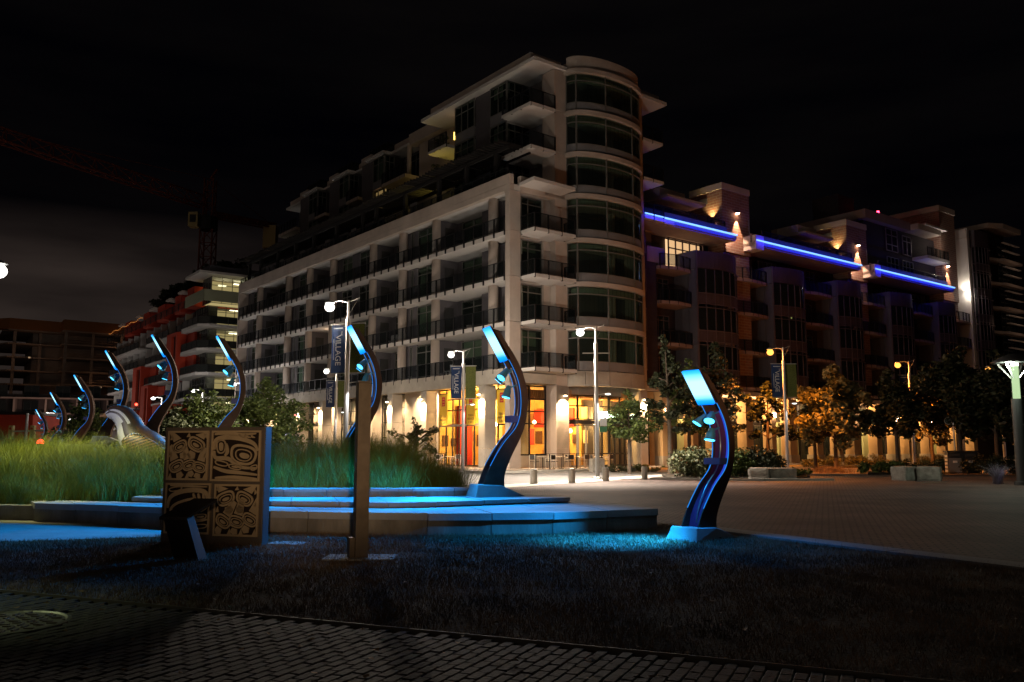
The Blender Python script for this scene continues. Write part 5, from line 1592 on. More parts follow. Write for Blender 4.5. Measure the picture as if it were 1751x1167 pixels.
    b = MB(); b.prism([(.36, -.16), (.54, -.16), (.54, .16), (.36, .16)], 1.47, 1.60); o = b.build('bracket_plate', mat('bracket', (0.10, 0.13, 0.42), .5), t)
    # tapered concrete foot
    b = MB()
    vs = [(-.42, -.30, 0), (-.42, .30, 0), (.72, .22, 0), (.72, -.22, 0), (-.34, -.25, .27), (-.34, .25, .27), (.14, .24, .25), (.14, -.24, .25)]
    b.add(vs, [(0, 1, 2, 3)[::-1], (4, 7, 6, 5)[::-1], (0, 4, 5, 1)[::-1], (1, 5, 6, 2)[::-1], (2, 6, 7, 3)[::-1], (3, 7, 4, 0)[::-1]])
    b.build('concrete_foot', M['lamp_base'], t, bevel=.012)
    return t
lamps = [  # x, y, base z, heading of the outward direction (deg), scale, label, light power
    (2.86, 13.35, 0.0, 38, .775, 'curved blue lamp nearest the camera, standing on the lawn right of the terrace', 1.0),
    (-.42, 16.9, .43, 22, 1.0, 'curved blue lamp on the terrace steps before the lit cafe', 1.0),
    (-3.95, 21.0, None, 25, 1.0, 'curved blue lamp half hidden behind the square steel post', .6),
    (-8.25, 24.0, None, 17, 1.0, 'curved blue lamp rising behind the carved panel box', .5),
    (-11.35, 27.0, None, 15, 1.0, 'curved blue lamp just right of the striped bird sculpture', .5),
    (-14.7, 31.0, None, 14, 1.0, 'curved blue lamp directly above and behind the bird sculpture head', .4),
    (-18.35, 36.0, None, 12, 1.0, 'curved blue lamp first to the left of the bird sculpture', .4),
    (-24.7, 46.0, None, 10, 1.0, 'curved blue lamp second to the left of the bird sculpture', .3),
    (-32.1, 58.0, None, 10, .92, 'curved blue lamp third to the left of the bird sculpture', .3),
    (-42.7, 75.0, None, 10, .86, 'tiny curved blue lamp farthest away at the far left', .3)]
tops = {2: 4.41, 3: 4.54, 4: 4.97, 5: 4.92, 6: 4.46, 7: 4.37, 8: 3.99, 9: 3.38}
proto = build_lamp()
for i, (x, y, z, az, sc_, lab, pw) in enumerate(lamps):
    o = proto if i == 0 else copy_tree(proto)
    if z is None:
        z = tops[i] - 3.37 * sc_
    o.location = (x, y, z); o.rotation_euler = (0, 0, R(az)); o.scale = (1.0 if i == 0 else sc_, 1.0 if i == 0 else sc_, sc_)
    o['label'] = lab; o['group'] = 'curved blue lamps in an arc round the plaza'
    if i >= 2 and mound_h(x, y) < z:
        fb = MB(); fb.prism([(-.3, -.3), (.6, -.3), (.6, .3), (-.3, .3)], -(z - 0.0) / sc_, 0); fb.build('footing', M['lamp_base'], o)
    if i < 6:
        dv = Vector((math.cos(R(az)), math.sin(R(az)), 0))
        if i == 0:
            light('blue_spot', 'SPOT', Vector((x, y, 2.0)) - dv * .55, 3200, (.01, .36, 1.0), None, .06, aim=(-.50, -.05, -1.3), spot=60, blend=.9)
            light('blue_spot', 'SPOT', Vector((x, y, 2.0)) - dv * .5, 200, (.01, .30, 1.0), None, .06, aim=(.25, -.30, -1.0), spot=90, blend=.9)
            light('blue_spot', 'SPOT', Vector((x, y, 2.0)) - dv * .55, 800, (.01, .34, 1.0), None, .06, aim=(-1.5, .40, -1.5), spot=50, blend=.9)
        elif i == 1:
            light('blue_spot', 'SPOT', Vector((x, y, z + 2.3)) - dv * .5, 1500, (.01, .34, 1.0), None, .06, aim=(-.9, -.28, -1.0), spot=95, blend=.8)
            light('blue_spot', 'SPOT', Vector((x, y, z + 2.5)) - dv * .6, 1000, (.01, .33, 1.0), None, .06, aim=(-2.6, -4.0, -2.0), spot=40, blend=.9)
            light('blue_spot', 'SPOT', Vector((x, y, z + 2.3)) - dv * .55, 900, (.01, .34, 1.0), None, .06, aim=(.15, -.65, -1.0), spot=90, blend=.9)
            light('blue_spot', 'SPOT', Vector((x, y, z + 2.35)) - dv * .6, 3200, (.01, .36, 1.0), None, .06, aim=(-2.4, -.35, -1.0), spot=52, blend=.8)
        else:
            if i in (3, 4): light('blue_spot', 'SPOT', Vector((x, y, z + 2.9)) - dv * .3, 1700, (.01, .33, 1.0), None, .06, aim=(-7.6 - x + (i - 3) * -1.5, 14.6 - y, -z - 2.9), spot=26, blend=.8)
            light('blue_spot', 'SPOT', Vector((x, y, z + 2.35)) - dv * .15, 260 * pw * 2, (.01, .36, 1.0), None, .06, aim=(-.75, -.8, -1.0), spot=110, blend=.8)
            light('blue_spot', 'SPOT', Vector((x, y, z + 2.35)) - dv * .15, 60, (.01, .40, 1.0), None, .06, aim=(-.1, -.3, -1.0), spot=60, blend=.8)

# ================================================================ CARVED PANEL BOX
mat('bronze_panel', (0.60, 0.45, 0.27), 0.40, 0.55, var=.14, vs=3)
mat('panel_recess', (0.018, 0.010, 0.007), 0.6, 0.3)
mat('box_side', (0.09, 0.10, 0.12), 0.5, .4)
mat('box_frame', (0.13, 0.105, 0.085), 0.5, .4, var=.15, vs=2)
px = thing('carved_panel_box', 'upright dark box on the lawn faced with four carved metal panels', 'sculpture', (-4.375, 12.64, 0), R(-14.5))
PW, PH, PT = 1.66, 1.70, .15
MB().box(-PW / 2, PW / 2, 0, PT, 0, PH).build('box', M['box_frame'], px, bevel=.006)
MB().box(PW / 2 + .001, PW / 2 + .012, .0, PT + .01, 0, PH).build('side_plate', M['box_side'], px)
MB().box(PW / 2 - .02, PW / 2 + .5, PT + .0, PT + .35, 0, .03).build('plinth', M['lamp_base'], px)
def sup(t, a, b, e=2.6):
    c, s_ = math.cos(t), math.sin(t)
    y = b * abs(s_) ** (2 / e) * (1 if s_ > 0 else -1)
    return (a * abs(c) ** (2 / e) * (1 if c > 0 else -1) * (1 - .10 * (y / b if b else 0) * -1), y)
class Relief:
    """raised outline forms on a sunk ground, in panel coordinates (u right, v up)"""
    def __init__(s, lim): s.mb = MB(); s.lim = lim
    def cl(s, p): L = s.lim; return (min(L[1], max(L[0], p[0])), min(L[3], max(L[2], p[1])))
    def place(s, pts, o, rot, sc_, y0, y1, inner=None):
        def tr(p):
            c, q = math.cos(rot), math.sin(rot)
            return s.cl((o[0] + sc_ * (p[0] * c - p[1] * q), o[1] + sc_ * (p[0] * q + p[1] * c)))
        P = [tr(p) for p in pts]; n = len(P)
        if inner is None:
            vs = [(u, y1, v) for u, v in P] + [(u, y0, v) for u, v in P]
            s.mb.add(vs, [tuple(range(n))] + [(i, n + i, n + (i + 1) % n, (i + 1) % n) for i in range(n)])
        else:
            I = [tr(p) for p in inner]
            vs = [(u, y1, v) for u, v in P] + [(u, y1, v) for u, v in I] + [(u, y0, v) for u, v in P] + [(u, y0, v) for u, v in I]
            fs = []
            for i in range(n):
                j = (i + 1) % n
                fs += [(i, j, n + j, n + i), (i, 2 * n + i, 2 * n + j, j), (n + i, n + j, 3 * n + j, 3 * n + i)]
            s.mb.add(vs, fs)
    def ring(s, o, a, b, w, rot=0, e=2.6, y1=-.018):
        N = 28
        s.place([sup(6.2832 * k / N, a, b, e) for k in range(N)], o, rot, 1, 0, y1, [sup(6.2832 * k / N, a - w, b - w, e) for k in range(N)])
    def blob(s, o, a, b, rot=0, e=2.6, y1=-.018):
        N = 20
        s.place([sup(6.2832 * k / N, a, b, e) for k in range(N)], o, rot, 1, 0, y1)
    def poly(s, pts, o=(0, 0), rot=0, sc_=1, y1=-.018): s.place(pts, o, rot, sc_, 0, y1)
    def band(s, pts, w, y1=-.018):
        pts = [Vector(p) for p in pts]; Lf, Rt = [], []
        sp = spline([(p.x, p.y) for p in pts], 5)
        for i, p in enumerate(sp):
            d = (sp[min(i + 1, len(sp) - 1)] - sp[max(0, i - 1)]).normalized(); nn = Vector((-d.y, d.x))
            t = i / (len(sp) - 1); ww = w * (.35 + .65 * math.sin(math.pi * min(1, max(0, .12 + t * .85)))) / 2
            Lf.append(p + nn * ww); Rt.append(p - nn * ww)
        P = [Vector(s.cl(p)) for p in Lf + Rt[::-1]]; n = len(P); h = len(Lf)
        vs = [(p.x, y1, p.y) for p in P] + [(p.x, 0, p.y) for p in P]
        fs = [(i, i + 1, n - 2 - i, n - 1 - i) for i in range(h - 1)] + [(i, n + i, n + (i + 1) % n, (i + 1) % n) for i in range(n)]
        s.mb.add(vs, fs)
def fish(r, o, rot, k):
    """one tapered trunk with a nested oval head"""
    c, q = math.cos(rot), math.sin(rot)
    def at(u, v): return (o[0] + k * (u * c - v * q), o[1] + k * (u * q + v * c))
    r.ring(at(0, 0), .155 * k, .105 * k, .030 * k, rot)
    r.ring(at(0, -.005), .108 * k, .062 * k, .016 * k, rot, 2.3)
    r.blob(at(0, -.01), .060 * k, .026 * k, rot, 2.2)
    r.poly([(-.085, .125), (.085, .125), (.052, .40), (-.052, .40)], o, rot, k)
    r.poly([(-.05, -.12), (.05, -.12), (.075, -.20), (.0, -.25), (-.075, -.20)], o, rot, k)
def panel(par, u0, u1, v0, v1, kind, border=.028):
    f = MB()
    f.box(u0, u1, -.022, -.001, v0, v0 + border); f.box(u0, u1, -.022, -.001, v1 - border, v1)
    f.box(u0, u0 + border, -.022, -.001, v0 + border, v1 - border); f.box(u1 - border, u1, -.022, -.001, v0 + border, v1 - border)
    fo = f.build('metal_panel', M['bronze_panel'], par)
    w, h = u1 - u0, v1 - v0
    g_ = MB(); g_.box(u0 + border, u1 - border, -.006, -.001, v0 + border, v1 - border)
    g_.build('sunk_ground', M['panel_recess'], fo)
    r = Relief((u0 + border, u1 - border, v0 + border, v1 - border))
    P = lambda x, y: (u0 + x * w, v0 + y * h)
    if kind == 'fish_a':
        for x, y, ro, k in ((.30, .68, .45, .80), (.70, .72, -.45, .95), (.24, .28, .42, .82), (.54, .30, .30, .72), (.80, .26, -.25, .74)):
            fish(r, P(x, y), ro, k * w / .68)
        for x, y, a in ((.1, .86, 0), (.5, .92, 0), (.92, .9, 1), (.92, .50, 0), (.08, .52, 0), (.5, .08, 0), (.08, .08, 0), (.93, .08, 0)):
            r.poly([(-.03, -.035), (.035, -.03), (.01, .05)], P(x, y), a, 1.0)
    elif kind == 'fish_b':
        for x, y, ro, k in ((.26, .72, .35, .92), (.68, .72, -.42, .86), (.22, .28, -.55, .80), (.52, .28, -.25, .78), (.82, .32, -.45, .80)):
            fish(r, P(x, y), ro, k * w / .68)
        for x, y, a in ((.5, .93, 0), (.92, .86, .5), (.93, .62, 0), (.07, .5, 0), (.62, .08, 0), (.36, .08, 0), (.92, .08, 0), (.07, .92, 0)):
            r.poly([(-.03, -.035), (.035, -.03), (.01, .05)], P(x, y), a, 1.0)
    elif kind == 'eye_a':
        r.ring(P(.66, .52), .27 * w, .20 * h, .045 * w, -.18); r.ring(P(.66, .51), .17 * w, .12 * h, .02 * w, -.18, 2.3); r.blob(P(.68, .50), .10 * w, .055 * h, -.2, 2.2)
        r.band([P(.06, .62), P(.08, .80), P(.30, .87), P(.60, .84), P(.86, .74), P(.95, .60)], .09 * w)
        r.band([P(.06, .60), P(.10, .46), P(.36, .44), P(.62, .28), P(.93, .26)], .075 * w)
        r.ring(P(.20, .68), .10 * w, .14 * h, .025 * w, .05); r.blob(P(.20, .68), .045 * w, .085 * h, .05)
        r.band([P(.30, .74), P(.33, .58), P(.28, .50)], .07 * w)
        r.ring(P(.22, .35), .14 * w, .055 * h, .022 * w, -.2); r.ring(P(.50, .28), .14 * w, .055 * h, .022 * w, -.15); r.blob(P(.50, .28), .07 * w, .018 * h, -.15)
        r.band([P(.06, .28), P(.3, .20), P(.6, .17), P(.95, .13)], .07 * w); r.band([P(.1, .06), P(.4, .08), P(.7, .07), P(.95, .05)], .06 * w)
        r.ring(P(.88, .27), .075 * w, .055 * h, .02 * w, .3)
        r.band([P(.06, .93), P(.3, .95), P(.6, .92), P(.9, .94)], .06 * w)
        for q in range(3): r.band([P(.55 + q * .13, .93), P(.62 + q * .1, .88), P(.72 + q * .08, .86)], .035 * w)
    else:
        r.ring(P(.46, .48), .34 * w, .20 * h, .05 * w, .28); r.ring(P(.44, .46), .20 * w, .11 * h, .025 * w, .3, 2.3); r.blob(P(.44, .45), .11 * w, .045 * h, .3, 2.2)
        r.band([P(.06, .50), P(.12, .72), P(.40, .84), P(.75, .86), P(.92, .78), P(.93, .55), P(.80, .45)], .09 * w)
        r.ring(P(.22, .88), .15 * w, .05 * h, .022 * w, .15)
        for q in range(3): r.band([P(.62 + q * .11, .80), P(.66 + q * .10, .70), P(.72 + q * .09, .62)], .055 * w)
        r.ring(P(.80, .34), .14 * w, .06 * h, .022 * w, .1); r.blob(P(.80, .34), .08 * w, .02 * h, .1)
        r.band([P(.1, .22), P(.4, .26), P(.7, .26), P(.95, .29)], .07 * w)
        r.ring(P(.78, .15), .18 * w, .05 * h, .022 * w, .08); r.band([P(.06, .08), P(.3, .13), P(.55, .14)], .06 * w); r.band([P(.1, .95), P(.5, .94), P(.92, .93)], .045 * w)
    tag(r.mb.build('raised_carving', M['bronze_panel'], fo), kind='stuff')
def uv(x0, x1, y0, y1):  # panel rectangles measured on the face
    return (-PW / 2 + PW * x0, -PW / 2 + PW * x1, PH * y0, PH * y1)
panel(px, *uv(.035, .450, .545, .970), 'fish_a')
panel(px, *uv(.480, .965, .540, .970), 'eye_a')
panel(px, *uv(.035, .490, .090, .520), 'eye_b')
panel(px, *uv(.530, .965, .080, .515), 'fish_b')

# ================================================================ LECTERN SIGN, STEEL POST
mat('lectern_metal', (0.022, 0.018, 0.016), 0.5, .2, var=.2, vs=4)
lc = thing('lectern_sign', 'slanted dark information lectern in front of the carved panel box', 'sign', (-4.02, 10.95, 0), R(-8))
b = MB()
vs = [(-.16, -.10, 0), (.16, -.10, 0), (.16, .12, 0), (-.16, .12, 0), (-.25, -.26, .55), (.06, -.26, .55), (.06, -.10, .58), (-.25, -.10, .58)]
b.add(vs, [(3, 2, 1, 0), (4, 5, 6, 7), (0, 1, 5, 4), (1, 2, 6, 5), (2, 3, 7, 6), (3, 0, 4, 7)])
b.build('pedestal', M['lectern_metal'], lc)
b = MB()
b.add([(-.28, -.30, .52), (.08, -.30, .52), (.26, .12, .72), (-.06, .12, .72), (-.28, -.30, .56), (.08, -.30, .56), (.26, .12, .76), (-.06, .12, .76)],
      [(3, 2, 1, 0), (4, 5, 6, 7), (0, 1, 5, 4), (1, 2, 6, 5), (2, 3, 7, 6), (3, 0, 4, 7)])
b.build('sloping_top', M['lectern_metal'], lc, bevel=.004)
mat('sign_face', (.12, .10, .09), .35, .3)
b = MB(); b.add([(-.25, -.27, .573), (.06, -.27, .573), (.22, .09, .745), (-.05, .09, .745)], [(0, 1, 2, 3)]); b.build('sign_face', M['sign_face'], lc)
mat('rusty_post', (0.13, 0.10, 0.072), 0.5, 0.45, var=.3, vs=2.5, bump=.1, bs=12)
sp_ = thing('steel_post', 'tall square brown steel post on a concrete pad in the lawn', 'post', (-1.92, 11.05, 0), R(24))
MB().box(-.082, .082, -.082, .082, 0, 2.23).build('shaft', M['rusty_post'], sp_, bevel=.004)
MB().box(-.088, .088, -.088, .088, 2.232, 2.25).build('cap', M['rusty_post'], sp_)
MB().box(-.15, -.084, -.06, .07, 0, .28).build('bracket', M['rusty_post'], sp_, bevel=.004)
b = MB(); b.prism([(-.55, -.02), (-.35, .30), (.42, .02), (.50, -.32), (-.30, -.22)], .0, .035); 
b = MB(); b.box(-.44, .44, -.26, .26, 0, .034); b.build('concrete_pad', M['lamp_base'], sp_, rot=(0, 0, R(-24)), bevel=.008)

# ================================================================ BIRD SCULPTURE
mat('bird_brown', (0.06, 0.03, 0.018), 0.5, var=.3, vs=3)
mat('bird_white', (0.42, 0.42, 0.46), 0.5)
mat('bird_dark', (0.03, 0.02, 0.018), 0.5)
mat('bird_beak', (0.30, 0.16, 0.08), 0.5)
bd = thing('bird_sculpture', 'large painted bird sculpture with striped wing rising from the tall grass', 'sculpture', (-10.0, 22.4, .84), R(0))
bd.scale = (1.0, 1.0, 1.0)
# spine: (x, z, half height, half width)
SPN = [(-.78, 1.37, .01, .01), (-.62, 1.40, .07, .06), (-.52, 1.44, .15, .13), (-.36, 1.46, .22, .19), (-.17, 1.38, .27, .24), (.0, 1.18, .32, .28), (.12, .92, .38, .34), (.32, .66, .46, .42), (.62, .48, .46, .44), (.92, .36, .36, .36), (1.2, .26, .22, .24), (1.5, .16, .10, .14), (1.9, .02, .05, .11)]
def loft(SP, n=20, seg=5):
    P = spline([(a, b_) for a, b_, _, _ in SP], seg); H = spline([(c, d_) for _, _, c, d_ in SP], seg)
    vs, fs, par = [], [], []
    for i, p in enumerate(P):
        d = (P[min(i + 1, len(P) - 1)] - P[max(0, i - 1)]).normalized()
        nx_, nz_ = -d.y, d.x
        for k in range(n):
            t = 6.28318 * k / n
            u, w = math.cos(t) * H[i].x, math.sin(t) * H[i].y
            vs.append((p.x + nx_ * u, w, p.y + nz_ * u)); par.append((i / seg, math.cos(t)))
    for i in range(len(P) - 1):
        for k in range(n): fs.append((i * n + k, i * n + (k + 1) % n, (i + 1) * n + (k + 1) % n, (i + 1) * n + k))
    return vs, fs, par
vs, fs, par_ = loft(SPN, 28, 5)
b = MB(); b.add(vs, fs)
me = b.mesh('body', M['bird_brown'], True)
for q in ('bird_white', 'bird_dark', 'bird_beak'): me.materials.append(M[q])
for pg in me.polygons:
    i = sum(par_[v][0] for v in pg.vertices) / 4; c = sum(par_[v][1] for v in pg.vertices) / 4
    mi = 0
    if i < 1.5: mi = 3
    elif i < 6.2:
        if c < -.02 - max(0, i - 4) * .12: mi = 1
        elif c < .16: mi = 2
        elif c < .42 and i < 5.2: mi = 1
        elif c < .62: mi = 2
    elif i < 9 and c < -.62 + (i - 6.2) * -.05: mi = 1
    pg.material_index = mi
put('body', me, bd)
m = bpy.data.materials.new('wing_stripes'); m.use_nodes = True
n, l = m.node_tree.nodes, m.node_tree.links; pb = n['Principled BSDF']; pb.inputs['Roughness'].default_value = .5
t_ = n.new('ShaderNodeTexCoord'); mp_ = n.new('ShaderNodeMapping'); mp_.inputs['Rotation'].default_value = (0, R(20), 0)
wv = n.new('ShaderNodeTexWave'); wv.bands_direction = 'Z'; wv.inputs['Scale'].default_value = 4.2; wv.inputs['Distortion'].default_value = .6; wv.inputs['Detail'].default_value = 0
l.new(t_.outputs['Object'], mp_.inputs[0]); l.new(mp_.outputs[0], wv.inputs[0])
rr_ = n.new('ShaderNodeValToRGB'); rr_.color_ramp.interpolation = 'CONSTANT'
rr_.color_ramp.elements[0].color = (.02, .015, .012, 1); rr_.color_ramp.elements[1].position = .62; rr_.color_ramp.elements[1].color = (.22, .12, .06, 1)
l.new(wv.outputs[0], rr_.inputs[0]); l.new(rr_.outputs[0], pb.inputs[0]); M['wing_stripes'] = m
for sg in (-1, 1):
    WG = [(.06, .78, .04, .05), (.18, .74, .20, .08), (.42, .62, .28, .10), (.75, .48, .26, .10), (1.1, .32, .18, .08), (1.45, .18, .09, .05), (1.75, .06, .03, .03)]
    v2, f2, _ = loft(WG, 16, 4)
    w_ = MB(); w_.add([(a, c + sg * (.40 - .12 * max(0, a - .6)), e) for a, c, e in v2], f2)
    wo = w_.build('wing', M['wing_stripes'], bd, smooth=True)
    for q in range(7):
        MB().tube([(.10 + .07 * q, sg * (.43 + .015 * math.sin(q)), .68 + .24 * math.sin(.35 + q * .33)), (.145 + .07 * q, sg * .46, .69 + .24 * math.sin(.48 + q * .33))], [.022, .03], 6).build('white_spot', M['bird_white'], wo)
    MB().tube([(-.45, sg * .145, 1.50), (-.45, sg * .175, 1.50)], .03, 10).build('eye', M['bird_dark'], bd)
    MB().tube([(.35, sg * .15, .3), (.32, sg * .16, -.1), (.34, sg * .16, -.6)], [.05, .035, .035], 8).build('leg', M['bird_dark'], bd)
MB().lathe([(.75, -1.3), (.70, -.6), (.62, -.55)], 24, (.4, 0, 0)).build('plinth', M['lamp_base'], bd)
light('bird_fill_light', 'SPOT', (-11.8, 19.6, 3.2), 260, (.75, .72, .85), None, .2, aim=(1.2, 1.5, -1.1), spot=60, blend=.8)  # added fill light without a fixture, brings out the bird's pale chest

# warm lamplight from behind the viewer that falls on the panels, post and terrace wall
light('rear_lamp_light', 'SPOT', (1.4, -6.0, 2.1), 5000, (1.0, .68, .40), None, .12, aim=(-.215, .976, .028), spot=19, blend=.8)
light('rear_lamp_light', 'SPOT', (1.6, -6.0, 2.1), 7500, (1.0, .66, .38), None, .12, aim=(.012, 1.0, .045), spot=15, blend=.7)
light('path_lamp_light', 'SPOT', (-7.6, 8.6, 3.6), 210, (.85, 1.0, .55), None, .1, aim=(2.6, -.9, -3.6), spot=42, blend=.8)
# ================================================================ STREET LAMPS
emis('lamp_white', (1.0, .98, .92), 4)
emis('lamp_orange', (1.0, .42, .07), 2.6)
mat('pole_paint', (0.50, 0.50, 0.49), 0.45, 0.35)
WHITE, ORANGE = (1.0, .84, .68), (1.0, .27, .03)
def build_street_lamp(orange=False, bars=False, low=True):
    t = thing('street_lamp', None, 'street lamp')
    pp = M['pole_paint']
    b = MB(); b.lathe([(.14, 0), (.14, .06), (.10, .08), (.09, 3.2), (.085, 5.75), (.085, 6.2)], 16); b.build('pole', pp, t)
    MB().lathe([(.24, 0), (.24, .05), (.12, .09)], 16).build('base_plate', pp, t)
    MB().lathe([(.045, 6.2), (.045, 6.95)], 10).build('upper_pole', pp, t)
    MB().tube([(0, 0, 6.86), (-.30, 0, 6.93), (-.60, 0, 6.90)], [.03, .025, .02], 8).build('arm', pp, t)
    b = MB(); b.bar((0, 0, 6.88), (.40, 0, 7.05), .05, .02); b.bar((.38, 0, 7.04), (.05, 0, 6.45), .012); b.build('rear_arm', pp, t)
    h = MB().lathe([(.03, .10), (.16, .05), (.19, 0)], 18, (-.72, 0, 6.84)).build('lamp_head', pp, t)
    MB().lathe([(.05, .0), (.12, -.03), (.17, -.09), (.19, -.16), (.17, -.23), (.12, -.29), (.05, -.32)], 24, (-.72, 0, 6.835)).build('bulb', M['lamp_orange' if orange else 'lamp_white'], h, smooth=True)
    if low:
        MB().bar((.08, 0, 3.80), (.42, 0, 3.86), .03).build('low_arm', pp, t)
        h2 = MB().lathe([(.02, .05), (.15, .02), (.16, 0)], 14, (.52, 0, 3.84)).build('low_head', pp, t)
        MB().lathe([(.13, 0), (.10, -.03), (.01, -.04)], 14, (.52, 0, 3.835)).build('low_bulb', M['lamp_white'], h2)
    if bars:
        b = MB(); b.bar((-.62, 0, 5.72), (.62, 0, 5.72), .045); b.bar((-.56, 0, 4.25), (.56, 0, 4.25), .045); b.build('banner_bar', pp, t)
    return t
mat('banner_blue', (0.012, 0.04, 0.13), 0.75)
mat('banner_navy', (0.025, 0.04, 0.11), 0.75)
mat('banner_green', (0.05, 0.085, 0.018), 0.8, var=.75, vs=34, col2=(.22, .25, .06))
mat('print_white', (0.72, 0.72, 0.70), 0.7)
def banners(x, y, az, navy, lab1, lab2, rz=0):
    ca_, sa_ = math.cos(az), math.sin(az)
    for sgn, lab in ((-1, lab1), (1, lab2)):
        t = thing('lamp_banner', lab, 'banner', (x + sgn * .42 * ca_, y + sgn * .42 * sa_, 4.2), az, 'banners hanging on the street lamps')
        b = MB(); N = 8
        vs, fs = [], []
        for k in range(N + 1):
            z = 1.82 * k / N
            for u in (-.30, 0, .30):
                yy = .012 * math.sin(z * 3 + u * 5)
                vs.append((u, yy, z))
        for k in range(N):
            for j in range(2): a_ = k * 3 + j; fs.append((a_, a_ + 1, a_ + 4, a_ + 3))
        b.add(vs, fs)
        b.add([(v[0], v[1] + .004, v[2]) for v in vs], [f[::-1] for f in fs])
        b.build('cloth', M[('banner_navy' if navy else 'banner_blue') if sgn < 0 else 'banner_green'], t)
        b = MB(); b.bar((-.34 if sgn < 0 else -.40, 0, 1.85), (.40 if sgn < 0 else .34, 0, 1.85), .035); b.bar((-.3, 0, -.02), (.34, 0, -.02), .025); b.build('bar', M['pole_paint'], t)
        if sgn < 0:
            text('VILLAGE', t, (-.0, -.022, .86), (R(90), R(90), 0), .34, M['print_white'], sx=.92)
            text('THE', t, (.15, -.022, 1.50), (R(90), R(90), 0), .09, M['print_white'])
            b = MB(); b.box(-.2, .2, -.024, -.019, 1.68, 1.715); b.build('print_line', M['print_white'], t)
            b = MB(); b.box(-.20, -.175, -.024, -.019, .5, 1.3); b.build('print_line', M['print_white'], t)
            for lt in (t.children): pass
SL = [  # px of pole, Y, orange, power, banners, label
    (589.5, 32.0, 0, 2600, 1, 'white street lamp behind the steel post, nearest lamp with its pole lit white'),
    (572.0, 59.5, 0, 900, 2, 'white street lamp with navy banner standing left of the steel post, farther back'),
    (791.5, 48.8, 0, 2000, 1, 'white street lamp with blue banner in front of the yellow cafe windows'),
    (1021.5, 39.2, 0, 2900, 0, 'white street lamp with bare cross bars beside the bollards'),
    (1346.5, 47.5, 1, 1500, 1, 'orange street lamp with blue banner rising behind the stone planter block'),
    (1563.5, 55.0, 1, 1300, 1, 'orange street lamp with dark banners half hidden by two dark trees'),
    (1719.0, 58.0, 1, 900, 0, 'orange street lamp glowing above the big dark trees at right')]
for i, (pxx, Y, orr, pw, bn, lab) in enumerate(SL):
    x = (pxx - CX) / FPX * (Y * math.cos(PITCH) - .1)
    t = build_street_lamp(bool(orr), bars=(bn == 0 and not orr))
    t.location = (x, Y, .012 if i != 6 else .01); t['label'] = lab; t['group'] = 'street lamps round the plaza'
    c_ = ORANGE if orr else WHITE
    light('street_light', 'POINT', (x - .72, Y + .38, 6.38), pw * (.30 if orr else .56), c_, None, .16)
    light('street_downlight', 'SPOT', (x - .72, Y + .38, 6.36), pw * (3.2 if orr else 3.6 if i == 3 else 2.2), c_, None, .16, aim=(0, 0, -1), spot=150 if orr else 125, blend=.5)
    light('pole_light', 'SPOT', (x + .52, Y - .25, 3.74), 260 if i in (0, 3) else 130, (1, .97, .95), None, .06, aim=(-.42, .20, -1.1), spot=75, blend=.6)
    if bn:
        names = {0: ('blue VILLAGE banner on the street lamp behind the steel post', 'green leafy banner on the street lamp behind the steel post'),
                 1: ('navy VILLAGE banner on the farther lamp left of the steel post', 'green leafy banner on the farther lamp left of the steel post'),
                 2: ('blue VILLAGE banner on the lamp before the yellow cafe windows', 'green leafy banner on the lamp before the yellow cafe windows'),
                 4: ('blue VILLAGE banner on the orange lamp beside the stone planter', 'green leafy banner on the orange lamp beside the stone planter'),
                 5: ('dim blue banner on the orange lamp half hidden by two trees', 'dark green banner on the orange lamp half hidden by two trees')}[i]
        banners(x, Y, R(-22 if i == 0 else -8 if i in (1, 2) else 6), bn == 2, *names)
# the lamp whose head just enters the frame at far left
hp = GY(-3, 462, 19.2)
t = build_street_lamp(False, low=False); t.location = (hp.x - .72, 19.2, hp.z - 6.70); t.rotation_euler = (0, 0, R(180))
t['label'] = 'white street lamp glaring at the left edge of the picture'; t['group'] = 'street lamps round the plaza'
light('street_light', 'SPOT', (hp.x, 19.0, hp.z - .4), 2600, (1.0, .96, .40), None, .16, aim=(.48, .16, -1), spot=76, blend=.6)
# small lamps in the distance on the left
dist = [(400, 658, 78, 1, 'small white street lamp between the carved box lamp and the round tree'), (331, 669, 88, 1, 'tiny white street lamp above the dark tree behind the carved box'), (262, 682, 96, 1, 'tiny white street lamp to the right of the bird sculpture'), (81, 708, 120, 2, 'tiny lamp on a pale green pole left of the bird sculpture'),
        (52, 721, 110, 1, 'tiny pinkish lamp on the signal pole at far left'), (119, 717, 135, 1, 'tiny white lamp left of the bird sculpture, rightmost of the far lamps'), (553, 634, 62, 0, '')]
for pxx, pyy, Y, k, lab in dist:
    if not k: continue
    p = GY(pxx, pyy, Y)
    t = thing('street_lamp', lab, 'street lamp', (p.x + 1.0, Y, 0), 0, 'street lamps round the plaza')
    MB().lathe([(.13, 0), (.09, p.z + .1)], 10).build('pole', M['pole_paint'], t)
    MB().bar((0, 0, p.z + .1), (-1.0, 0, p.z + .15), .07).build('arm', M['pole_paint'], t)
    MB().lathe([(.05, .2), (.24, .08), (.26, 0), (.15, -.12)], 12, (-1.0, 0, p.z)).build('bulb', M['lamp_white'], t)
    light('street_light', 'POINT', (p.x, Y - .3, p.z - .5), 700, (1, .92, .85), None, .25)
emis('signal_red', (1.0, .04, .02), 12)
p = GY(45, 735, 70)
t = thing('traffic_light', 'traffic signal pole with long arm among the far blue lamps', 'traffic light', (p.x, 70, 0))
MB().lathe([(.14, 0), (.10, 4.2)], 10).build('pole', M['pole_paint'], t)
MB().bar((-1.1, 0, 2.72), (1.5, 0, 2.80), .12).build('arm', M['pole_paint'], t)
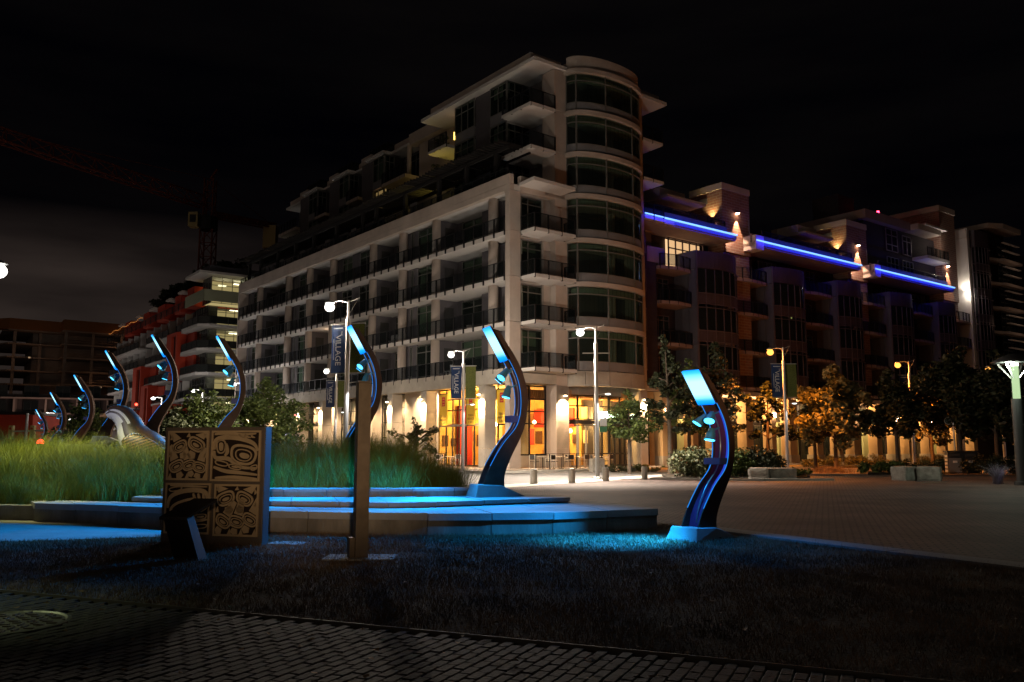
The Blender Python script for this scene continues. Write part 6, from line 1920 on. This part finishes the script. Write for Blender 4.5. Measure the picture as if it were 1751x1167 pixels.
for q in (-1.2, 0.55):
    o = MB().box(q - .16, q + .16, -.15, .15, 2.1, 3.2).build('signal_head', M['crane_yellow'], t)
    MB().tube([(q, -.16, 2.95), (q, -.2, 2.95)], .10, 10).build('red_lens', M['red_render'], o)
def small_red(px_, py_, Y, lab, name='signal_lamp'):
    p = GY(px_, py_, Y)
    t = thing(name, lab, 'signal lamp', (p.x, Y, 0))
    MB().lathe([(.05, 0), (.05, p.z - .1)], 8).build('pole', M['dark_metal'], t)
    MB().lathe([(.04, -.12), (.12, -.06), (.12, .06), (.04, .12)], 12, (0, 0, p.z)).build('lens', M['signal_red'], t)
small_red(69, 757, 34, 'red signal lamp just above the tall grass at far left')
small_red(233, 692, 84, 'red signal lamp right of the bird sculpture')

# ================================================================ BIG LANTERN at the right edge
mat('lantern_metal', (0.10, 0.10, 0.10), 0.5, 0.5)
glass('lantern_glass', (0.9, 1.0, 0.85), .8, .1)
ln = thing('column_lantern', 'thick column lantern with shallow cone cap at the right edge', 'street lamp', (19.25, 32.6, 0))
MB().lathe([(.30, 0), (.30, .12), (.21, .14), (.20, 3.25)], 24).build('column', M['lantern_metal'], ln)
MB().lathe([(.17, 3.25), (.17, 4.55)], 20).build('glass_tube', M['lantern_glass'], ln)
MB().lathe([(.13, 3.26), (.13, 4.5)], 16).build('light_tube', emis('lantern_light', (.80, 1.0, .62), .9), ln)
MB().lathe([(.78, 4.62), (.80, 4.66), (.5, 4.84), (.2, 4.95), (.02, 4.98)], 28).build('cap', M['lantern_metal'], ln, smooth=True)
for q in range(4):
    a_ = q * math.pi / 2 + .6
    MB().bar((.16 * math.cos(a_), .16 * math.sin(a_), 4.05), (.62 * math.cos(a_), .62 * math.sin(a_), 4.62), .05).build('strut', M['pole_paint'], ln)
MB().lathe([(.14, 4.5), (.14, 4.62)], 16).build('bulb', M['lamp_white'], ln)
light('lantern_lamp', 'POINT', (19.25 - .45, 32.2, 4.45), 220, (.85, 1.0, .8), None, .1)

# ================================================================ BOLLARDS, BLOCKS, BINS, SIGNS
bo = None
bl = [(.85, 33.7, 'steel bollard nearest the curved blue lamp, leftmost of four'), (2.41, 34.8, 'second steel bollard from the left'), (3.97, 36.6, 'steel bollard just right of the street lamp with bare cross bars'), (5.92, 38.6, 'steel bollard farthest right, beside the round bush')]
for x, y, lab in bl:
    if bo is None:
        bo = thing('bollard', lab, 'bollard', (x, y, .006), 0, 'steel bollards along the road')
        MB().lathe([(.14, 0), (.14, .53), (.135, .545), (.12, .55)], 24).build('post', M['steel_brushed'], bo)
        MB().lathe([(.145, .0), (.145, .02)], 24).build('base_ring', M['galvanised'], bo)
        MB().lathe([(.13, .551), (.13, .565), (.10, .57)], 24).build('cap', M['galvanised'], bo)
    else:
        c = copy_tree(bo); c.location = (x, y, .006); c['label'] = lab
mat('granite', (0.34, 0.32, 0.28), 0.85, var=.3, vs=5, bump=.8, bs=18)
def rock(name, lab, cat, x, y, w, d, h, rz, group=None, z=0.0):
    me = bpy.data.meshes.new(name)
    N = 7
    vs, fs, idx = [], [], {}
    def vid(i, j, k):
        if (i, j, k) not in idx:
            p = Vector((i / N - .5, j / N - .5, k / N))
            nn = mnoise.noise_vector(p * 2.3 + Vector((x, y, 1))) * .06 + mnoise.noise_vector(p * 6 + Vector((x, y, 1))) * .02
            q = Vector((p.x * w, p.y * d, p.z * h)) + Vector((nn.x * w * .5, nn.y * d * .6, nn.z * h * .6 if k else 0))
            ed = sum(v in (0, N) for v in (i, j, k))
            if ed >= 2: q = q * 1.0 - Vector((p.x * w * .04, p.y * d * .06, 0 if k == 0 else .03 * h))
            idx[(i, j, k)] = len(vs); vs.append(tuple(q))
        return idx[(i, j, k)]
    for i in range(N):
        for j in range(N):
            fs += [(vid(i, j, N), vid(i + 1, j, N), vid(i + 1, j + 1, N), vid(i, j + 1, N))]
            fs += [(vid(i, 0, j), vid(i + 1, 0, j), vid(i + 1, 0, j + 1), vid(i, 0, j + 1)), (vid(i, N, j), vid(i, N, j + 1), vid(i + 1, N, j + 1), vid(i + 1, N, j))]
            fs += [(vid(0, i, j), vid(0, i, j + 1), vid(0, i + 1, j + 1), vid(0, i + 1, j)), (vid(N, i, j), vid(N, i + 1, j), vid(N, i + 1, j + 1), vid(N, i, j + 1))]
    me.from_pydata(vs, [], fs); me.materials.append(M['granite']); me.update()
    o = put(name, me, loc=(x, y, z), rot=(0, 0, rz))
    return tag(o, lab, cat, group)
rock('granite_block', 'rough granite block, lit left end of the long block before the round bushes', 'stone block', 10.75, 37.6, .85, .8, .54, R(-22))
rock('granite_block', 'long dark granite block before the round bushes, right of its lit neighbour', 'stone block', 11.75, 37.9, 1.25, .8, .52, R(8))
rock('granite_boulder', 'granite seat block in the open plaza, left one of the pair', 'stone block', 17.05, 37.5, .95, .75, .60, R(30))
rock('granite_boulder', 'granite seat block in the open plaza, right one of the pair', 'stone block', 17.95, 37.2, .95, .75, .60, R(-30))
rock('granite_block', 'pale granite block left of the street lamp, at the cafe corner', 'stone block', 4.9, 49.8, .75, .7, .78, R(15))
rock('granite_block', 'weathered granite block by the brown wall right of the cafe', 'stone block', 10.3, 52.5, 1.4, .7, .82, R(10))
# recycling station
mat('bin_dark', (0.035, 0.035, 0.037), 0.5, 0.3)
mat('bin_grey', (0.20, 0.20, 0.20), 0.5, 0.2)
bn_ = thing('recycling_station', 'dark twin recycling bins with grey doors behind the granite seats', 'bins', (24.7, 47.4, 0), R(-10))
MB().box(-.78, .76, -.30, .30, 0, 1.16).build('cabinet', M['bin_dark'], bn_, bevel=.02)
MB().box(-.82, .80, -.33, .33, 1.165, 1.24).build('lid', M['bin_dark'], bn_, bevel=.01)
for q, m_ in ((-.42, 'bin_grey'), (.36, 'black_steel')):
    o = MB().box(q - .32, q + .32, -.325, -.303, .06, .84).build('door', M[m_], bn_)
    MB().box(q - .26, q + .26, -.335, -.302, .93, 1.08).build('slot', M['dark_room'], bn_)
    MB().box(q - .12, q + .1, -.34, -.326, .58, .70).build('label_plate', M['print_white'], o)
for q in range(5):
    MB().box(-.80, -.785, -.22, .20, .08 + q * .2, .20 + q * .2).build('notice', M['pole_paint'], bn_)
# finger post with two round discs
sg_ = thing('round_sign_post', 'slim post carrying two round signs above the recycling bins', 'sign', (25.3, 49.2, 0), R(-6))
MB().lathe([(.045, 0), (.04, 3.1)], 10).build('pole', M['galvanised'], sg_)
mat('disc_face', (0.05, 0.10, 0.10), 0.5)
for q, mk_ in ((-.30, 0), (.30, 1)):
    o = MB().tube([(q, -.05, 2.93), (q, -.075, 2.93)], .22, 24).build('disc', M['disc_face'], sg_)
    b = MB(); N = 24
    for k in range(N):
        t0, t1 = 6.2832 * k / N, 6.2832 * (k + 1) / N
        b.add([(q + r_ * math.cos(t_), -.078, 2.93 + r_ * math.sin(t_)) for t_, r_ in ((t0, .19), (t1, .19), (t1, .215), (t0, .215))], [(0, 1, 2, 3)])
    if mk_:
        b.tube([(q, -.078, 3.06), (q, -.082, 3.06)], .028, 10)
        b.bar((q, -.08, 3.02), (q - .005, -.08, 2.92), .035, .005); b.bar((q, -.08, 2.92), (q - .06, -.08, 2.80), .022, .005); b.bar((q, -.08, 2.92), (q + .06, -.08, 2.80), .022, .005)
        b.bar((q, -.08, 3.01), (q + .07, -.08, 2.94), .016, .005); b.bar((q, -.08, 3.01), (q - .06, -.08, 2.94), .016, .005)
    else:
        b.bar((q - .12, -.08, 2.90), (q + .12, -.08, 2.98), .03, .005); b.bar((q + .12, -.08, 2.98), (q + .03, -.08, 3.04), .025, .005)
    b.build('pictogram', M['print_white'], o)

# ================================================================ CAFE FURNITURE
mat('chair_frame', (0.70, 0.62, 0.50), 0.5, .4)
mat('chair_dark', (0.04, 0.035, 0.03), 0.6)
def build_chair():
    t = thing('cafe_chair', None, 'chair')
    MB().box(-.22, .22, -.22, .22, .43, .46).build('seat', M['chair_dark'], t, bevel=.008)
    MB().box(-.21, .21, .20, .225, .58, .84).build('backrest', M['chair_dark'], t, bevel=.008)
    for sx_ in (-1, 1):
        MB().bar((sx_ * .21, -.2, 0), (sx_ * .21, -.2, .65), .03).build('leg', M['chair_frame'], t)
        MB().bar((sx_ * .21, .24, 0), (sx_ * .21, .22, .86), .03).build('leg', M['chair_frame'], t)
        MB().bar((sx_ * .21, -.2, .64), (sx_ * .21, .22, .66), .035).build('armrest', M['chair_frame'], t)
    return t
def build_table():
    t = thing('cafe_table', None, 'table')
    MB().box(-.38, .38, -.38, .38, .71, .74).build('table_top', M['chair_frame'], t, bevel=.005)
    MB().lathe([(.03, .02), (.03, .71)], 10).build('stem', M['chair_dark'], t)
    MB().lathe([(.24, 0), (.24, .015), (.04, .03)], 14).build('foot', M['chair_dark'], t)
    return t
tb0 = ch0 = None
tabs = [(-2.0, 1.0, 'leftmost of the cafe tables outside the corner window, below the stone pier'), (-1.9, 2.6, 'second cafe table from the left outside the corner window'), (-1.6, 4.2, 'third cafe table from the left, before the stone pier with the wall light'), (-2.0, 5.9, 'cafe table farthest right, outside the glass doors'), (3.6, -2.1, 'cafe table left of the curved blue lamp, by the lamp post'), (5.6, -2.2, 'cafe table by the dark menu board, far left of the cafe tables')]
hp_ = ['left', 'right', 'front']
for i, (a_, b_, lab) in enumerate(tabs):
    if tb0 is None: tb0 = build_table(); o = tb0
    else: o = copy_tree(tb0)
    p = W(a_, b_, .12); o.location = p; o.rotation_euler = (0, 0, PHI); o['label'] = lab; o['group'] = 'cafe tables on the pavement'
    for j, (dx, dy, rz) in enumerate(((-.62, 0, R(90)), (.62, 0, R(-90)), (.1, -.62, R(180)))):
        if ch0 is None: ch0 = build_chair(); c = ch0
        else: c = copy_tree(ch0)
        q = p + BX * dx + BY * dy
        c.location = q; c.rotation_euler = (0, 0, PHI + rz + rnd.uniform(-.2, .2))
        c['label'] = f'{hp_[j]}-hand cafe chair at the ' + lab.replace('cafe table ', 'table ').replace('of the cafe tables ', 'table ').split(',')[0]
        c['group'] = 'cafe chairs on the pavement'
pf = thing('patio_fence', 'low dark patio fence with thin posts before the cafe tables', 'fence', W(-3.3, 0, .12), PHI)
b = MB(); b.bar((-.6, 0, .92), (6.8, 0, .92), .03); b.bar((6.8, 0, .92), (6.8, 1.6, .92), .03); b.build('top_rail', M['chair_dark'], pf)
fp_ = MB().box(-.02, .02, -.02, .02, 0, .9).mesh('fence_post', M['dark_metal'])
for k in range(8): put('fence_post', fp_, pf, loc=(-.6 + k * 1.057, 0, 0))
pf2 = thing('patio_fence', 'low patio fence left of the curved blue lamp with dark menu board', 'fence', W(2.4, -3.2, .12), PHI)
b = MB(); b.bar((0, 0, .92), (0, 5.6, .92), .03); b.build('top_rail', M['chair_dark'], pf2)
for k in range(6): put('fence_post', fp_, pf2, loc=(0, k * 1.12, 0))
mb_ = thing('menu_board', 'dark folding menu board with pale round emblems beside the tall grass', 'sign', W(8.3, -2.9, .12), PHI + R(60))
MB().box(-.55, .55, -.03, .03, .0, 1.1).build('board', M['chair_dark'], mb_)
for q in (-.28, .28): MB().tube([(q, -.035, .7), (q, -.04, .7)], .12, 16).build('emblem', M['print_white'], mb_)
MB().box(-1.1, -.60, -.03, .03, 0, 1.1).build('orange_board', mat('orange_board', (.5, .14, .03), .7), mb_)
MB().box(.6, 1.1, -.04, .04, 0, 1.05).build('stone_panel', M['stone'], mb_)
st = thing('parking_sign', 'small white and green sign plate on the lamp post with bare bars', 'sign', (3.97 + .18, 39.0, 2.1))
MB().box(-.16, .16, -.01, .01, .28, .62).build('white_plate', M['print_white'], st)
MB().box(-.16, .16, -.01, .01, .0, .25).build('green_plate', mat('plate_green', (.04, .16, .08), .6), st)

# ================================================================ TREES AND SHRUBS
mat('bark', (0.10, 0.075, 0.055), 0.9, var=.3, vs=6)
LEAF = {}
def leafmat(name, c, c2):
    m = mat(name, c, .6, var=.01, vs=1)
    n, l = m.node_tree.nodes, m.node_tree.links
    oi = n.new('ShaderNodeNewGeometry'); r = n.new('ShaderNodeValToRGB')
    r.color_ramp.elements[0].color = (*c, 1); r.color_ramp.elements[1].color = (*c2, 1)
    l.new(oi.outputs['Random Per Island'], r.inputs[0])
    l.new(r.outputs[0], n['Principled BSDF'].inputs['Base Color'])
    return m
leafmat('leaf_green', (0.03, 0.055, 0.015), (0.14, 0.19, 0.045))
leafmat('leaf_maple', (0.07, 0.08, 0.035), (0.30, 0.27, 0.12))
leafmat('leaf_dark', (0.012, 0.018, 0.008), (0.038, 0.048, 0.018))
leafmat('leaf_olive', (0.05, 0.07, 0.03), (0.15, 0.17, 0.08))
leafmat('leaf_silver', (0.14, 0.16, 0.12), (0.30, 0.32, 0.26))
def leaves_mesh(name, centers, radii, n, size, m, squash=.8):
    centers = np.asarray(centers, float); radii = np.asarray(radii, float)
    wts = radii ** 2; wts /= wts.sum()
    idx = nrng.choice(len(centers), n, p=wts)
    d = nrng.normal(size=(n, 3)); d /= np.linalg.norm(d, axis=1)[:, None]
    rr_ = radii[idx] * nrng.random(n) ** .45
    P = centers[idx] + d * rr_[:, None] * np.array([1, 1, squash])
    P[:, 2] = np.maximum(P[:, 2], .04)
    u = nrng.normal(size=(n, 3)); u[:, 2] *= .5; u /= np.linalg.norm(u, axis=1)[:, None]
    w = np.cross(u, nrng.normal(size=(n, 3))); w /= np.linalg.norm(w, axis=1)[:, None]
    s_ = size * (.6 + .8 * nrng.random(n))[:, None]
    V = np.stack([P - u * s_, P + w * s_ * .55, P + u * s_, P - w * s_ * .55], 1).reshape(-1, 3)
    me = bpy.data.meshes.new(name)
    me.vertices.add(4 * n); me.vertices.foreach_set('co', V.reshape(-1))
    me.loops.add(4 * n); me.loops.foreach_set('vertex_index', np.arange(4 * n))
    me.polygons.add(n); me.polygons.foreach_set('loop_start', np.arange(n) * 4)
    me.materials.append(m); me.update(); me.validate()
    return me
def tree(lab, x, y, h, cr_, th, n, size, lm, shape='round', z=0.0, limbs=11, name='tree', group='trees round the plaza', dens=.42, seed=0, cat='tree'):
    rg = random.Random(int(x * 100) + int(y * 10) + seed)
    t = thing(name, lab, cat, (x, y, z), 0, group)
    b = MB(); tr = .045 + h * .009
    top = Vector((rg.uniform(-.1, .1) * h * .3, rg.uniform(-.1, .1) * h * .3, h * .86))
    spine = [Vector((0, 0, 0)), Vector((0, 0, th)), Vector((top.x * .4, top.y * .4, (th + h * .86) / 2)), top]
    b.tube(spine, [tr * 1.25, tr, tr * .6, tr * .15], 8)
    b.build('trunk', M['bark'], t)
    cs, rs = [], []
    lb = MB()
    for k in range(limbs):
        f = (k + .5) / limbs
        z0 = th + (h * .80 - th) * f * .85
        if shape == 'round': R_ = cr_ * math.sin(math.pi * (.18 + .76 * f)) ** .7
        elif shape == 'cone': R_ = cr_ * (1.02 - f) ** .75
        else: R_ = cr_ * (.55 + .55 * math.sin(math.pi * (.1 + .8 * f)))
        a_ = k * 2.4 + rg.uniform(-.4, .4)
        e = Vector((math.cos(a_) * R_, math.sin(a_) * R_, z0 + R_ * rg.uniform(.15, .55)))
        s0 = Vector((top.x * f * .6, top.y * f * .6, z0))
        midp = s0.lerp(e, .5) + Vector((0, 0, R_ * .12))
        lb.tube([s0, midp, e], [tr * .45, tr * .28, tr * .08], 5, cap=False)
        for q in (.45, .72, .98):
            c = s0.lerp(e, q) + Vector((rg.gauss(0, .12) * cr_, rg.gauss(0, .12) * cr_, rg.gauss(0, .10) * cr_))
            cs.append(tuple(c)); rs.append(cr_ * dens * rg.uniform(.55, 1.05) * (.8 if q < .5 else 1))
    for q in range(4):
        cs.append((top.x + rg.gauss(0, .15) * cr_, top.y + rg.gauss(0, .15) * cr_, h * (.80 + .05 * q))); rs.append(cr_ * dens * (.9 - q * .15))
    lb.build('limbs', M['bark'], t)
    put('crown', leaves_mesh('crown', cs, rs, n, size, M[lm]), t)
    return t
def X(pxx, Y): return (pxx - CX) / FPX * (Y * math.cos(PITCH) + .15)
tree('small leafy tree before the cafe windows, right of the bare-barred lamp', X(1075, 46), 46, 4.55, 1.25, 1.6, 3600, .085, 'leaf_green', 'round', .0)
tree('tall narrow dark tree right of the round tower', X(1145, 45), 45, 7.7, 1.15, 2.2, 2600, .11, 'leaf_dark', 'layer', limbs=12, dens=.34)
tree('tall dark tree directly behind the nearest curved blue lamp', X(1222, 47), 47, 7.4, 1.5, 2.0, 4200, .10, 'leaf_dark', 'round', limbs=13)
tree('dark leafy tree between nearest blue lamp and tall narrow tree', X(1178, 49), 49, 6.6, 1.3, 2.0, 3600, .10, 'leaf_green', 'round', limbs=12)
tree('thin sparse tree left of the orange lamp with banners', X(1312, 50), 50, 5.4, 1.5, 1.7, 3000, .11, 'leaf_dark', 'layer', limbs=10, dens=.30)
tree('thin dark tree between orange lamp and the orange-lit maple', X(1392, 53), 53, 5.4, 1.25, 2.1, 2500, .10, 'leaf_dark', 'layer', limbs=9, dens=.34)
tree('broad maple with orange-lit top and pale lower leaves', X(1427, 51), 51, 6.5, 2.05, 1.7, 7500, .15, 'leaf_maple', 'round', limbs=16, dens=.36)
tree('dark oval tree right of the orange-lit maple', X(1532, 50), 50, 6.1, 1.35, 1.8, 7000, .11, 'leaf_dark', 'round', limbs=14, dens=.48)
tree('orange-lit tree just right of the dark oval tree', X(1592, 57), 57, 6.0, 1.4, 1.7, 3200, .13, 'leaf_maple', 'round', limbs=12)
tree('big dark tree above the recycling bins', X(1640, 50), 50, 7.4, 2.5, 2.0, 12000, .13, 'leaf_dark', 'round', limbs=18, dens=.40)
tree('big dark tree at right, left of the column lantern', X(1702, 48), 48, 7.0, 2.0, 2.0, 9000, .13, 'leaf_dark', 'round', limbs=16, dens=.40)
tree('round dark tree between carved box and lit shop signs', X(452, 40), 40, 4.75, 1.75, .9, 10000, .08, 'leaf_green', 'round', limbs=18, dens=.40)
tree('dark blue-lit tree right behind the carved panel box', X(338, 35), 35, 3.85, 1.45, .8, 7000, .075, 'leaf_green', 'round', limbs=14, dens=.42)
tree('low teal-lit tree just right of the bird sculpture', X(300, 31), 31, 2.9, .95, .8, 4000, .065, 'leaf_olive', 'round', limbs=12)
tree('dim dark tree behind the far blue lamps, left of the bird', X(148, 48), 48, 4.2, 1.5, 1.0, 5000, .09, 'leaf_green', 'round', limbs=12)
tree('low branchy shrub rising from the grass before the lit shop wall', X(712, 25), 25, 2.35, .62, 1.2, 1100, .045, 'leaf_olive', 'layer', limbs=9, dens=.26, name='shrub', cat='shrub')
tree('small pale conifer behind the tall grass at far left', X(104, 29), 29, 2.05, .3, 1.2, 900, .04, 'leaf_silver', 'cone', limbs=8, name='conifer')
# roof garden on the red block
RC, RX, RY = Vector((-37.5, 102, 0)), Vector((math.cos(R(36.5)), math.sin(R(36.5)), 0)), Vector((-math.sin(R(36.5)), math.cos(R(36.5)), 0))
rg_ = [(5, 7.0, 3.6, 'first roof garden tree, largest, beside the crane mast'), (5, 13, 3.4, 'second roof garden tree from the right on the red block'), (5, 19, 3.0, 'third roof garden tree from the right on the red block'), (4.5, 26, 2.8, 'fourth roof garden tree from the right on the red block'), (4.5, 33, 2.6, 'roof garden tree farthest left on the red block')]
for u, v, r_, lab in rg_:
    p = RC + RX * u + RY * v
    tree(lab, p.x, p.y, 3.9, r_ * .72, .4, 3200, .22, 'leaf_dark', 'round', 21.9, limbs=10, group='roof garden trees on the red block', name='roof_tree')
tree('yellow-lit potted plant on the upper terrace left of the tower', *W(13.3, 3.0).xy, 2.6, .8, .3, 1500, .07, 'leaf_olive', 'round', 21.3, limbs=8, name='terrace_plant', group='roof terrace plants', cat='plant')
tree('dim potted plant on the top balcony at the left end of the tower roof', *W(11.6, 2.4).xy, 1.5, .5, .2, 900, .06, 'leaf_olive', 'round', 24.26, limbs=7, name='terrace_plant', group='roof terrace plants', cat='plant')
tree('dim green plant on the roof terrace between the glazed roof rooms', *W(33.6, 2.6).xy, 1.6, 1.0, .2, 900, .07, 'leaf_olive', 'round', 21.3, limbs=7, name='terrace_plant', group='roof terrace plants', cat='plant')
light('plant_light', 'POINT', W(12.6, 2.3, 22.0), 60, (1.0, .72, .12), None, .1)
# bushes
def bush(lab, x, y, rx, ry, h, n, size, lm, name='bush', group='bushes and hedges beside the plaza'):
    rg = random.Random(int(x * 37 + y * 11))
    t = thing(name, lab, 'bush' if name == 'bush' else name.split('_')[0], (x, y, 0), 0, group)
    cs, rs = [], []
    for k in range(16):
        a_ = rg.uniform(0, 6.28); q = math.sqrt(rg.random()) * .75
        cs.append((rx * q * math.cos(a_), ry * q * math.sin(a_), h * rg.uniform(.25, .78) * (1.1 - .4 * q))); rs.append(h * rg.uniform(.26, .42))
    b = MB()
    for c in cs[:7]: b.tube([(c[0] * .2, c[1] * .2, 0), (c[0] * .6, c[1] * .6, c[2] * .6), c], [.03, .02, .008], 5, cap=False)
    b.build('stems', M['bark'], t)
    put('foliage', leaves_mesh('foliage', cs, rs, n, size, M[lm], .9), t)
bush('big round bush left of the nearest blue lamp, lit from the left', X(1185, 39.5), 39.5, 1.05, .8, 1.5, 5200, .06, 'leaf_olive')
bush('big dark bush right of the nearest blue lamp', X(1255, 40), 40, .95, .8, 1.45, 5200, .06, 'leaf_green')
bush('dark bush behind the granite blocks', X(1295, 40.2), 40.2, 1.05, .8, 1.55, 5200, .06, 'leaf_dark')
bush('small trimmed bush behind the right end of the granite blocks', X(1323, 43), 43, .45, .45, 1.15, 1500, .05, 'leaf_dark')
bush('low spreading shrub right of the granite blocks', X(1360, 41), 41, .9, .6, .5, 1800, .05, 'leaf_green')
for i, (px0, Y, w, h, lm, lab) in enumerate([(1505, 46, 1.6, .75, 'leaf_green', 'low dark hedge clump left of the granite seats, under the oval tree'), (1560, 47, 1.7, .8, 'leaf_dark', 'low dark hedge clump directly behind the granite seats'), (1596, 50, .9, .8, 'leaf_olive', 'pale lit shrub left of the recycling bins'),
        (1672, 47, 1.3, 1.05, 'leaf_dark', 'dark hedge clump right of the recycling bins'), (1712, 45, 1.3, 1.05, 'leaf_dark', 'dark hedge clump beside the column lantern'),
        (1400, 62, 1.8, .8, 'leaf_maple', 'warm-lit clipped hedge behind the orange lamp, leftmost part'), (1440, 64, 2.0, .9, 'leaf_maple', 'warm-lit hedge behind the broad maple'), (1490, 66, 2.2, 1.0, 'leaf_maple', 'warm-lit hedge behind the oval tree'), (1600, 68, 2.6, 1.0, 'leaf_maple', 'warm-lit hedge before the far porches, right part')]):
    bush(lab, X(px0, Y), Y, w, .6, h, 2600, .06, lm, 'bush')
for i, (px0, Y, w, h, lm, lab) in enumerate([(1048, 50, .9, .5, 'leaf_olive', 'low green shrub right of the bare-barred lamp post'), (1073, 50.5, .7, .35, 'leaf_silver', 'low silvery plant under the small cafe tree'), (1098, 51, .9, .45, 'leaf_green', 'low green plant under the small cafe tree, right part'), (1118, 50.5, .7, .28, 'leaf_maple', 'low reddish plant before the weathered granite block'), (1150, 56, 1.4, .35, 'leaf_green', 'low green planting by the brown wall right of the cafe')]):
    bush(lab, X(px0, Y), Y, w, .5, h, 900, .045, lm, 'plant')
# pale grass plume beside the column lantern
pl = np.array([(18.75 + rnd.gauss(0, .07), 33.4 + rnd.gauss(0, .07)) for _ in range(260)])
mat('pale_grass', (.22, .20, .24), .6)
o = blades('feather_grass', pl, .75, .016, .8, M['pale_grass'], zfun=np.full(len(pl), .01), segs=4)
del o['kind']; tag(o, 'pale feathery grass tuft at the foot of the column lantern', 'plant')
light('tuft_light', 'SPOT', (18.9, 32.7, .5), 3, (.8, .7, 1.0), None, .05, aim=(-.5, 1.0, -.05), spot=90, blend=.8)
tw = np.array([(X(1418, 49) + rnd.gauss(0, .5), 49 + rnd.gauss(0, .3)) for _ in range(900)])
o = blades('dry_grass', tw, .35, .02, .8, M['lawn_blade'], zfun=np.full(len(tw), .01), segs=3)
del o['kind']; tag(o, 'dry grass tuft round the foot of the broad maple', 'plant')
# planting beds behind the plaza edge
def bed_(label_kind, pts, z1=.12):
    mb = MB(); mb.prism(pts, 0, z1); struct('planting_bed', mb, M['earth'])
bed_('a', [(X(1140, 38.6), 38.6), (X(1330, 38.6), 38.4), (X(1375, 41), 40.5), (X(1375, 44), 44), (X(1250, 46), 46), (X(1130, 43), 43)], .09)
mb = MB()
ke = [(X(1110, 38.2), 38.2), (X(1200, 37.3), 37.2), (X(1300, 36.9), 36.8), (X(1420, 37.2), 37.2)]
for p, q in zip(ke, ke[1:]): mb.wall(p, q, .22, 0.0, .10)
struct('kerb', mb, M['kerb_concrete'])
bed_('b', [(X(1480, 45), 45), (X(1610, 46), 46), (X(1610, 52), 52), (X(1480, 50), 50)], .1)
bed_('c', [(X(1385, 60), 60), (X(1760, 64), 64), (X(1760, 71), 71), (X(1385, 66), 66)], .12)
